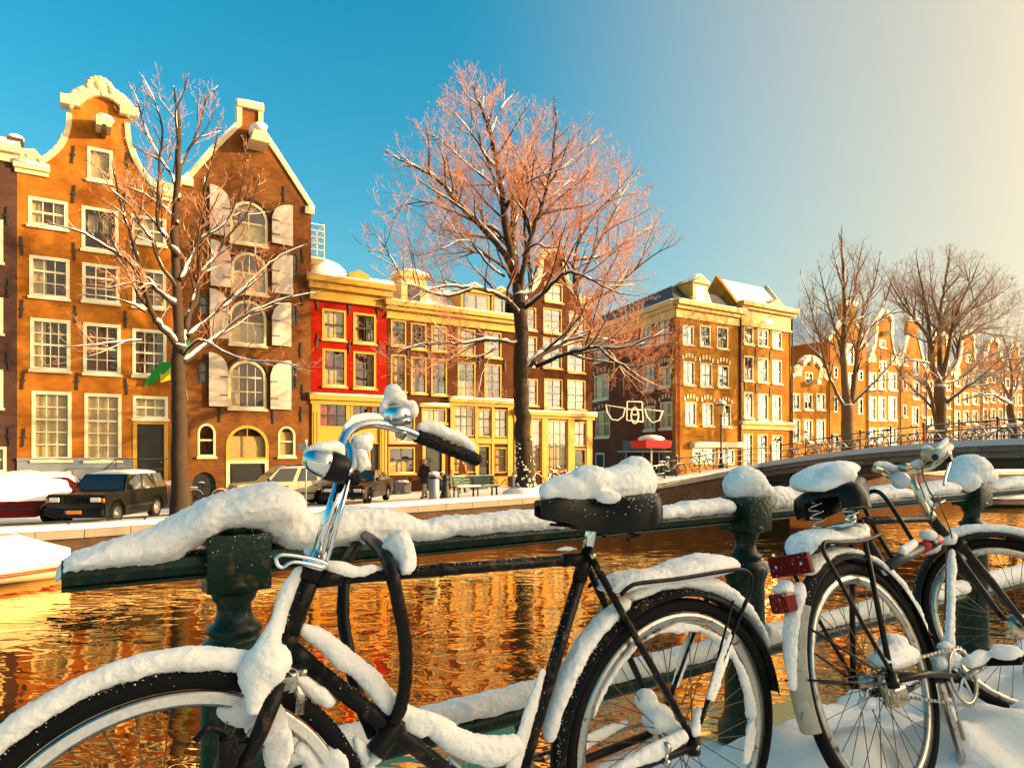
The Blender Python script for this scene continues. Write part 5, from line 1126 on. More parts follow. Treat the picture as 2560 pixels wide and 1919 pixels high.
MB().tube([(x,.33,.91) for x in fr(-1.1,1.1,.3)], .03, 6, ru=[random.uniform(.015,.04) for _ in fr(-1.1,1.1,.3)]).build('back_snow', M['snowf'], t)
# litter bin
p = on_street(1085, 0, 25.3); t = thing('litter_bin', 'grey metal litter bin with snow on its domed lid', 'bin', p)
MB().lathe([(.2,0),(.22,.05),(.22,.86),(.2,.88)], seg=18).build('drum', mat('bin_grey', (0.28,0.28,0.28), .45, .5), t); MB().lathe([(.19,.86),(.19,1.0)], seg=18).build('opening', M['black'], t); MB().lathe([(.23,.98),(.23,1.03),(.16,1.1),(.02,1.12)], seg=18).build('lid', mat('bin_grey', (0.28,0.28,0.28)), t); MB().ball((0,0,1.1),(.23,.23,.09),12,6).build('snow_cap', M['snowf'], t)
# bell-shaped bollard
p = on_street(1114, 0, 25.8); t = thing('bollard', 'dark bell-shaped iron bollard between litter bin and bench', 'bollard', p)
MB().lathe([(.26,0),(.24,.12),(.17,.35),(.13,.65),(.15,.72),(.12,.78)], seg=14).build('shaft', M['iron'], t); MB().lathe([(.12,.78),(.15,.86),(.13,.98),(.05,1.04)], seg=14).build('head', M['iron'], t)
# planters before the brown house
for x, lab in ((1197,'dark planter box below the shop door of the wide brown house'),(1292,'dark planter box beside the trunk of the tallest tree'),(1003,'dark planter box at the left corner of the wide brown house')):
    p = on_street(x, 0, 32.6); t = thing('planter_box', lab, 'planter', p, math.pi/2-TH); MB().cham((0,0,.3),(.9,.5,.6),.03).build('box', M['lead'], t); MB().ball((0,0,.6),(.44,.24,.1),10,6).build('snow_cap', M['snowf'], t)
    mb = MB(); rn = random.Random(int(x))
    for k in range(40): a = rn.uniform(0,6.3); q = Vector((rn.uniform(-.4,.4),rn.uniform(-.2,.2),.6)); mb.bar(q, q+Vector((.1*math.cos(a),.1*math.sin(a),rn.uniform(.1,.3))), .015, .015)
    mb.build('twigs', M['dark'], t)
# ---------------------------------------------------------------- people
def skinned(name, pts, edges, m_, parent, off, sub=2):
    me = bpy.data.meshes.new(name); me.from_pydata([Vector(p[:3])-off for p in pts], edges, []); o = bpy.data.objects.new(name, me); COL.objects.link(o)
    md = o.modifiers.new('skin', 'SKIN'); sk = me.skin_vertices[0].data
    for i, p in enumerate(pts): sk[i].radius = (p[3], p[4] if len(p) > 4 else p[3])
    sk[0].use_root = True
    ms = o.modifiers.new('sub', 'SUBSURF'); ms.levels = ms.render_levels = sub
    dg = bpy.context.evaluated_depsgraph_get(); m2 = bpy.data.meshes.new_from_object(o.evaluated_get(dg)); bpy.data.objects.remove(o)
    m2.name = name; m2.materials.clear(); m2.materials.append(m_); m2.polygons.foreach_set('use_smooth', [True]*len(m2.polygons)); return link(name, m2, parent)
SKIN = mat('skin', (0.55,0.30,0.2), .6, var=.05)
def person(label, p, face, coat, trous, hair, hgt=1.72, long_coat=.62, stride=.22):
    t = thing('person', label, 'person', p, frame_at(p, face)); z0 = Vector((0,0,0)); k = hgt/1.72
    P = [(0,0,.95,.13,.16),(0,0,1.15,.12,.15),(.02,0,1.38,.12,.17),(.03,0,1.5,.055),(.045,0,1.6,.085,.075),(.04,0,1.68,.08,.07),
         (.02,.2,1.42,.055),(-.04,.26,1.15,.045),(.1,.22,.98,.035),(.02,-.2,1.42,.055),(.06,-.26,1.15,.045),(.16,-.2,.98,.035),
         (0,.09,.88,.085),(stride*.7,.09,.5,.06),(stride,.09,.09,.045),(stride+.14,.09,.05,.04),(0,-.09,.88,.085),(-stride*.3,-.09,.5,.06),(-stride,-.09,.11,.045),(-stride+.13,-.09,.05,.04)]
    E = [(0,1),(1,2),(2,3),(3,4),(4,5),(2,6),(6,7),(7,8),(2,9),(9,10),(10,11),(0,12),(12,13),(13,14),(14,15),(0,16),(16,17),(17,18),(18,19)]
    P = [tuple(c*k for c in q) for q in P]; body = skinned('body', P, E, SKIN, t, z0)
    nose = MB().ball((.135*k,0,1.585*k),(.02,.016,.022),6,5)
    for sd in (-1,1): nose.ball((.11*k, sd*.035, 1.615*k), .011, 6, 4)
    nose.build('face', SKIN, t)
    c = MB(); hem = 1.0-long_coat*.55
    rows = [(hem*k,.2,.23),(.75*k,.2,.22),(.98*k,.165,.2),(1.15*k,.15,.19),(1.36*k,.145,.22),(1.45*k,.11,.19),(1.51*k,.07,.08)]
    V = []; Fs = []; nn_ = 14
    for z, rx, ry in rows:
        for i in range(nn_): a = 2*math.pi*i/nn_; V.append(Vector((.01+rx*math.cos(a)*(1+.05*math.sin(3*a)), ry*math.sin(a), z)))
    for j in range(len(rows)-1):
        for i in range(nn_): Fs.append((j*nn_+i, j*nn_+(i+1) % nn_, (j+1)*nn_+(i+1) % nn_, (j+1)*nn_+i))
    c.add(V, Fs, True)
    for sd, q in ((1, ((.02,.19,1.43),(-.04,.27,1.15),(.12,.2,.96))), (-1, ((.02,-.19,1.43),(.05,-.27,1.15),(.16,-.19,.96)))):
        c.tube([Vector(v)*k for v in q], [.075*k,.065*k,.06*k], 8)
    c.tube([(.02,0,1.47*k),(.03,0,1.54*k)], [.085*k,.075*k], 10); c.build('coat', coat, t)
    tr = MB()
    for sd, q in ((1,((0,.09,.9),(stride*.7,.09,.5),(stride,.09,.1))),(-1,((0,-.09,.9),(-stride*.3,-.09,.5),(-stride,-.09,.12)))): tr.tube([Vector(v)*k for v in q], [.1*k,.075*k,.062*k], 8)
    tr.build('trousers', trous, t)
    for x, y in ((stride+.05,.09),(-stride+.05,-.09)): MB().ball((x*k,y,.05),(.14,.055,.055),8,6).build('shoe', M['black'], t)
    hb = MB().ball((.015*k,0,1.655*k),(.105*k,.098*k,.10*k),12,8); hb.ball((-.035*k,0,1.57*k),(.08*k,.09*k,.13*k),10,7); hb.build('hair', hair, t)
person('person with blond hair in a dark coat walking behind the litter bin', on_street(1062, 0, 27.6), (-U.x+.3, -U.y-.2), mat('dark_coat', (0.035,0.015,0.012), .9), mat('pale_trousers', (0.38,0.28,0.2), .9), mat('blond_hair', (0.5,0.3,0.08), .7))
person('person in an orange brown jacket standing behind the green bench', on_street(1155, 0, 30.5), (U.x, U.y), mat('orange_coat', (0.42,0.14,0.03), .9), mat('dark_trousers', (0.03,0.025,0.025), .9), mat('brown_hair', (0.16,0.07,0.03), .7), long_coat=.3)
# ---------------------------------------------------------------- flag, parasol, garland, lamp
p = sn(s_at(432, 33.6), 33.6, 0); p.z = EYE-(930-HY)/F*p.y; t = thing('flag', 'green and yellow flag hanging behind the trunk of the slender tree', 'flag', p)
off = p.copy(); d = p.y; MB().tube([at(470,1000,d), at(440,845,d-.5)], .03, 6).build('pole', M['cream'], t, off)
for nm, col, poly in (('green_field', (0.01,0.30,0.03), [(443,850),(436,905),(400,905),(384,925),(362,955),(366,966),(398,948),(440,935),(448,900),(470,885),(475,850)]), ('yellow_field', (0.75,0.55,0.02), [(400,930),(440,915),(440,945),(402,956)])):
    m_ = MB(); Q = [at(x, y, d-.35+.12*math.sin(x*.11+y*.05)-(.06 if nm[0] == 'y' else 0)) for x, y in poly]; k = len(Q); m_.add(Q+[q+Vector((0,.02,0)) for q in Q], [tuple(range(k)), tuple(range(2*k-1,k-1,-1))]+[((i+1) % k, i, i+k, (i+1) % k+k) for i in range(k)]); m_.build(nm, mat('flag_'+nm, col, .8), t, off)
p = on_street(1628, 0, 26.8); t = thing('parasol', 'red square parasol with snow on top outside the corner shop', 'parasol', p, R(20))
MB().add([Vector(v) for v in ((-.75,-.75,1.65),(.75,-.75,1.65),(.75,.75,1.65),(-.75,.75,1.65),(-.8,-.8,2.0),(.8,-.8,2.0),(.8,.8,2.0),(-.8,.8,2.0),(0,0,2.3))], [(0,1,5,4),(1,2,6,5),(2,3,7,6),(3,0,4,7),(4,5,8),(5,6,8),(6,7,8),(7,4,8)]).build('canopy', mat('red_cloth', (0.62,0.012,0.012), .8), t)
MB().tube([(0,0,0),(0,0,2.2)], .05, 8).build('pole', M['cream'], t); MB().ball((0,0,2.12),(.72,.72,.24),14,7).build('snow_cap', M['snowf'], t)
d = 45.0; c0 = at(1588, 1070, d); t = thing('light_garland', 'festive light garland with square frame and two swags across the side street', 'garland', c0); em = mat('garland_glow', (0.8,0.68,0.4), .5, emit=(1,.75,.35), es=.25)  # cream tubes, merely sunlit; a faint glow is added to brighten them
def gp_(pts, r=.045): return MB().tube([at(x, y, d) for x, y in pts], r, 6)
gp_([(1515,1012),(1518,1030),(1530,1048),(1545,1050),(1558,1040),(1563,1020)]).build('swag', em, t, c0); gp_([(1612,1022),(1618,1042),(1632,1056),(1648,1050),(1656,1030)]).build('swag', em, t, c0)
gp_([(1515,1012),(1565,1020)], .03).build('wire', em, t, c0); gp_([(1612,1022),(1660,1028)], .03).build('wire', em, t, c0)
for q in ([(1568,1003),(1605,1004)],[(1568,1003),(1567,1050)],[(1605,1004),(1608,1054)],[(1567,1050),(1608,1054)],[(1568,1022),(1606,1024)]): gp_(q).build('frame_bar', em, t, c0)
MB().tube([at(1587+9*math.cos(a), 1038+20*math.sin(a), d-.05) for a in [2*math.pi*i/16 for i in range(16)]], .05, 6, closed=True).build('ring', em, t, c0); MB().tube([at(1587+8*math.cos(a), 1030+7*math.sin(a), d-.08) for a in [2*math.pi*i/12 for i in range(12)]], .04, 6, closed=True).build('ring', em, t, c0)
MB().tube([at(1481,1005,d-3.5), at(1515,1012,d)], .012, 4).build('wire', M['iron'], t, c0); MB().tube([at(1660,1028,d), at(1692,1030,d+3)], .012, 4).build('wire', M['iron'], t, c0)
s_ = s_at(1803, 24.9); p = sn(s_, 24.9, edge_z(s_)+.05); t = thing('street_lamp', 'old street lamp with snow capped lantern where the bridge meets the quay', 'street lamp', p); hh = 3.55
MB().lathe([(.16,0),(.16,.25),(.1,.4),(.075,.9),(.09,.95),(.06,1.05),(.045,hh-.75),(.07,hh-.7),(.05,hh-.6)], seg=12).build('post', mat('lamp_paint', (0.05,0.012,0.008), .5), t)
MB().lathe([(.12,hh-.6),(.22,hh-.12)], seg=6, smooth=False).build('lantern', mat('lantern_glass', (0.75,0.55,0.22), .3), t); MB().lathe([(.26,hh-.12),(.26,hh-.06),(.1,hh+.06),(.03,hh+.14)], seg=12).build('hood', M['iron'], t); MB().ball((0,0,hh+.0),(.28,.28,.16),12,6).build('snow_cap', M['snowf'], t)
# ---------------------------------------------------------------- bicycles on the bridge
def small_bike(name, label, col, group=None):
    t = thing(name, label, 'bicycle', (0,0,0), 0, group); fm_ = mat('bike_'+name+str(col), col, .4)
    for x in (-.53, .53):
        w = MB(); w.tube([(x+.33*math.cos(a), 0, .34+.33*math.sin(a)) for a in [2*math.pi*i/22 for i in range(22)]], .022, 6, closed=True)
        for k in range(10):
            a = math.pi*k/10; w.bar((x+.32*math.cos(a),0,.34+.32*math.sin(a)),(x-.32*math.cos(a),0,.34-.32*math.sin(a)),.006,.006)
        w.build('wheel', M['rubber'], t)
        MB().tube([(x+.365*math.cos(a), 0, .34+.365*math.sin(a)) for a in [R(20)+R(150)*i/10 for i in range(11)]], .035, 6, ru=.02).build('mudguard_snow', M['snowf'], t)
    f = MB()
    for a, b in (((-.53,.34),(-.1,.3)),((-.53,.34),(-.2,.8)),((-.1,.3),(-.22,.88)),((-.1,.3),(.36,.72)),((-.2,.82),(.33,.84)),((.31,.98),(.39,.66)),((.39,.66),(.53,.34))): f.tube([(a[0],0,a[1]),(b[0],0,b[1])], .02, 6)
    f.build('frame', fm_, t); MB().tube([(.31,0,.98),(.3,.0,1.05)],.016,6).tube([(.1,-.27,1.06),(.28,-.25,1.1),(.33,0,1.07),(.28,.25,1.1),(.1,.27,1.06)], .016, 6).build('handlebar', M['iron'], t)
    MB().ball((-.25,0,.95),(.15,.09,.05),10,6).build('saddle', M['black'], t); MB().ball((-.25,0,1.0),(.14,.09,.05),10,6).build('saddle_snow', M['snowf'], t)
    MB().box((-.58,0,.74),(.4,.13,.025)).bar((-.74,0,.73),(-.53,0,.34),.02,.02).build('luggage_rack', M['iron'], t); MB().ball((-.58,0,.78),(.2,.08,.05),10,6).build('rack_snow', M['snowf'], t)
    return t
COLS = [(0.015,0.015,0.015),(0.35,0.02,0.02),(0.6,0.5,0.28),(0.03,0.10,0.16),(0.02,0.12,0.04)]
protos = {}
rn = random.Random(12)
spots = [(23.6,'u',2,'cream bicycle on the quay ramp beside the red parasol'),(25.9,'u',2,'cream bicycle on the quay ramp below the street lamp'),(28.2,'u',0,'black bicycle on the quay ramp at the bridge corner'),
    (22.1,'n',0,'black bicycle behind the leftmost posts of the bridge railing'),(20.4,'n',3,'dark blue bicycle behind the bridge railing left of the sprung saddle'),(18.8,'n',0,'black bicycle behind the bridge railing above the sprung saddle'),(17.3,'n',2,'cream bicycle behind the bridge railing right of the sprung saddle'),(16.0,'n',1,'red bicycle behind the bridge railing'),(14.6,'n',0,'black bicycle behind the bridge railing beside the fan shaped tree'),(13.2,'n',3,'dark blue bicycle behind the right end of the bridge railing'),(11.9,'n',4,'green bicycle behind the bridge railing at the right edge')]
spots += [(13.3,'f',0,'black bicycle against the wall of the wide brown house behind the person'),(17.2,'f',3,'dark blue bicycle against the wall left of the tallest tree'),(22.6,'f',0,'black bicycle against the shopfront of the bell gable house'),(25.0,'f',1,'red bicycle against the shopfront of the bell gable house'),(18.6,'q',0,'black bicycle standing by the quay edge right of the tallest tree'),(20.1,'q',3,'dark blue bicycle standing by the quay edge left of the red parasol'),(5.2,'f',0,'black bicycle against the warehouse wall behind the mound of rail snow')]
for v, ax, c, lab in spots:
    if c not in protos: t = protos[c] = small_bike('bicycle', lab, COLS[c], 'parked bicycles across the canal')
    else: t = copy_tree(protos[c]); t['label'] = lab; t['group'] = 'parked bicycles across the canal'
    if ax == 'u': t.location = sn(v, 24.9, edge_z(v)+.06); t.rotation_euler = (R(rn.uniform(-5,5)), 0, math.pi/2-TH+R(rn.uniform(-20,20)))
    elif ax == 'f': t.location = sn(v, 32.9, street_z(v, 32.9)+.02); t.rotation_euler = (R(-6), 0, math.pi/2-TH+R(rn.uniform(-8,8)))
    elif ax == 'q': t.location = sn(v, 25.4, street_z(v, 25.4)+.02); t.rotation_euler = (R(4), 0, math.pi/2-TH+R(rn.uniform(20,60)))
    else: t.location = sn(BS+.75+rn.uniform(0,.3), v, bridge_z(v)+.02); t.rotation_euler = (R(rn.uniform(-6,6)), 0, math.pi-TH+R(rn.uniform(-16,16))+(math.pi if rn.random() < .5 else 0))
# ---------------------------------------------------------------- boats
def boat(name, label, p, ang, L_, W_, H_, hull, snowh, stripe=None):
    t = thing(name, label, 'boat', p, ang); V = []; Fs = []; st = 14; nn_ = 9
    for i in range(st+1):
        u = i/st; x = -L_/2+L_*u; w = W_/2*math.sin(min(1, (1-u)*2.6+.02)*math.pi/2)*(0.82+.18*min(1, u*4)); sh_ = .12*(2*u-1)**2
        for k in range(nn_):
            a = -math.pi/2+math.pi*k/(nn_-1); V.append(Vector((x, w*math.sin(a), (H_+sh_)*(1-math.cos(a)**.7))))
    for i in range(st):
        for k in range(nn_-1): a = i*nn_+k; Fs.append((a, a+1, a+nn_+1, a+nn_))
    Fs.append(tuple(range(nn_))); MB().add(V, Fs, True).build('hull', hull, t)
    if stripe: MB().tube([(V[i*nn_].x, V[i*nn_].y-.01, H_*.86) for i in range(st+1)], .05, 6).tube([(V[i*nn_+nn_-1].x, V[i*nn_+nn_-1].y+.01, H_*.86) for i in range(st+1)], .05, 6).build('rubbing_strake', stripe, t)
    VV = []; FF = []; m_ = 10
    for i in range(st+1):
        y0, y1 = V[i*nn_].y, V[i*nn_+nn_-1].y; zt = V[i*nn_].z
        for k in range(m_+1):
            f = k/m_; VV.append(Vector((V[i*nn_].x*1.01, lerp(y0*1.04, y1*1.04, f), zt-.02+snowh*(math.sin(math.pi*f)**.6)*(.7+.6*noise.noise(Vector((V[i*nn_].x*.9, f*2.2, 3))))*math.sin(math.pi*min(1, (i+.5)/(st*.5+1) if i < st/2 else (st-i+.6)/(st*.4)))**.5)))
    for i in range(st):
        for k in range(m_): a = i*(m_+1)+k; FF.append((a, a+1, a+m_+2, a+m_+1))
    MB().add(VV, FF, True).build('snow_cover', M['snowf'], t); return t
boat('moored_boat', 'moored boat under a thick snow cover below the far quay at left', sn(-4.2, 22.4, WATER-.05), math.pi/2-TH, 8.4, 2.8, .36, mat('boat_ochre', (0.55,0.42,0.25), .5), 1.15, mat('boat_red', (0.35,0.03,0.01), .5))
boat('moored_boat', 'small white and red boat on the water under the bridge at right', sn(49.5, 19.5, WATER-.03), math.pi/2-TH+R(150), 4.2, 1.8, .55, mat('boat_white', (0.75,0.68,0.6), .4), .35, mat('boat_red', (0.35,0.03,0.01)))
boat('moored_boat', 'dark barge with snow on deck moored beyond the bridge at the right edge', sn(56, 21.0, WATER-.05), math.pi/2-TH, 9.0, 2.6, .8, mat('boat_dark', (0.05,0.04,0.035), .6), .3)
# ================================================================== NEAR RAILING AND BICYCLES
def ray(x, y): return Vector(((x-CX)/F, 1.0, -(y-HY)/F))
EYEV = Vector((0, 0, EYE))
class Plane:
    """local frame of a bicycle: a forward, w sideways to the railing, h up; px() meets the line of sight with the plane w"""
    def __init__(s, H, f, lean):
        s.H = Vector(H); s.f = Vector((f[0], f[1], 0)).normalized(); nb = Vector((-s.f.y, s.f.x, 0)); nb = nb if nb.y > 0 else -nb
        s.u = nb*math.sin(lean)+Z*math.cos(lean); s.w = nb*math.cos(lean)-Z*math.sin(lean)
    def L(s, a, w, h): return s.H + s.f*a + s.w*w + s.u*h
    def px(s, x, y, w=0.0):
        r = ray(x, y); P0 = s.H + s.w*w - EYEV; return EYEV + r*(P0.dot(s.w)/r.dot(s.w))
def rail_px(x, y, n):
    s = s_at(x, n); d = dep(s, n); return sn(s, n, EYE-(y-HY)/F*d)
def snow(name, parent, off, parts, vox=0.009, amp=0.008, fq=16.0, seed=0.0, smooth_it=4, mat_=None, thin=1.0):
    """clumps and ridges of snow merged into one lumpy skin"""
    mb = MB()
    for p in parts:
        if p[0] == 'b': mb.ball(p[1], tuple(q*thin for q in p[2]), 14, 9)
        else:
            pts, rw = p[0], p[1]; rh = p[2] if len(p) > 2 else None
            k = len(pts); rw = [rw]*k if isinstance(rw, (int, float)) else list(rw); rh_ = rw if rh is None else ([rh]*k if isinstance(rh, (int, float)) else list(rh))
            q = spline([tuple(a)+(b, c) for a, b, c in zip(pts, rw, rh_)], 4) if k > 2 else [tuple(a)+(b, c) for a, b, c in zip(pts, rw, rh_)]
            P = [Vector(v[:3]) for v in q]; A = [max(.003, v[3]*thin) for v in q]; Bh = [max(.003, v[4]*thin) for v in q]
            t0 = (P[0]-P[1]).normalized(); t1 = (P[-1]-P[-2]).normalized()      # rounded ends
            P = [P[0]+t0*A[0]*.75, P[0]+t0*A[0]*.45] + P + [P[-1]+t1*A[-1]*.45, P[-1]+t1*A[-1]*.75]; A = [A[0]*.3, A[0]*.75] + A + [A[-1]*.75, A[-1]*.3]; Bh = [Bh[0]*.3, Bh[0]*.75] + Bh + [Bh[-1]*.75, Bh[-1]*.3]
            mb.tube(P, A, 12, ru=Bh)
    o = link(name, mb.mesh(name, mat_ or M['snow'], off), parent)
    m1 = o.modifiers.new('r', 'REMESH'); m1.mode = 'VOXEL'; m1.voxel_size = vox*.6
    m2 = o.modifiers.new('s', 'SMOOTH'); m2.factor = .5; m2.iterations = smooth_it
    for tx, k in ((TEX['a'], 1.8), (TEX['b'], .75), (TEX['c'], .5)):
        m3 = o.modifiers.new('d', 'DISPLACE'); m3.texture = tx; m3.texture_coords = 'LOCAL'; m3.strength = amp*k; m3.mid_level = .5
    o['kind'] = 'stuff'; PENDING.append((o, mat_ or M['snow'])); return o
PENDING = []; TEX = {}
for k_, sc_t, hard in (('a', .06, 'SOFT_NOISE'), ('b', .019, 'HARD_NOISE'), ('c', .007, 'HARD_NOISE')):
    tx = bpy.data.textures.new('snow_'+k_, 'CLOUDS'); tx.noise_scale = sc_t; tx.noise_type = hard; tx.noise_depth = 2; TEX[k_] = tx
def finish_snow():
    dg = bpy.context.evaluated_depsgraph_get()
    for o, m_ in PENDING:
        me2 = bpy.data.meshes.new_from_object(o.evaluated_get(dg)); me2.name = o.name
        me2.materials.clear(); me2.materials.append(m_); me2.polygons.foreach_set('use_smooth', [True]*len(me2.polygons))
        o.modifiers.clear(); o.data = me2
# ---------------------------------------------------------------- canal railing
RN = 1.6
def rz(s): return 0.80 + 0.010*s
PS = [0.3066, 2.037, 3.764, 5.49, 7.22]
rl = thing('canal_railing', 'dark green chipped canal railing with turned posts under thick snow', 'railing', sn(PS[0], RN, 0)); ro = rl.location.copy()
rs = fr(-0.012, 9.0, 0.12)
top = MB(); top.tube([sn(s, RN, rz(s)+.03) for s in rs], .034, 10, ru=.03); top.build('top_rail', M['green'], rl, ro, ang=30)
MB().tube([sn(s, RN-.002, rz(s)+.003) for s in rs], .029, 8, ru=.006).build('rail_bead', M['green'], rl, ro)
MB().tube([sn(s, RN, rz(s)-.475) for s in fr(.3, 9.0, .15)], .027, 10).build('lower_rail', M['green'], rl, ro)
AX = Matrix.Rotation(math.pi/2-TH, 3, 'Z')
for i, s in enumerate(PS):
    zt = rz(s)-.034; b0 = sn(s, RN, -.05)
    sh = MB(); pr = [(.095,0),(.095,.14),(.078,.17),(.072,.2),(.066,zt-.13),(.075,zt-.105),(.076,zt-.075),(.062,zt-.06),(.05,zt-.05),(.058,zt-.042),(.058,zt-.032),(.043,zt-.022),(.036,zt+.0),(.036,zt+.018),(.045,zt+.03),(.047,zt+.038),(.05,zt+.045),(.064,zt+.05),(.07,zt+.062),(.066,zt+.075),(.052,zt+.082),(.05,zt+.09)]
    sh.lathe(pr, b0, 20); p = sh.build('post', M['green'], rl, ro)
    cb = MB(); cb.cham(sn(s, RN, rz(s)+.03), (.132,.132,.122), .006, AX); cb.build('cap_block', M['green'], p, ro, ang=40)
    MB().lathe([(.03,0),(.034,.012),(.03,.03),(.012,.036)], sn(s, RN-.02, rz(s)+.09), 12).build('finial', M['green'], p, ro)
    MB().cham(sn(s, RN, rz(s)-.475), (.11,.11,.1), .01, AX).build('rail_socket', M['green'], p, ro)
def ridge(outline, n=RN, rw=.06, base=None, lo=.032):
    """snow ridge whose crest follows the outline (px) above the rail"""
    pts = []; A = []; Bh = []
    for x, y, *k in outline:
        p = rail_px(x, y, n); s = s_at(x, n); zb = rz(s)+(k[1] if len(k) > 1 else lo)
        h_ = max(.02, p.z-zb); pts.append(Vector((p.x, p.y, zb+h_/2))); Bh.append(h_/2*1.02); A.append((k[0] if k else rw))
    return (pts, A, Bh)
snow('rail_snow', rl, ro, [ridge([(164,1408,.04,.03),(172,1395,.045,.03),(200,1376,.055),(270,1347,.058),(330,1335,.062),(395,1315,.068),(440,1290,.075,.05),(490,1260,.085,.07),(530,1240,.09,.094),(580,1222,.095,.094),(630,1208,.1,.094),(672,1203,.098,.094),(700,1210,.085,.06),(716,1240,.07,.05),(735,1270,.065,.035),(790,1276,.062),(850,1263,.062),(910,1262,.06),(965,1267,.06),(1015,1283,.058),(1060,1298,.055),(1100,1290,.055),(1150,1285,.055),(1230,1280,.056),(1290,1271,.056),(1350,1276,.055),(1385,1290,.05),(1440,1300,.045),(1500,1305,.045),(1560,1300,.045),(1600,1290,.045),(1628,1280,.045),(1642,1264,.05),(1700,1256,.052),(1760,1247,.052),(1800,1243,.05),(1816,1248,.045)])], vox=.0095, amp=.008, seed=1)
s2_ = PS[1]; c2 = sn(s2_, RN, rz(s2_)+.09)
snow('post_snow', rl, ro, [('b', c2+Z*.04, (.082,.082,.068)), ('b', c2+Z*.022+U*.03, (.084,.084,.042)), ('b', c2+Z*.062-U*.01, (.056,.056,.052))], vox=.008, amp=.006, seed=2)
snow('rail_snow', rl, ro, [ridge([(1918,1225,.05),(1935,1213,.052),(1965,1216,.052),(1995,1212,.05),(2012,1228,.045),(2060,1238,.045),(2120,1240,.045),(2170,1225,.05),(2200,1212,.055),(2235,1211,.055),(2265,1224,.05),(2290,1228,.05),(2320,1205,.055),(2350,1200,.055),(2375,1205,.055)])], vox=.01, amp=.008, seed=3)
s3_ = PS[2]; c3 = sn(s3_, RN, rz(s3_)+.09)
snow('post_snow', rl, ro, [('b', c3+Z*.05-U*.02, (.10,.10,.085)), ('b', c3+Z*.02+U*.06, (.09,.09,.06)), ('b', c3+Z*.0-U*.09, (.08,.08,.06)), ('b', c3+Z*-.25+U*.09, (.035,.035,.05))], vox=.009, amp=.008, seed=4)
snow('rail_snow', rl, ro, [ridge([(2478,1212,.05),(2500,1198,.055),(2530,1190,.06),(2560,1188,.06),(2620,1186,.06),(2700,1180,.055),(2760,1180,.05)])], vox=.012, amp=.008, seed=5)
snow('rail_snow', rl, ro, [([sn(s, RN-.005, rz(s)-.44+.016) for s in fr(.42, 1.95, .1)], [.04]*len(fr(.42, 1.95, .1)), [lerp(.028,.04,.5+.5*noise.noise(Vector((s*2.2,3,1)))) for s in fr(.42, 1.95, .1)])], vox=.009, amp=.007, seed=6)
snow('rail_snow', rl, ro, [([sn(s, RN-.005, rz(s)-.44+.018) for s in fr(2.15, 3.66, .12)], .04, [lerp(.03,.045,.5+.5*noise.noise(Vector((s*2.2,5,1)))) for s in fr(2.15, 3.66, .12)]), ([sn(s, RN-.005, rz(s)-.44+.018) for s in fr(3.88, 5.4, .15)], .042, .045)], vox=.01, amp=.007, seed=7)
snow('post_snow', rl, ro, [('b', sn(PS[0]+.05, RN-.09, rz(PS[0])-.155), (.03,.03,.022)), ([sn(PS[0]+.035,RN-.06,rz(PS[0])-.17), sn(PS[0]+.075,RN-.1,rz(PS[0])-.2)], [.018,.03], [.01,.015])], vox=.006, amp=.004, seed=8)
snow('post_snow', rl, ro, [('b', sn(PS[1]+.05, RN-.05, rz(PS[1])-.16), (.025,.025,.02)), ('b', sn(PS[2]-.05, RN-.05, rz(PS[2])-.15), (.03,.03,.02)), ('b', sn(PS[2]+.06, RN-.03, rz(PS[2])-.14), (.03,.03,.02))], vox=.007, amp=.004, seed=9)
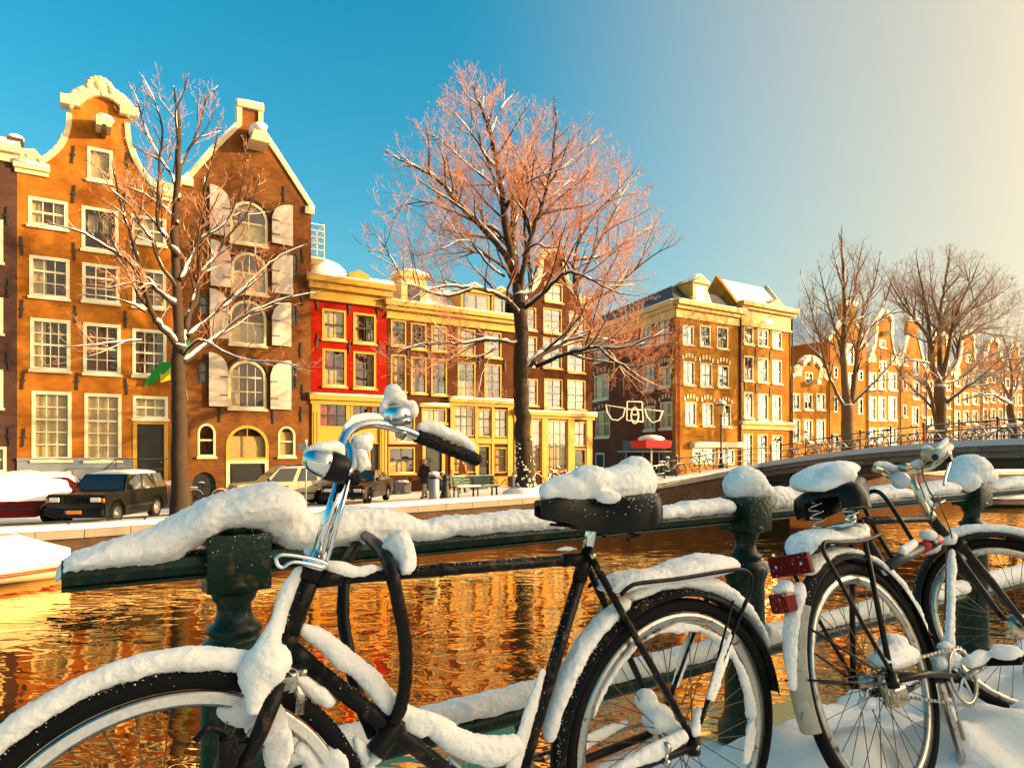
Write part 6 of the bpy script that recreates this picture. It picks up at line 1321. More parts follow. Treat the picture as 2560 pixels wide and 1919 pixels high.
# ---------------------------------------------------------------- bicycle parts
def arc(C, e1, e2, r, a0, a1, n): return [C + e1*(r*math.cos(a)) + e2*(r*math.sin(a)) for a in [a0+(a1-a0)*i/n for i in range(n+1)]]
def wheel(t, off, C, e1, e2, R_, name, seed=0, spokes=36, tyre_r=.0172, rimm=None, band=False, dynamo=False):
    e3 = e1.cross(e2).normalized(); rimm = rimm or M['steel']
    ring = lambda r, tr, m_, nm, par, lat=0, ax=None: MB().tube([C+e3*lat+e1*(r*math.cos(a))+e2*(r*math.sin(a)) for a in [2*math.pi*i/96 for i in range(96)]], tr, 10, closed=True).build(nm, m_, par, off)
    ty = ring(R_-tyre_r, tyre_r, M['rubber'], name, t)
    rim = MB(); prof = [(-.0115, R_-.036), (.0115, R_-.036), (.0105, R_-.055), (.004, R_-.063), (-.004, R_-.063), (-.0105, R_-.055)]
    V = []; Fs = []; n_ = 96; k = len(prof)
    for i in range(n_):
        a = 2*math.pi*i/n_; d = e1*math.cos(a)+e2*math.sin(a)
        for l_, r in prof: V.append(C+e3*l_+d*r)
    for i in range(n_):
        j = (i+1) % n_
        for q in range(k): Fs.append((i*k+q, i*k+(q+1) % k, j*k+(q+1) % k, j*k+q))
    rim.add(V, Fs, True); rim.build('rim', rimm, ty, off)
    if band:
        for sd in (-1, 1):
            b = MB(); Q = []; Ff = []
            for i in range(n_):
                a = 2*math.pi*i/n_; d = e1*math.cos(a)+e2*math.sin(a); Q += [C+e3*sd*.0128+d*(R_-.0395), C+e3*sd*.0138+d*(R_-.0555)]
            for i in range(n_): j = (i+1) % n_; Ff.append((2*i, 2*j, 2*j+1, 2*i+1))
            b.add(Q, Ff, True); b.build('reflective_band', mat('reflective_band', (0.62,0.6,0.56), .35, .2, var=.3, vscale=120), ty, off)
    hub = MB(); hub.tube([C-e3*.035, C-e3*.03, C-e3*.028, C+e3*.028, C+e3*.03, C+e3*.035], [.02,.03,.018,.018,.03,.02], 14); hub.tube([C-e3*.075, C+e3*.075], .006, 8); hub.tube([C-e3*.062, C-e3*.054], .011, 6); hub.tube([C+e3*.054, C+e3*.062], .011, 6); hub.build('hub', M['steel'], ty, off)
    if dynamo: MB().tube([C-e3*.035, C-e3*.033, C+e3*.033, C+e3*.035], [.02,.047,.047,.02], 18).build('hub_dynamo', M['brass'], ty, off)
    sp = MB()
    for i in range(spokes):
        a = 2*math.pi*i/spokes; sd = 1 if i % 2 else -1; off_a = R(58)*(1 if (i//2) % 2 else -1)
        p0 = C+e3*sd*.03+(e1*math.cos(a+off_a)+e2*math.sin(a+off_a))*.026; p1 = C+(e1*math.cos(a)+e2*math.sin(a))*(R_-.062); sp.tube([p0, p1], .0013, 4, cap=False)
        sp.tube([p1, p1.lerp(p0, .035)], .0024, 5)
    sp.build('spokes', M['spoke'], ty, off); return ty
def mudguard(t, off, C, e1, e2, R_, a0, a1, m_, name='mudguard', hw=.028, n=36):
    e3 = e1.cross(e2).normalized(); V = []; Fs = []; k = 7; mb = MB()
    for i in range(n+1):
        a = a0+(a1-a0)*i/n; d = e1*math.cos(a)+e2*math.sin(a)
        row = [(hw*(2*j/(k-1)-1)) for j in range(k)]
        for w in row: V.append(C+e3*w+d*(R_-.017*(w/hw)**2))
        for w in row[::-1]: V.append(C+e3*w*.97+d*(R_-.003-.017*(w/hw)**2))
    m2 = 2*k
    for i in range(n):
        for j in range(m2): Fs.append((i*m2+j, i*m2+(j+1) % m2, (i+1)*m2+(j+1) % m2, (i+1)*m2+j))
    mb.add(V, Fs, True); return mb.build(name, m_, t, off, ang=50)
def saddle(t, off, P, a0, a1, hz, m_, back=.088, nose=.022, drop=.055, tilt=0.0, wrap=0.0):
    """a0 rear, a1 nose in the bicycle frame; hz top height"""
    V = []; Fs = []; n = 16; prof = [(-1.0,-1.0),(-1.03,-.55),(-.95,-.12),(-.7,.02),(-.3,.045),(0,.03),(.3,.045),(.7,.02),(.95,-.12),(1.03,-.55),(1.0,-1.0),(.86,-1.0),(.8,-.4),(0,-.25),(-.8,-.4),(-.86,-1.0)]; k = len(prof)
    for i in range(n+1):
        u = i/n; a = lerp(a0, a1, u); w = interp([(0,back*.62),(.06,back*.9),(.18,back),(.35,back*.88),(.52,back*.5),(.7,nose*1.25),(.92,nose),(1,nose*.6)], u); d = interp([(0,drop*.7),(.1,drop*.85),(.35,drop),(.6,drop*.95),(.85,drop*.7),(1,drop*.4)], u)
        zc = hz - .012*math.sin(math.pi*u) - (.018*smooth(.8, 1, u)) - .01*smooth(.12,0,u) + tilt*(u-.5)
        for x, z in prof: V.append(P.L(a, x*w, zc + z*d))
    for i in range(n):
        for j in range(k): Fs.append((i*k+j, i*k+(j+1) % k, (i+1)*k+(j+1) % k, (i+1)*k+j))
    Fs.append(tuple(range(k-1, -1, -1))); Fs.append(tuple(range(n*k, n*k+k)))
    return MB().add(V, Fs, True).build('saddle', m_, t, off, ang=48)
def spring(P, a, w, h0, h1, r=.017, turns=3.0, wire=.003):
    return MB().tube([P.L(a+r*math.cos(q), w+r*math.sin(q), lerp(h0, h1, i/(turns*12))) for i, q in enumerate([2*math.pi*j/12 for j in range(int(turns*12)+1)])], wire, 6)
def chain(P, w, a0, h0, r0, a1, h1, r1, pitch=.0127):
    mb = MB(); d = Vector((a1-a0, h1-h0)); L_ = d.length; phi = math.atan2(d.y, d.x); th = math.acos((r0-r1)/L_); pts = []
    A = lambda c, r, an: (c[0]+r*math.cos(an), c[1]+r*math.sin(an))
    t0, t1 = phi+th, phi-th
    p = [A((a0,h0), r0, t0+(2*math.pi-2*th)*i/14) for i in range(15)] + [A((a1,h1), r1, t1+2*th*i/20) for i in range(21)]
    p.append(p[0]); out = []; acc = 0.0
    for (x0, y0), (x1, y1) in zip(p, p[1:]):
        l = math.hypot(x1-x0, y1-y0)
        while acc < l: u = acc/l if l else 0; out.append((x0+(x1-x0)*u, y0+(y1-y0)*u)); acc += pitch
        acc -= l
    for i, (x, y) in enumerate(out):
        x2, y2 = out[(i+1) % len(out)]; wd = .0075 if i % 2 else .004
        mb.bar(P.L(x, w, y), P.L(x2, w, y2), wd, .009, P.u)
    return mb
# ================================================================== BICYCLE 1
P1 = Plane((0.41, 1.70, 0.36), (-0.866, -0.5), R(1.5))
b1 = thing('bicycle', 'black old roadster bicycle with chrome handlebar in the foreground, saddle heaped with snow', 'bicycle', P1.L(0.5, 0, -0.36)); o1 = b1.location.copy()
e1, e2, ew = P1.f, P1.u, P1.w
CR, CF = P1.L(0, 0.0, 0), P1.L(1.13, 0.0, 0.0)
rw = wheel(b1, o1, CR, e1, e2, .345, 'rear_wheel', 1); fwh = wheel(b1, o1, CF, e1, e2, .345, 'front_wheel', 2, band=True)
mg = mudguard(b1, o1, CR, e1, e2, .372, R(-32), R(172), M['frame'])
# frame tubes traced on the bicycle's own plane
ct, bb = P1.px(1466,1388), P1.L(.485, 0, -.07); ht, hb_, cr = P1.px(786,1412), P1.px(712,1612), P1.px(690,1690)
tt0, tt1 = P1.px(793,1448), P1.px(1462,1396); dt0 = P1.px(722,1622)
fr1 = MB(); fr1.tube([bb, ct + (ct-bb).normalized()*.02], .0148, 14); fr1.tube([tt0, tt1], .0128, 14); fr1.tube([dt0, bb], .0168, 14); fr1.tube([hb_ + (hb_-ht)*.06, ht], .0185, 16)
for sd in (-1, 1):
    fr1.tube([ct+ew*sd*.016, P1.L(.0, sd*.058, .012)], .0085, 10); fr1.tube([bb+ew*sd*.035, P1.L(.25, sd*.052, -.02), P1.L(.0, sd*.06, 0)], .0105, 10)
    fr1.tube([P1.L(0,sd*.058,.02), P1.L(0,sd*.058,-.02)], .016, 10)
fr1.tube([bb-ew*.04, bb+ew*.04], .022, 16)
fr1.build('frame', M['frame'], b1, o1)
for c, d, r, l in ((tt0, (tt1-tt0), .0158, .045), (tt1, (tt0-tt1), .0155, .06), (dt0, (bb-dt0), .0195, .05), (ct, (bb-ct), .0175, .06), (hb_-(ht-hb_).normalized()*.012, ht-hb_, .0215, .034), (ht-(ht-hb_).normalized()*.028, ht-hb_, .0215, .032)): MB().tube([c, c+d.normalized()*l], [r, r*.95], 14).build('lug', M['frame'], b1, o1)
MB().ball(ct-ew*.024+P1.u*.002, (.008,.008,.008), 10, 6).build('seat_bolt', M['brass'], b1, o1)
MB().tube([P1.px(1100,1424), P1.px(1106,1424)], .0145, 14).build('cable_clip', M['frame'], b1, o1)
fk = MB()
for sd in (-1, 1): fk.tube([cr+ew*sd*.036, P1.px(640,1800)+ew*sd*.05, P1.L(1.075, sd*.056, .08), P1.L(1.13, sd*.058, .0)], [.0155,.0145,.011,.009], 12)
fk.tube([cr-ew*.05, cr+ew*.05], .021, 12); fk.tube([hb_, cr], .016, 12); fk.build('fork', M['frame'], b1, o1)
cal = MB(); c0 = P1.px(705,1705,-.035); cal.cham(c0, (.05,.03,.035), .006, Matrix((e1, ew, e2)).transposed()); cal.tube([c0+e1*-.02+e2*-.005, c0+e1*-.032-e2*.03, c0+e1*-.03-e2*.06], .008, 8); cal.tube([c0-e1*.03+e2*.012, c0-e1*.042+e2*.012], .007, 8); cal.build('brake_caliper', M['steel'], b1, o1)
c1_ = P1.px(570,1880,-.055); bc = MB(); bc.cham(c1_, (.03,.025,.05), .006, Matrix((e1, ew, e2)).transposed()); bc.tube([c1_+e2*.03, c1_+e2*.05+e1*.03, c1_+e2*.03+e1*.05], .006, 8); bc.tube([P1.px(545,1845,-.05), P1.px(620,1850,-.05)], .005, 8); bc.build('dynamo', M['frame'], b1, o1)
# stem and brake rod
s_top = P1.px(862, 1172); st = MB().tube([ht, s_top], .0122, 18); st.build('stem', M['chrome'], b1, o1); MB().tube([P1.px(818,1400,-.03), P1.px(878,1180,-.03)], .0042, 8).build('brake_rod', M['chrome'], b1, o1)
cl = MB(); Q = [(690,1398),(697,1388),(715,1386),(760,1392),(800,1402),(817,1411),(808,1418),(775,1410),(740,1404),(722,1408),(708,1417),(695,1413)]; cl.tube([Vector(v) for v in spline([tuple(P1.px(x, y, -.028)) for x, y in Q+[Q[0]]], 4)][:-1], .0036, 8, closed=True, ru=None); cl.tube([ht-(ht-hb_).normalized()*.006, ht+(ht-hb_).normalized()*.008], .0235, 18); cl.tube([P1.px(770,1401,-.022), P1.px(815,1410,-.022)], .008, 10, ru=None); cl.build('headset_bracket', M['chrome'], b1, o1)
# handlebar: far half sweeps up and back to the grip
HBP = [(846,1182,-.03),(850,1150,.0),(856,1112,.04),(868,1083,.09),(893,1065,.14),(930,1058,.185),(970,1063,.22),(1010,1076,.245),(1050,1092,.26)]
hbar = MB().tube([Vector(v) for v in spline([tuple(P1.px(*q)) for q in HBP], 6)], .0112, 16); hbar.tube([Vector(v) for v in spline([tuple(P1.px(*q)) for q in ((846,1182,-.03),(862,1180,-.05),(878,1170,-.03),(880,1140,.0),(872,1115,.03))], 5)], .0095, 14); hbar.tube([s_top-P1.u*.02-e1*.002, s_top+P1.u*.02], .0165, 16); hbar_o = hbar.build('handlebar', M['chrome'], b1, o1)
g0, g1 = P1.px(1043,1089,.26), P1.px(1194,1150,.275); gm = bpy.data.materials.new('grip_rubber'); gm.use_nodes = True; gt = gm.node_tree; gb_ = gt.nodes['Principled BSDF']; gb_.inputs['Base Color'].default_value = (.006,.006,.006,1); gb_.inputs['Specular IOR Level'].default_value = .15; gb_.inputs['Roughness'].default_value = .5
_vo = gt.nodes.new('ShaderNodeTexVoronoi'); _vo.inputs['Scale'].default_value = 190; _tc = gt.nodes.new('ShaderNodeTexCoord'); gt.links.new(_tc.outputs['Object'], _vo.inputs['Vector']); _bp = gt.nodes.new('ShaderNodeBump'); _bp.inputs['Strength'].default_value = .9; _bp.inputs['Distance'].default_value = .004; gt.links.new(_vo.outputs['Distance'], _bp.inputs['Height']); gt.links.new(_bp.outputs[0], gb_.inputs['Normal'])
gk = 26; gpts = [g0.lerp(g1, i/gk) for i in range(gk+1)]; MB().tube([g0-(g1-g0).normalized()*.002]+gpts+[g1+(g1-g0).normalized()*.006], [.0125]+[.0165+.0009*math.cos(i*2.1) for i in range(gk+1)]+[.011], 18).build('grip', gm, hbar_o, o1)
MB().tube([P1.px(838,1182,-.02), P1.px(868,1190,-.02), P1.px(893,1196,-.02), P1.px(899,1198,-.02)], [.0135,.0155,.0155,.011], 16).build('grip', gm, hbar_o, o1)
# bell
bc_ = P1.px(996,1058,.235); bn = (Vector((-.12,-.1,1))).normalized(); Mb = bn.to_track_quat('Z', 'Y').to_matrix()
bl = MB().lathe([(.034,.0),(.0345,.006),(.033,.016),(.027,.026),(.015,.031),(.002,.032)], bc_+bn*.012, 28, Mb); bello = bl.build('bell', M['chrome'], hbar_o, o1)
MB().lathe([(.012,-.008),(.026,-.006),(.0325,.0),(.0335,.011),(.03,.012)], bc_+bn*.0, 28, Mb).build('bell_base', mat('dark_chrome', (0.35,0.32,0.28), .15, 1.0, var=.1), bello, o1)
c_ = P1.px(1003,1083,.245); bd = (g1-g0).normalized(); MB().tube([c_-bd*.009, c_+bd*.009], .0135, 16).tube([c_, bc_], .008, 10).build('bell_clamp', mat('dark_chrome', (0.35,0.32,0.28)), bello, o1)
# headlamp
l0, l1 = P1.px(850,1172,-.05), P1.px(757,1141,-.05); ld = (l1-l0).normalized(); Ml = ld.to_track_quat('Z', 'Y').to_matrix(); LL = (l1-l0).length
lamp = MB().lathe([(.024,-.012),(.027,0),(.0275,LL*.3),(.0265,LL*.34)], l0, 24, Ml).build('headlamp', M['plastic'], b1, o1)
MB().lathe([(.0262,LL*.3),(.0255,LL*.5),(.021,LL*.78),(.0125,LL*.95),(.002,LL)], l0, 24, Ml).build('lamp_shell', M['chrome'], lamp, o1)
MB().tube([P1.px(868,1178,-.03), l0], .010, 10).build('lamp_bracket', M['plastic'], lamp, o1)
# saddle
sd_o = saddle(b1, o1, P1, .088, .398, .618, M['plastic'], back=.09, nose=.027, drop=.082, tilt=.004)
und = MB(); und.tube([ct, P1.px(1478,1325), P1.px(1484,1300)], .0128, 16); und.build('seat_post', M['chrome'], b1, o1)
cl2 = MB(); cl2.cham(P1.px(1485,1298), (.075,.06,.02), .006, Matrix((e1, ew, e2)).transposed()); cl2.tube([P1.L(.13,-.035,.548), P1.L(.24,-.03,.535), P1.L(.36,-.008,.548)], .0035, 8); cl2.tube([P1.L(.13,.035,.548), P1.L(.24,.03,.535), P1.L(.36,.008,.548)], .0035, 8); cl2.build('saddle_clamp', M['frame'], sd_o, o1)
for w in (-.045, .045):
    q = spring(P1, .16, w, .505, .555, .018, 3); q.build('spring', M['frame'], sd_o, o1)
# luggage rack
rk = MB(); RP = [(1552,1486),(1574,1466),(1600,1457),(1695,1446),(1794,1430),(1845,1423),(1868,1428),(1878,1446),(1876,1475),(1862,1510),(1843,1556),(1794,1684),(1750,1808)]
rk.tube([Vector(v) for v in spline([tuple(P1.px(x, y, -.062)) for x, y in RP], 5)], .0052, 8); far = [Vector(v) for v in spline([tuple(P1.px(x, y, -.062)+ew*.122) for x, y in RP], 5)]; rk.tube(far, .0052, 8)
for x, y in ((1620,1455),(1700,1446),(1780,1432),(1862,1426)): a = P1.px(x, y, -.062); rk.tube([a, a+ew*.122], .0042, 8)
rack = rk.build('luggage_rack', M['frame'], b1, o1)
ms = MB()
for sd in (-1, 1): ms.tube([P1.L(0,sd*.06,.0), P1.L(-.16,sd*.045,.33)], .0032, 8)
ms.build('mudguard_stay', M['frame'], b1, o1)
# drive
sp_ = MB(); Cc = P1.L(0,.045,0); sp_.tube([Cc-ew*.002, Cc+ew*.002], .038, 20); sp_.build('sprocket', M['steel'], b1, o1); chain(P1, .045, 0, 0, .037, .485, -.07, .09).build('chain', M['steel'], b1, o1)
Cb = P1.L(.485,.045,-.07); chr_ = MB(); chr_.tube([Cb-ew*.002, Cb+ew*.002], .088, 28); chr_.build('chainring', M['steel'], b1, o1)
ck = MB(); ck.tube([P1.L(.485,-.06,-.07), P1.L(.38,-.075,-.19)], [.012,.009], 10); ck.tube([P1.L(.485,.06,-.07), P1.L(.59,.075,.05)], [.012,.009], 10); cko = ck.build('crank', M['chrome'], b1, o1)
MB().cham(P1.L(.38,-.13,-.19), (.09,.095,.025), .005, Matrix((e1, ew, e2)).transposed()).build('pedal', M['rubber'], cko, o1)
rb = MB(); cc = P1.px(1664,1868,-.064); rb.tube([cc-e1*.006, cc+e1*.006], .0145, 14); rb.tube([cc-e2*.014, cc-e2*.036], .006, 8); rb.tube([cc-e2*.034-ew*.01, cc-e2*.034+ew*.012], .008, 10); rb.build('brake_arm_clip', M['steel'], b1, o1)
# snow on bicycle 1
S1 = lambda nm, parts, **k: snow(nm, b1, o1, parts, thin=.86, **k)
def along(pp, rw_, rh_, dz=0.0): return ([P1.px(*q)+Z*dz for q in pp], rw_, rh_)
S1('saddle_snow', [([P1.L(a, 0, h) for a, h in ((.375,.622),(.33,.626),(.27,.628),(.21,.63),(.15,.634),(.108,.636))], [.03,.042,.055,.068,.076,.066], [.032,.042,.046,.052,.06,.062]), ('b', P1.L(.118,0,.66), (.055,.055,.048)), ('b', P1.L(.27,-.02,.65), (.06,.05,.036)), ('b', P1.L(.25,-.062,.607), (.04,.02,.02)), ('b', P1.L(.335,-.02,.63), (.05,.025,.03))], vox=.0075, amp=.006, seed=11)
S1('rack_snow', [([P1.px(x, y, 0)+Z*0 for x, y in ((1530,1462),(1580,1445),(1640,1440),(1700,1425),(1760,1412),(1812,1410))], [.06,.07,.07,.072,.07,.055], [.022,.026,.024,.034,.038,.028])], vox=.008, amp=.006, seed=12)
S1('mudguard_snow', [(arc(CR, e1, e2, .385, R(12), R(66), 10), [.02,.026,.03,.032,.033,.034,.033,.032,.031,.03,.026], [.018,.022,.024,.026,.026,.026,.026,.026,.025,.024,.02])], vox=.0075, amp=.006, seed=13)
S1('mudguard_snow', [(arc(CR, e1, e2, .388, R(70), R(152), 12), [.024,.03,.032,.034,.036,.036,.036,.034,.032,.03,.026,.02,.012], [.016,.02,.022,.024,.026,.026,.026,.024,.02,.018,.014,.01,.008])], vox=.0075, amp=.006, seed=14)
S1('tyre_snow', [(arc(CF, e1, e2, .36, R(100), R(178), 14), [.02]+[.026]*12+[.02,.016], [.016]+[.024]*12+[.02,.014])], vox=.007, amp=.006, seed=15) if False else None
S1('tyre_snow', [(arc(CF, e1, e2, .362, R(72), R(138), 14)[::-1], [.014]+[.022]*5+[.025]*6+[.024,.02,.016], [.012]+[.02]*5+[.027]*6+[.028,.026,.02]), (arc(CF, e1, e2, .36, R(40), R(76), 6), .023, .024)], vox=.007, amp=.006, seed=16)
S1('tyre_snow', [(arc(CF, e1, e2, .358, R(152), R(178), 8), [.012,.018,.02,.02,.02,.02,.018,.016,.012], [.012,.018,.018,.016,.016,.014,.014,.012,.01])], vox=.007, amp=.006, seed=17)
S1('fork_snow', [('b', P1.px(668,1660,-.03), (.046,.05,.052)), ('b', P1.px(640,1690,-.03), (.036,.04,.045)), ('b', P1.px(690,1650,-.035), (.036,.03,.036)), along([(655,1700,-.045),(640,1745,-.05),(632,1780,-.05)], [.026,.018,.01], [.03,.024,.014]), along([(660,1640,-.01),(690,1570,-.005),(715,1500,.0),(745,1440,.0),(756,1418,.0)], [.026,.018,.014,.011,.008], [.03,.026,.022,.02,.012])], vox=.0065, amp=.005, seed=18)
S1('spoke_snow', [('b', P1.L(.98,.0,.235), (.05,.02,.05)), ('b', P1.L(1.02,.0,.26), (.05,.02,.04)), ('b', P1.L(.955,.0,.18), (.035,.018,.06))], vox=.007, amp=.006, seed=19)
S1('spoke_snow', [('b', P1.L(.87,0,.12), (.055,.018,.06)), ('b', P1.L(.9,0,.05), (.05,.018,.07)), ('b', P1.L(.865,0,.02), (.045,.018,.06))], vox=.007, amp=.006, seed=20)
S1('rim_snow', [(arc(CF, e1, e2, .275, R(140), R(165), 6), .012, .02)], vox=.007, amp=.005, seed=21)
S1('down_tube_snow', [along([(752,1598,0),(800,1625,0),(850,1665,0),(905,1705,0),(960,1765,0),(1000,1800,0),(1060,1850,0)], [.014,.018,.02,.019,.02,.019,.018], [.016,.024,.026,.026,.028,.03,.024], .02), along([(1030,1810,0),(1090,1840,0),(1150,1880,0),(1230,1900,0),(1290,1880,0)], [.018,.022,.026,.03,.02], [.02,.03,.034,.04,.03], .02)], vox=.0075, amp=.006, seed=22)
S1('seat_tube_snow', [([P1.L(.46,-.0,.0)+e1*.016, P1.L(.42,0,.11)+e1*.016, P1.L(.375,0,.23)+e1*.015], [.013,.011,.006], [.03,.026,.012])], vox=.006, amp=.004, seed=23)
S1('top_tube_snow', [along([(822,1418,0),(850,1428,0),(890,1436,0),(930,1430,0),(960,1428,0)], [.014,.02,.018,.014,.01], [.014,.022,.016,.014,.008], .004), along([(800,1392,.01),(790,1385,.02),(770,1378,.03)], [.02,.022,.014], [.018,.018,.012]), along([(1395,1378,0),(1420,1374,0),(1440,1376,0)], [.008,.011,.007], [.004,.007,.004], .004)], vox=.0055, amp=.004, seed=24)
S1('bell_snow', [('b', bc_+bn*.062+Vector((-.002,.02,0)), (.034,.03,.027)), ('b', bc_+bn*.078+Vector((-.004,.015,0)), (.024,.024,.018)), ('b', bc_+bn*.035+e1*-.035+Vector((0,.02,0)), (.022,.024,.03)), ('b', bc_+bn*.035+e1*.034+Vector((0,.02,0)), (.014,.02,.026))], vox=.0055, amp=.004, seed=25)
S1('grip_snow', [along([(1050,1072,.262),(1075,1068,.262),(1110,1082,.265),(1150,1098,.268),(1182,1122,.272)], [.014,.02,.021,.02,.014], [.017,.021,.02,.019,.014], .001)], vox=.0055, amp=.004, seed=26)
S1('handlebar_snow', [along([(860,1078,.09),(885,1058,.14),(925,1050,.185),(955,1052,.21)], [.008,.011,.012,.009], [.012,.016,.015,.009], .005), ('b', P1.px(905,1110,.05), (.028,.026,.024)), ('b', P1.px(918,1095,.08), (.02,.02,.016)), ('b', P1.px(900,1150,.0), (.022,.022,.03)), ('b', P1.px(912,1160,-.0), (.017,.017,.014))], vox=.0055, amp=.005, seed=27)
S1('lamp_snow', [along([(765,1130,-.045),(790,1122,-.045),(820,1122,-.04),(845,1122,-.03)], [.012,.02,.022,.018], [.008,.014,.017,.018]), ('b', P1.px(846,1135,-.03), (.016,.018,.018))], vox=.0055, amp=.004, seed=28)
S1('hub_snow', [('b', P1.L(.06,.0,.06), (.05,.045,.045)), ('b', P1.L(.08,.02,.1), (.035,.03,.035)), ('b', P1.L(.03,-.02,.03), (.035,.03,.03)), ([P1.L(.03,-.056,.03), P1.L(.12,-.055,.01), P1.L(.2,-.052,-.005), P1.L(.27,-.05,-.03)], [.016,.02,.019,.014], [.022,.026,.024,.014]), ([P1.L(0,-.058,.03), P1.L(-.03,-.05,.08)], [.016,.012], [.02,.014])], vox=.0065, amp=.005, seed=29)
S1('rim_snow', [(arc(CR, e1, e2, .274, R(20), R(62), 10), .011, [.006,.011,.013,.012,.01,.009,.01,.011,.012,.01,.006]), (arc(CR, e1, e2, .272, R(66), R(112), 12), .012, [.005,.008,.01,.007,.009,.012,.018,.022,.018,.014,.012,.01,.006]), (arc(CR, e1, e2, .268, R(112), R(205), 16), .013, [.01,.012,.016,.018,.016,.014,.016,.018,.02,.018,.02,.022,.024,.028,.03,.028,.02])], vox=.0065, amp=.006, seed=30)
S1('stay_snow', [([P1.L(-.055,-.062,.1), P1.L(-.1,-.062,.19), P1.L(-.13,-.062,.25)], [.006,.007,.004], [.02,.024,.01]), ([P1.L(-.055,.062,.1)+ew*.0, P1.L(-.1,.062,.19), P1.L(-.13,.062,.25)], [.006,.008,.005], [.02,.026,.012])], vox=.0055, amp=.004, seed=31)
S1('chain_snow', [([P1.L(.12,.045,.05), P1.L(.2,.045,.035), P1.L(.28,.045,.02), P1.L(.36,.045,.01)], [.008,.012,.012,.006], [.012,.02,.02,.01]), ([P1.L(.1,.05,-.03), P1.L(.2,.05,-.05), P1.L(.3,.05,-.075)], [.012,.014,.01], [.014,.018,.012])], vox=.006, amp=.005, seed=32)
# ---------------------------------------------------------------- hose lock around railing and bicycle 1
lk = thing('bicycle_lock', 'thick black segmented cable lock looped round railing and foreground bicycle', 'lock', P1.L(.7,.05,-.1)); lo = lk.location.copy()
hose = mat('lock_sleeve', (0.008,0.006,0.005), .36, spec=.15, var=.4, vscale=8, bump=.08, bscale=30)
fp = [tuple(rail_px(912,1338,1.56)), tuple(P1.px(938,1358,.12)), tuple(P1.px(965,1392,.02)), tuple(P1.px(981,1440,-.035)), tuple(P1.px(994,1500,-.04)), tuple(P1.px(1008,1570,-.04)), tuple(P1.px(1015,1640,-.035)), tuple(P1.px(1012,1710,-.03)), tuple(P1.px(1000,1770,-.03)), tuple(P1.px(985,1800,-.02))]
def hosepath(fp, r, joints):
    q = [Vector(v) for v in spline(fp, 10)]; k = len(q); return q, [r*(1.08 if any(abs(i/k-j) < .012 for j in joints) else (1-.04*math.sin(i*.9))) for i in range(k)]
q, rr = hosepath(fp, .0128, (.12,.22,.34,.48,.62,.75,.87)); MB().tube(q, rr, 14).build('shackle', hose, lk, lo)
bp_ = [tuple(rail_px(905,1345,1.62)), tuple(P1.px(868,1400,.22)), tuple(P1.px(860,1460,.16)), tuple(P1.px(858,1540,.13)), tuple(P1.px(868,1610,.1)), tuple(P1.px(880,1680,.08)), tuple(P1.px(905,1770,.06)), tuple(P1.px(935,1840,.03))]
q, rr = hosepath(bp_, .0128, (.2,.4,.6,.8)); MB().tube(q, rr, 14).build('shackle', hose, lk, lo)
a, b = P1.px(992,1806,-.01), P1.px(938,1880,-.01); d = (b-a).normalized(); MB().tube([a-d*.01, a, a.lerp(b,.95), b, b+d*.002], [.014,.0205,.0215,.0215,.018], 18).build('lock_barrel', hose, lk, lo)
snow('lock_snow', lk, lo, [([b-d*.004-Z*.012+ew*.0, b+d*.012-Z*.006], [.02,.016], [.012,.01])], vox=.0055, amp=.004, seed=33)
snow('lock_snow', lk, lo, [([P1.px(960,1380,.03)+Z*.02+e1*-.02, P1.px(990,1405,.0)+e1*-.02, P1.px(1008,1425,-.02)], [.022,.024,.012], [.04,.03,.014]), ('b', P1.px(990,1370,.06), (.03,.03,.03))], vox=.006, amp=.005, seed=34)
# ================================================================== BICYCLE 2
P2 = Plane((1.057, 2.0, 0.40), (0.813, 0.582), R(16))
b2 = thing('bicycle', 'brown roadster bicycle with sprung saddle and red tail lights leaning on the railing at right', 'bicycle', P2.L(.5, 0, -.36)); o2 = b2.location.copy()
f1, f2, fw2 = P2.f, P2.u, P2.w
C2, C3 = P2.L(0,0,0), P2.L(1.108,0,-.005)
wheel(b2, o2, C2, f1, f2, .345, 'rear_wheel', 3); q1 = Vector((.9925,-.122,0)); wheel(b2, o2, C3, q1, (f2+Vector((.05,.05,0))).normalized(), .345, 'front_wheel', 4, dynamo=True)
mgp = mat('scuffed_white_mudguard', (0.52,0.43,0.3), .5, var=.3, vscale=30, bump=.3, bscale=60, col2=(0.07,0.035,0.02), c2amt=.36, c2scale=38)
mudguard(b2, o2, C2, f1, f2, .375, R(40), R(136), M['frame2'], hw=.03); mudguard(b2, o2, C2, f1, f2, .376, R(136.4), R(190), mgp, 'mudguard', hw=.031)
mudguard(b2, o2, C2, f1, f2, .373, R(2), R(39.5), M['frame2'], hw=.03)
q2 = (f2+Vector((.05,.05,0))).normalized(); mudguard(b2, o2, C3, q1, q2, .373, R(60), R(200), M['frame2'], 'front_mudguard', hw=.028)
ct2, bb2, ht2, hb2 = P2.px(2140,1302), P2.L(.452,0,-.07), P2.px(2322,1288), P2.px(2378,1352)
F2 = MB(); F2.tube([bb2, ct2+(ct2-bb2).normalized()*.03], .0148, 14); F2.tube([ct2, ht2-(ht2-hb2)*.12], .0125, 14); F2.tube([hb2+(hb2-ht2)*.1, ht2], .0185, 16); F2.tube([hb2, bb2], .0165, 14)
for sd in (-1, 1):
    F2.tube([ct2+fw2*sd*.016, P2.L(0,sd*.058,.01)], .0085, 10); F2.tube([bb2+fw2*sd*.035, P2.L(.22,sd*.052,-.02), P2.L(0,sd*.06,0)], .0105, 10); F2.tube([P2.L(0,sd*.058,.02), P2.L(0,sd*.058,-.02)], .016, 10)
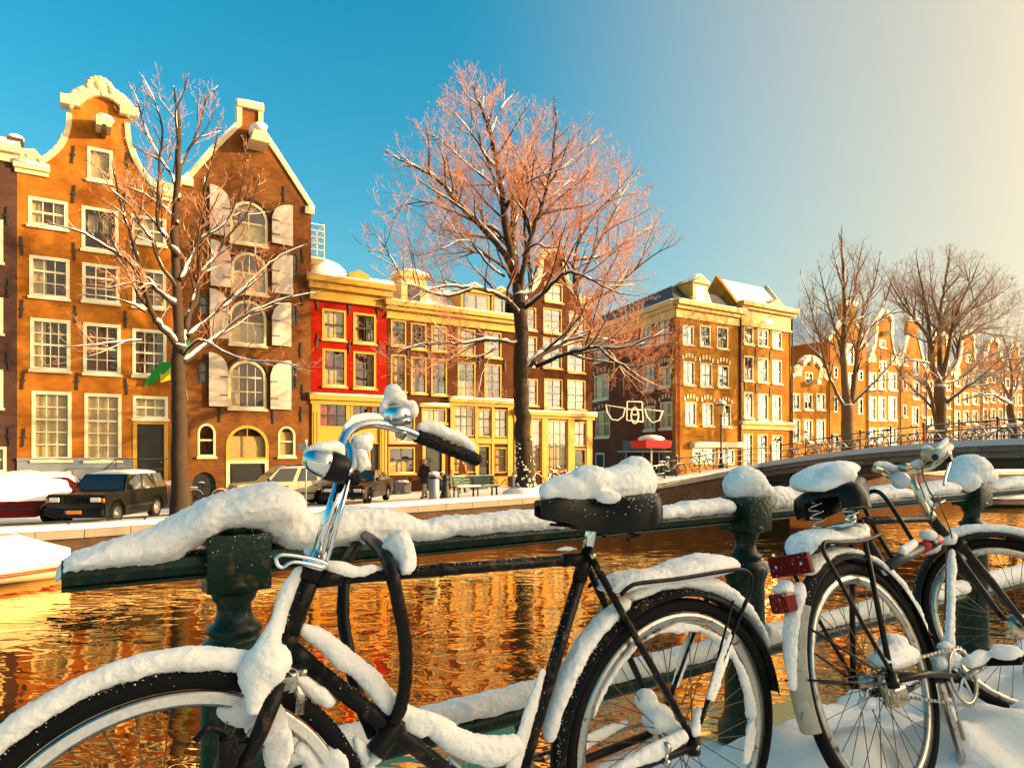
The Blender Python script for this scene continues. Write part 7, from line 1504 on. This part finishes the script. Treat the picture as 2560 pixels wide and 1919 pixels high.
F2.tube([bb2-fw2*.04, bb2+fw2*.04], .022, 16); F2.build('frame', M['frame2'], b2, o2)
q3 = q1.cross(q2).normalized(); crn = hb2-(ht2-hb2).normalized()*.03
FK = MB()
for sd in (-1, 1): FK.tube([crn+q3*sd*.038, crn.lerp(C3,.45)+q3*sd*.052+q1*.0, C3.lerp(crn,.12)+q3*sd*.056, C3+q3*sd*.058], [.015,.014,.011,.009], 12)
FK.tube([crn-q3*.05, crn+q3*.05], .02, 12); FK.build('fork', M['frame2'], b2, o2)
# stem, handlebar
stt = P2.px(2264,1168); MB().tube([ht2+(ht2-hb2).normalized()*-.005, ht2.lerp(stt,.06), stt], [.0165,.0125,.0125], 16).tube([ht2-(ht2-hb2).normalized()*.012, ht2+(ht2-hb2).normalized()*.012], .022, 16).build('stem', M['brass'], b2, o2)
HB2 = [(2185,1172,.07),(2205,1176,.06),(2222,1188,.04),(2240,1190,.02),(2264,1184,.0),(2300,1176,-.03),(2330,1165,-.06),(2355,1145,-.1),(2372,1130,-.13)]
hb2o = MB().tube([Vector(v) for v in spline([tuple(P2.px(*v)) for v in HB2], 6)], .0112, 16).tube([stt-f1*.02, stt+f1*.02], .017, 14).tube([P2.px(2290,1179,-.022), P2.px(2298,1177,-.027)], .0135, 14).build('handlebar', M['brass'], b2, o2)
ga, gb2 = P2.px(2338,1142,-.12), P2.px(2372,1117,-.1); MB().tube([ga, gb2], .0165, 18).tube([ga-(gb2-ga).normalized()*.001, ga+(gb2-ga).normalized()*.004], .0135, 16).build('grip', mat('white_grip', (0.55,0.5,0.42), .5, var=.15, vscale=20), hb2o, o2); MB().tube([ga-(gb2-ga).normalized()*.003, ga+(gb2-ga).normalized()*.001], .0115, 16).build('grip_hole', M['black'], hb2o, o2)
lv = MB().tube([Vector(v) for v in spline([tuple(P2.px(x, y, -.11)) for x, y in ((2372,1122),(2376,1140),(2372,1165),(2364,1190),(2360,1212))], 5)], [.006]*4+[.0048]*17, 10).build('brake_lever', M['chrome'], hb2o, o2); MB().cham(P2.px(2371,1140,-.11), (.025,.02,.045), .005, Matrix((f1, fw2, f2)).transposed()).build('lever_clamp', M['plastic'], lv, o2)
MB().ball(P2.px(2322,1135,-.06), (.027,.027,.027), 18, 12).build('bell', mat('rusty_white_bell', (0.62,0.42,0.25), .35, .3, col2=(0.3,0.12,0.04), c2amt=.35, c2scale=50), hb2o, o2)
MB().lathe([(.02,-.006),(.03,0),(.03,.012),(.02,.016)], P2.px(2250,1200,-.03), 20, (-f1*.3-Vector((0,1,0))).normalized().to_track_quat('Z','Y').to_matrix()).build('headlamp', mat('lamp_lens', (0.5,0.52,0.6), .12, .3), b2, o2)
for pp in ([(2306,1180,-.03),(2318,1215,-.05),(2335,1250,-.05),(2328,1290,-.03),(2330,1320,-.02)],[(2300,1185,-.02),(2296,1200,-.05),(2305,1225,-.06),(2312,1245,-.04)],[(2345,1240,-.06),(2356,1275,-.06),(2374,1320,-.05),(2380,1345,-.04)],[(2318,1150,-.04),(2306,1170,-.05),(2312,1200,-.06),(2326,1235,-.05)]): MB().tube([Vector(v) for v in spline([tuple(P2.px(*v)) for v in pp], 5)], .0022, 6).build('brake_cable', M['black'], b2, o2)
MB().tube([P2.px(2330,1268,-.04), P2.px(2352,1256,-.06), P2.px(2362,1250,-.06)], .0038, 8).build('headset_lever', M['brass'], b2, o2)
# saddle with coil springs
s2o = saddle(b2, o2, P2, -.02, .25, .60, M['plastic'], back=.116, nose=.03, drop=.092, tilt=.045)
for w in (-.055, .055): spring(P2, .03, w, .466, .55, .021, 3.2, .0034).build('spring', M['chrome'], s2o, o2)
MB().tube([P2.L(.0,-.075,.46), P2.L(.02,-.055,.458), P2.L(.1,-.02,.46)], .006, 8).tube([P2.L(.0,.075,.46), P2.L(.02,.055,.458), P2.L(.1,.02,.46)], .006, 8).tube([P2.L(.02,-.06,.458), P2.L(.02,.06,.458)], .0075, 8).build('saddle_bridge', M['chrome'], s2o, o2)
MB().tube([ct2, P2.L(.13,0,.475), P2.L(.12,0,.5)], .0128, 16).tube([P2.L(.125,0,.468), P2.L(.12,0,.488)], .018, 14).build('seat_post', M['steel'], b2, o2)
# rack, reflector, lamp
RK = MB(); rp2 = [(.16,.415),(.1,.405),(.02,.4),(-.08,.405),(-.155,.412),(-.178,.402),(-.18,.38),(-.155,.33),(-.08,.17),(-.0,.02)]
for sd in (-1, 1): RK.tube([Vector(v) for v in spline([tuple(P2.L(a, sd*.062, h)) for a, h in rp2], 5)], .0062, 8)
for a in (.1, .03, -.05, -.14): RK.tube([P2.L(a,-.062,.403), P2.L(a,.062,.403)], .0048, 8)
RK.build('luggage_rack', M['frame2'], b2, o2)
Mp = Matrix((f1, fw2, f2)).transposed(); rfc = P2.px(1976,1412,.0); MB().cham(rfc, (.02,.128,.058), .004, Mp).build('rear_reflector', mat('dark_red_lens', (0.12,0.002,0.004), .3, spec=.15, var=.2, vscale=40), b2, o2)
for w in (-.04,.04): MB().tube([rfc-f1*.012+fw2*w, rfc-f1*.009+fw2*w], .0045, 8).build('screw', M['chrome'], b2, o2)
tl = P2.px(1958,1506,.012); MB().cham(tl, (.05,.058,.054), .009, Mp).build('tail_lamp', mat('tail_red_lens', (0.15,0.002,0.004), .2, spec=.2, var=.2, vscale=60), b2, o2)
for sd in (-1, 1): MB().tube([P2.L(0,sd*.06,0), P2.L(-.3,sd*.04,.19)], .0034, 8).build('mudguard_stay', M['frame2'], b2, o2); MB().tube([P2.L(0,sd*.06,-.01), P2.L(-.36,sd*.034,.07)], .003, 8).build('mudguard_stay', M['frame2'], b2, o2)
# drive, pedal, stand
MB().tube([P2.L(0,-.045,0)-fw2*.002, P2.L(0,-.045,0)+fw2*.002], .038, 20).build('sprocket', M['steel'], b2, o2); chain(P2, -.045, 0, 0, .037, .452, -.07, .09).build('chain', M['steel'], b2, o2)
Cb2 = P2.L(.452,-.045,-.07); MB().tube([Cb2+f1*(.083*math.cos(a))+f2*(.083*math.sin(a)) for a in [2*math.pi*i/36 for i in range(36)]], .005, 6, closed=True).build('chainring', M['steel'], b2, o2)
star = MB()
for k in range(5): a = 2*math.pi*k/5; star.bar(Cb2, Cb2+f1*(.08*math.cos(a))+f2*(.08*math.sin(a)), .012, .004, fw2)
star.build('chainring_spider', M['chrome'], b2, o2)
ckb = MB().tube([bb2-fw2*.06, P2.L(.585,-.078,-.05)], [.012,.009], 10).tube([bb2+fw2*.06, P2.L(.32,.078,-.09)], [.012,.009], 10).build('crank', M['steel'], b2, o2)
pd = P2.L(.585,-.135,-.045); MB().cham(pd-f1*.028, (.022,.1,.024), .004, Mp).cham(pd+f1*.028, (.022,.1,.024), .004, Mp).cham(pd, (.07,.02,.018), .004, Mp).build('pedal', M['rubber'], ckb, o2)
pd2 = P2.L(.32,.135,-.09); MB().cham(pd2, (.085,.095,.024), .005, Mp).build('pedal', M['rubber'], ckb, o2)
KS = MB(); k0 = P2.L(.33,-.03,-.07); KS.bar(k0, Vector((k0.x+.03, k0.y-.06, .12)), .03, .012, fw2).bar(k0+f1*.035, Vector((k0.x+.075, k0.y-.03, .10)), .012, .012, fw2); KS.build('kickstand', M['steel'], b2, o2)
MB().cham(P2.L(.1,-.0,-.06), (.075,.05,.06), .012, Mp).build('hub_brake', M['brass'], b2, o2)
# snow on bicycle 2
S2 = lambda nm, parts, **k: snow(nm, b2, o2, parts, thin=.9, **k)
def al2(pp, rw_, rh_, dz=0.0): return ([P2.px(*q)+Z*dz for q in pp], rw_, rh_)
S2('saddle_snow', [([P2.L(a, w, h) for a, w, h in ((-.008,0,.600),(.03,0,.612),(.08,0,.624),(.14,0,.632),(.19,0,.64),(.235,0,.642))], [.092,.106,.096,.058,.036,.026], [.03,.042,.044,.04,.032,.02]), ('b', P2.L(.02,-.055,.612), (.06,.05,.04)), ('b', P2.L(.02,.055,.612), (.06,.05,.04))], vox=.008, amp=.004, fq=9, seed=41)
S2('rack_snow', [([P2.L(a,0,h) for a, h in ((.14,.425),(.08,.43),(.02,.425),(-.06,.432),(-.15,.43),(-.2,.40))], [.05,.065,.06,.065,.062,.05], [.02,.032,.018,.03,.02,.014]), ('b', P2.L(.15,-.0,.44), (.04,.045,.03)), ('b', P2.L(-.15,.03,.40), (.03,.05,.02))], vox=.0075, amp=.006, seed=42)
S2('mudguard_snow', [(arc(C2, f1, f2, .388, R(10), R(62), 10), [.02]+[.028]*9+[.022], [.014,.018,.02,.022,.024,.024,.024,.022,.02,.018,.014]), (arc(C2, f1, f2, .384, R(66), R(118), 8), .03, .014)], vox=.0075, amp=.006, seed=43)
S2('mudguard_snow', [(arc(C2, f1, f2, .386, R(128), R(172), 8), [.02,.03,.03,.028,.026,.024,.02,.02,.014], [.02,.024,.016,.01,.01,.012,.012,.01,.006])], vox=.0065, amp=.006, seed=44)
S2('lamp_snow', [('b', tl+P2.u*.034+f1*.012, (.034,.034,.022)), ('b', tl+P2.u*.045+f1*.03, (.026,.026,.02))], vox=.006, amp=.004, seed=45)
S2('front_mudguard_snow', [(arc(C3, q1, q2, .386, R(62), R(125), 10), [.022]+[.03]*9+[.03], [.018,.022,.022,.024,.022,.024,.026,.026,.028,.03,.03]), ('b', C3+q1*(.386*math.cos(R(128)))+q2*(.386*math.sin(R(128))), (.045,.045,.04)), ('b', hb2-f1*.02+Z*.01, (.035,.035,.03))], vox=.0075, amp=.007, seed=46)
S2('down_tube_snow', [([hb2.lerp(bb2, u)-fw2*.008+f1*-.012 for u in (.1,.25,.4,.55,.7,.85)], [.015,.017,.016,.018,.018,.024], [.03]*6), ('b', bb2+Z*.055, (.05,.045,.04)), ('b', bb2+Z*.05-f1*.06, (.045,.04,.034)), ('b', bb2+Z*.085+f1*-.02, (.035,.03,.04))], vox=.007, amp=.007, fq=24, seed=47)
S2('pedal_snow', [([pd-f1*.05+Z*.024, pd+Z*.03, pd+f1*.045+Z*.022], [.045,.05,.04], [.018,.024,.012]), ([P2.L(.46,-.07,-.03), P2.L(.53,-.09,-.02)], [.025,.03], [.02,.024])], vox=.0065, amp=.004, seed=48)
S2('chainstay_snow', [([P2.L(.02,-.03,.05), P2.L(.1,-.02,.05), P2.L(.19,-.01,.045), P2.L(.26,0,.03)], [.045,.055,.05,.035], [.03,.045,.04,.028]), ('b', P2.L(.15,-.01,.085), (.05,.045,.035)), ('b', P2.L(-.06,0,-.05), (.03,.025,.024))], vox=.008, amp=.006, seed=49)
S2('handlebar_snow', [al2([(2190,1162,.07),(2215,1164,.05),(2240,1172,.03),(2275,1168,.0),(2300,1158,-.02)], [.014,.016,.014,.02,.018], [.016,.018,.014,.02,.022]), al2([(2345,1122,-.11),(2362,1105,-.1),(2368,1098,-.1)], [.012,.014,.008], [.008,.012,.014]), ('b', P2.px(2318,1120,-.06), (.022,.022,.012))], vox=.0055, amp=.004, seed=50)
S2('stem_snow', [al2([(2300,1225,-.01),(2315,1250,-.01),(2335,1268,-.01)], [.014,.016,.01], [.025,.02,.012])], vox=.0055, amp=.004, seed=51)
S2('seat_tube_snow', [([bb2.lerp(ct2, u)+f1*.016 for u in (.3,.45,.6,.72)], [.012,.013,.01,.006], [.025,.025,.02,.01])], vox=.006, amp=.005, seed=52)
S2('kickstand_snow', [([k0-Z*.05-fw2*.012, k0-Z*.12-fw2*.02+f1*.008], [.014,.014], [.02,.03])], vox=.006, amp=.005, seed=53)
# ---------------------------------------------------------------- U-lock on bicycle 2
ul = thing('bicycle_lock', 'black U-shaped lock with red end cap hanging on the bicycle frame at right', 'lock', P2.px(2280,1370,-.05)); uo = ul.location.copy()
up = [(2288,1362,-.03),(2262,1318,-.03),(2232,1270,-.03),(2208,1238,-.03),(2192,1228,-.02),(2176,1229,.0),(2163,1240,.02),(2160,1262,.03),(2176,1300,.03),(2204,1350,.02),(2238,1408,.0)]
MB().tube([Vector(v) for v in spline([tuple(P2.px(*v)) for v in up], 6)], .0072, 12).build('shackle', M['plastic'], ul, uo)
a, b = P2.px(2222,1413,-.02), P2.px(2345,1348,-.03); cb_ = a.lerp(b, .64); MB().tube([a, cb_], .0165, 18).build('crossbar', mat('lock_grey', (0.03,0.03,0.028), .45), ul, uo); MB().tube([cb_, b, b+(b-a).normalized()*.004], [.0195,.0195,.014], 18).build('end_cap', mat('lock_red', (0.55,0.012,0.015), .4), ul, uo); MB().tube([cb_.lerp(b,.28), cb_.lerp(b,.78)], .0201, 18).build('keyhole_band', M['plastic'], ul, uo)
snow('lock_snow', ul, uo, [([a.lerp(b,.25)+Z*.022, a.lerp(b,.5)+Z*.03], [.014,.012], [.02,.016]), ('b', a.lerp(b,.78)+Z*.034, (.03,.028,.02))], vox=.006, amp=.004, seed=54)
# ---------------------------------------------------------------- loose crumbs of snow clinging to metal beside the snow caps
OCT = [(1,0,0),(-1,0,0),(0,1,0),(0,-1,0),(0,0,1),(0,0,-1)]; OCF = [(0,2,4),(2,1,4),(1,3,4),(3,0,4),(2,0,5),(1,2,5),(3,1,5),(0,3,5)]
class Crumbs:
    def __init__(c, seed): c.mb = MB(); c.r = random.Random(seed)
    def add(c, p, lo=.0006, hi=.0034):
        if c.r.random() > .38: return
        hi *= .62; q = lo+(hi-lo)*c.r.random()**3; j = Vector((c.r.uniform(.6,1.4), c.r.uniform(.6,1.4), c.r.uniform(.6,1.4)))
        c.mb.add([p+Vector((x*q*j.x, y*q*j.y, z*q*j.z)) for x, y, z in OCT], OCF, True)
    def tube(c, p0, p1, r, n, side, top=.9, hi=.0034):
        """on the side of a tube that faces 'side', thicker towards its top"""
        t = (p1-p0).normalized(); u = (Z-t*Z.dot(t)).normalized(); s_ = (side-t*side.dot(t)-u*side.dot(u)).normalized()
        for i in range(n):
            a = math.pi/2*(1-c.r.random()**(1/top)*.999)**1.0; a = math.pi/2-abs(c.r.gauss(0,.5)); 
            if a < -.5: continue
            c.add(p0.lerp(p1, c.r.random())+(u*math.sin(a)+s_*math.cos(a))*r, hi=hi)
    def arc(c, C, e1_, e2_, e3_, r0, r1, a0, a1, lat, n, hi=.003):
        for i in range(n):
            a = a0+(a1-a0)*c.r.random(); rr = r1-(r1-r0)*c.r.random()**3.5; c.add(C+(e1_*math.cos(a)+e2_*math.sin(a))*rr+e3_*lat*c.r.uniform(.7,1), hi=hi)
    def done(c, parent, off): kind(c.mb.build('snow_crumbs', M['snow'], parent, off), 'stuff')
c = Crumbs(1)
for a, b, n in ((0, .24, 220), (.37, 1.97, 1100), (2.1, 3.7, 700)): c.tube(sn(a,RN,rz(a)+.03), sn(b,RN,rz(b)+.03), .034, n, -N)
for a, b, n in ((.4, 1.97, 600), (2.1, 3.7, 400)): c.tube(sn(a,RN,rz(a)-.475), sn(b,RN,rz(b)-.475), .028, n, -N)
for s in PS[:3]:
    for i in range(110): c.add(sn(s+c.r.uniform(-.066,.066), RN-.0665, rz(s)+.09-.1*c.r.random()**5)); c.add(sn(s-.0665, RN+c.r.uniform(-.066,.066), rz(s)+.09-.1*c.r.random()**5))
    for i in range(140): a = c.r.uniform(2.6, 5.6); z = c.r.choice((zt_ for zt_ in (rz(s)-.14, rz(s)-.08, rz(s)+.035, rz(s)-.095))) if False else c.r.choice([rz(s)-.138, rz(s)-.076, rz(s)-.034+.076]); c.add(sn(s, RN, z)+Vector((math.cos(a)*.062, math.sin(a)*.062, c.r.uniform(-.006,.004))))
c.done(rl, ro)
c = Crumbs(2)
for p0, p1, r, n in ((tt0,tt1,.0131,420),(dt0,bb,.0171,380),(hb_,ht,.0188,120),(bb,ct,.0151,200),(ct-ew*.016,P1.L(0,-.058,.012),.0088,160)): c.tube(p0, p1, r, n, -ew, hi=.0026)
c.arc(CR, e1, e2, -ew, .352, .374, R(-20), R(165), .0275, 700); c.arc(CF, e1, e2, -ew, .318, .345, R(40), R(178), .016, 800); c.arc(CR, e1, e2, -ew, .283, .31, R(0), R(190), .012, 420, .0022)
for i in range(420): u = c.r.random(); c.add(P1.L(lerp(.095,.385,u), -interp([(0,.06),(.15,.09),(.35,.08),(.55,.046),(.75,.034),(1,.02)],u)*1.015, .612-.05*c.r.random()**2.4))
c.done(b1, o1)
c = Crumbs(3)
for p0, p1, r, n in ((ct2,ht2,.0128,160),(hb2,bb2,.0168,160),(hb2,ht2,.0188,80),(bb2,ct2,.0151,140)): c.tube(p0, p1, r, n, -fw2, hi=.0028)
c.arc(C2, f1, f2, -fw2, .35, .376, R(10), R(185), .029, 600); c.arc(C3, q1, q2, -q3 if q3.y > 0 else q3, .35, .374, R(60), R(180), .027, 400)
for i in range(160): c.add(rfc-f1*.0105+fw2*c.r.uniform(-.07,.07)+f2*(.034-.06*c.r.random()**2)); c.add(tl-f1*.028+fw2*c.r.uniform(-.03,.03)+f2*(.03-.05*c.r.random()**2))
c.done(b2, o2)
finish_snow()
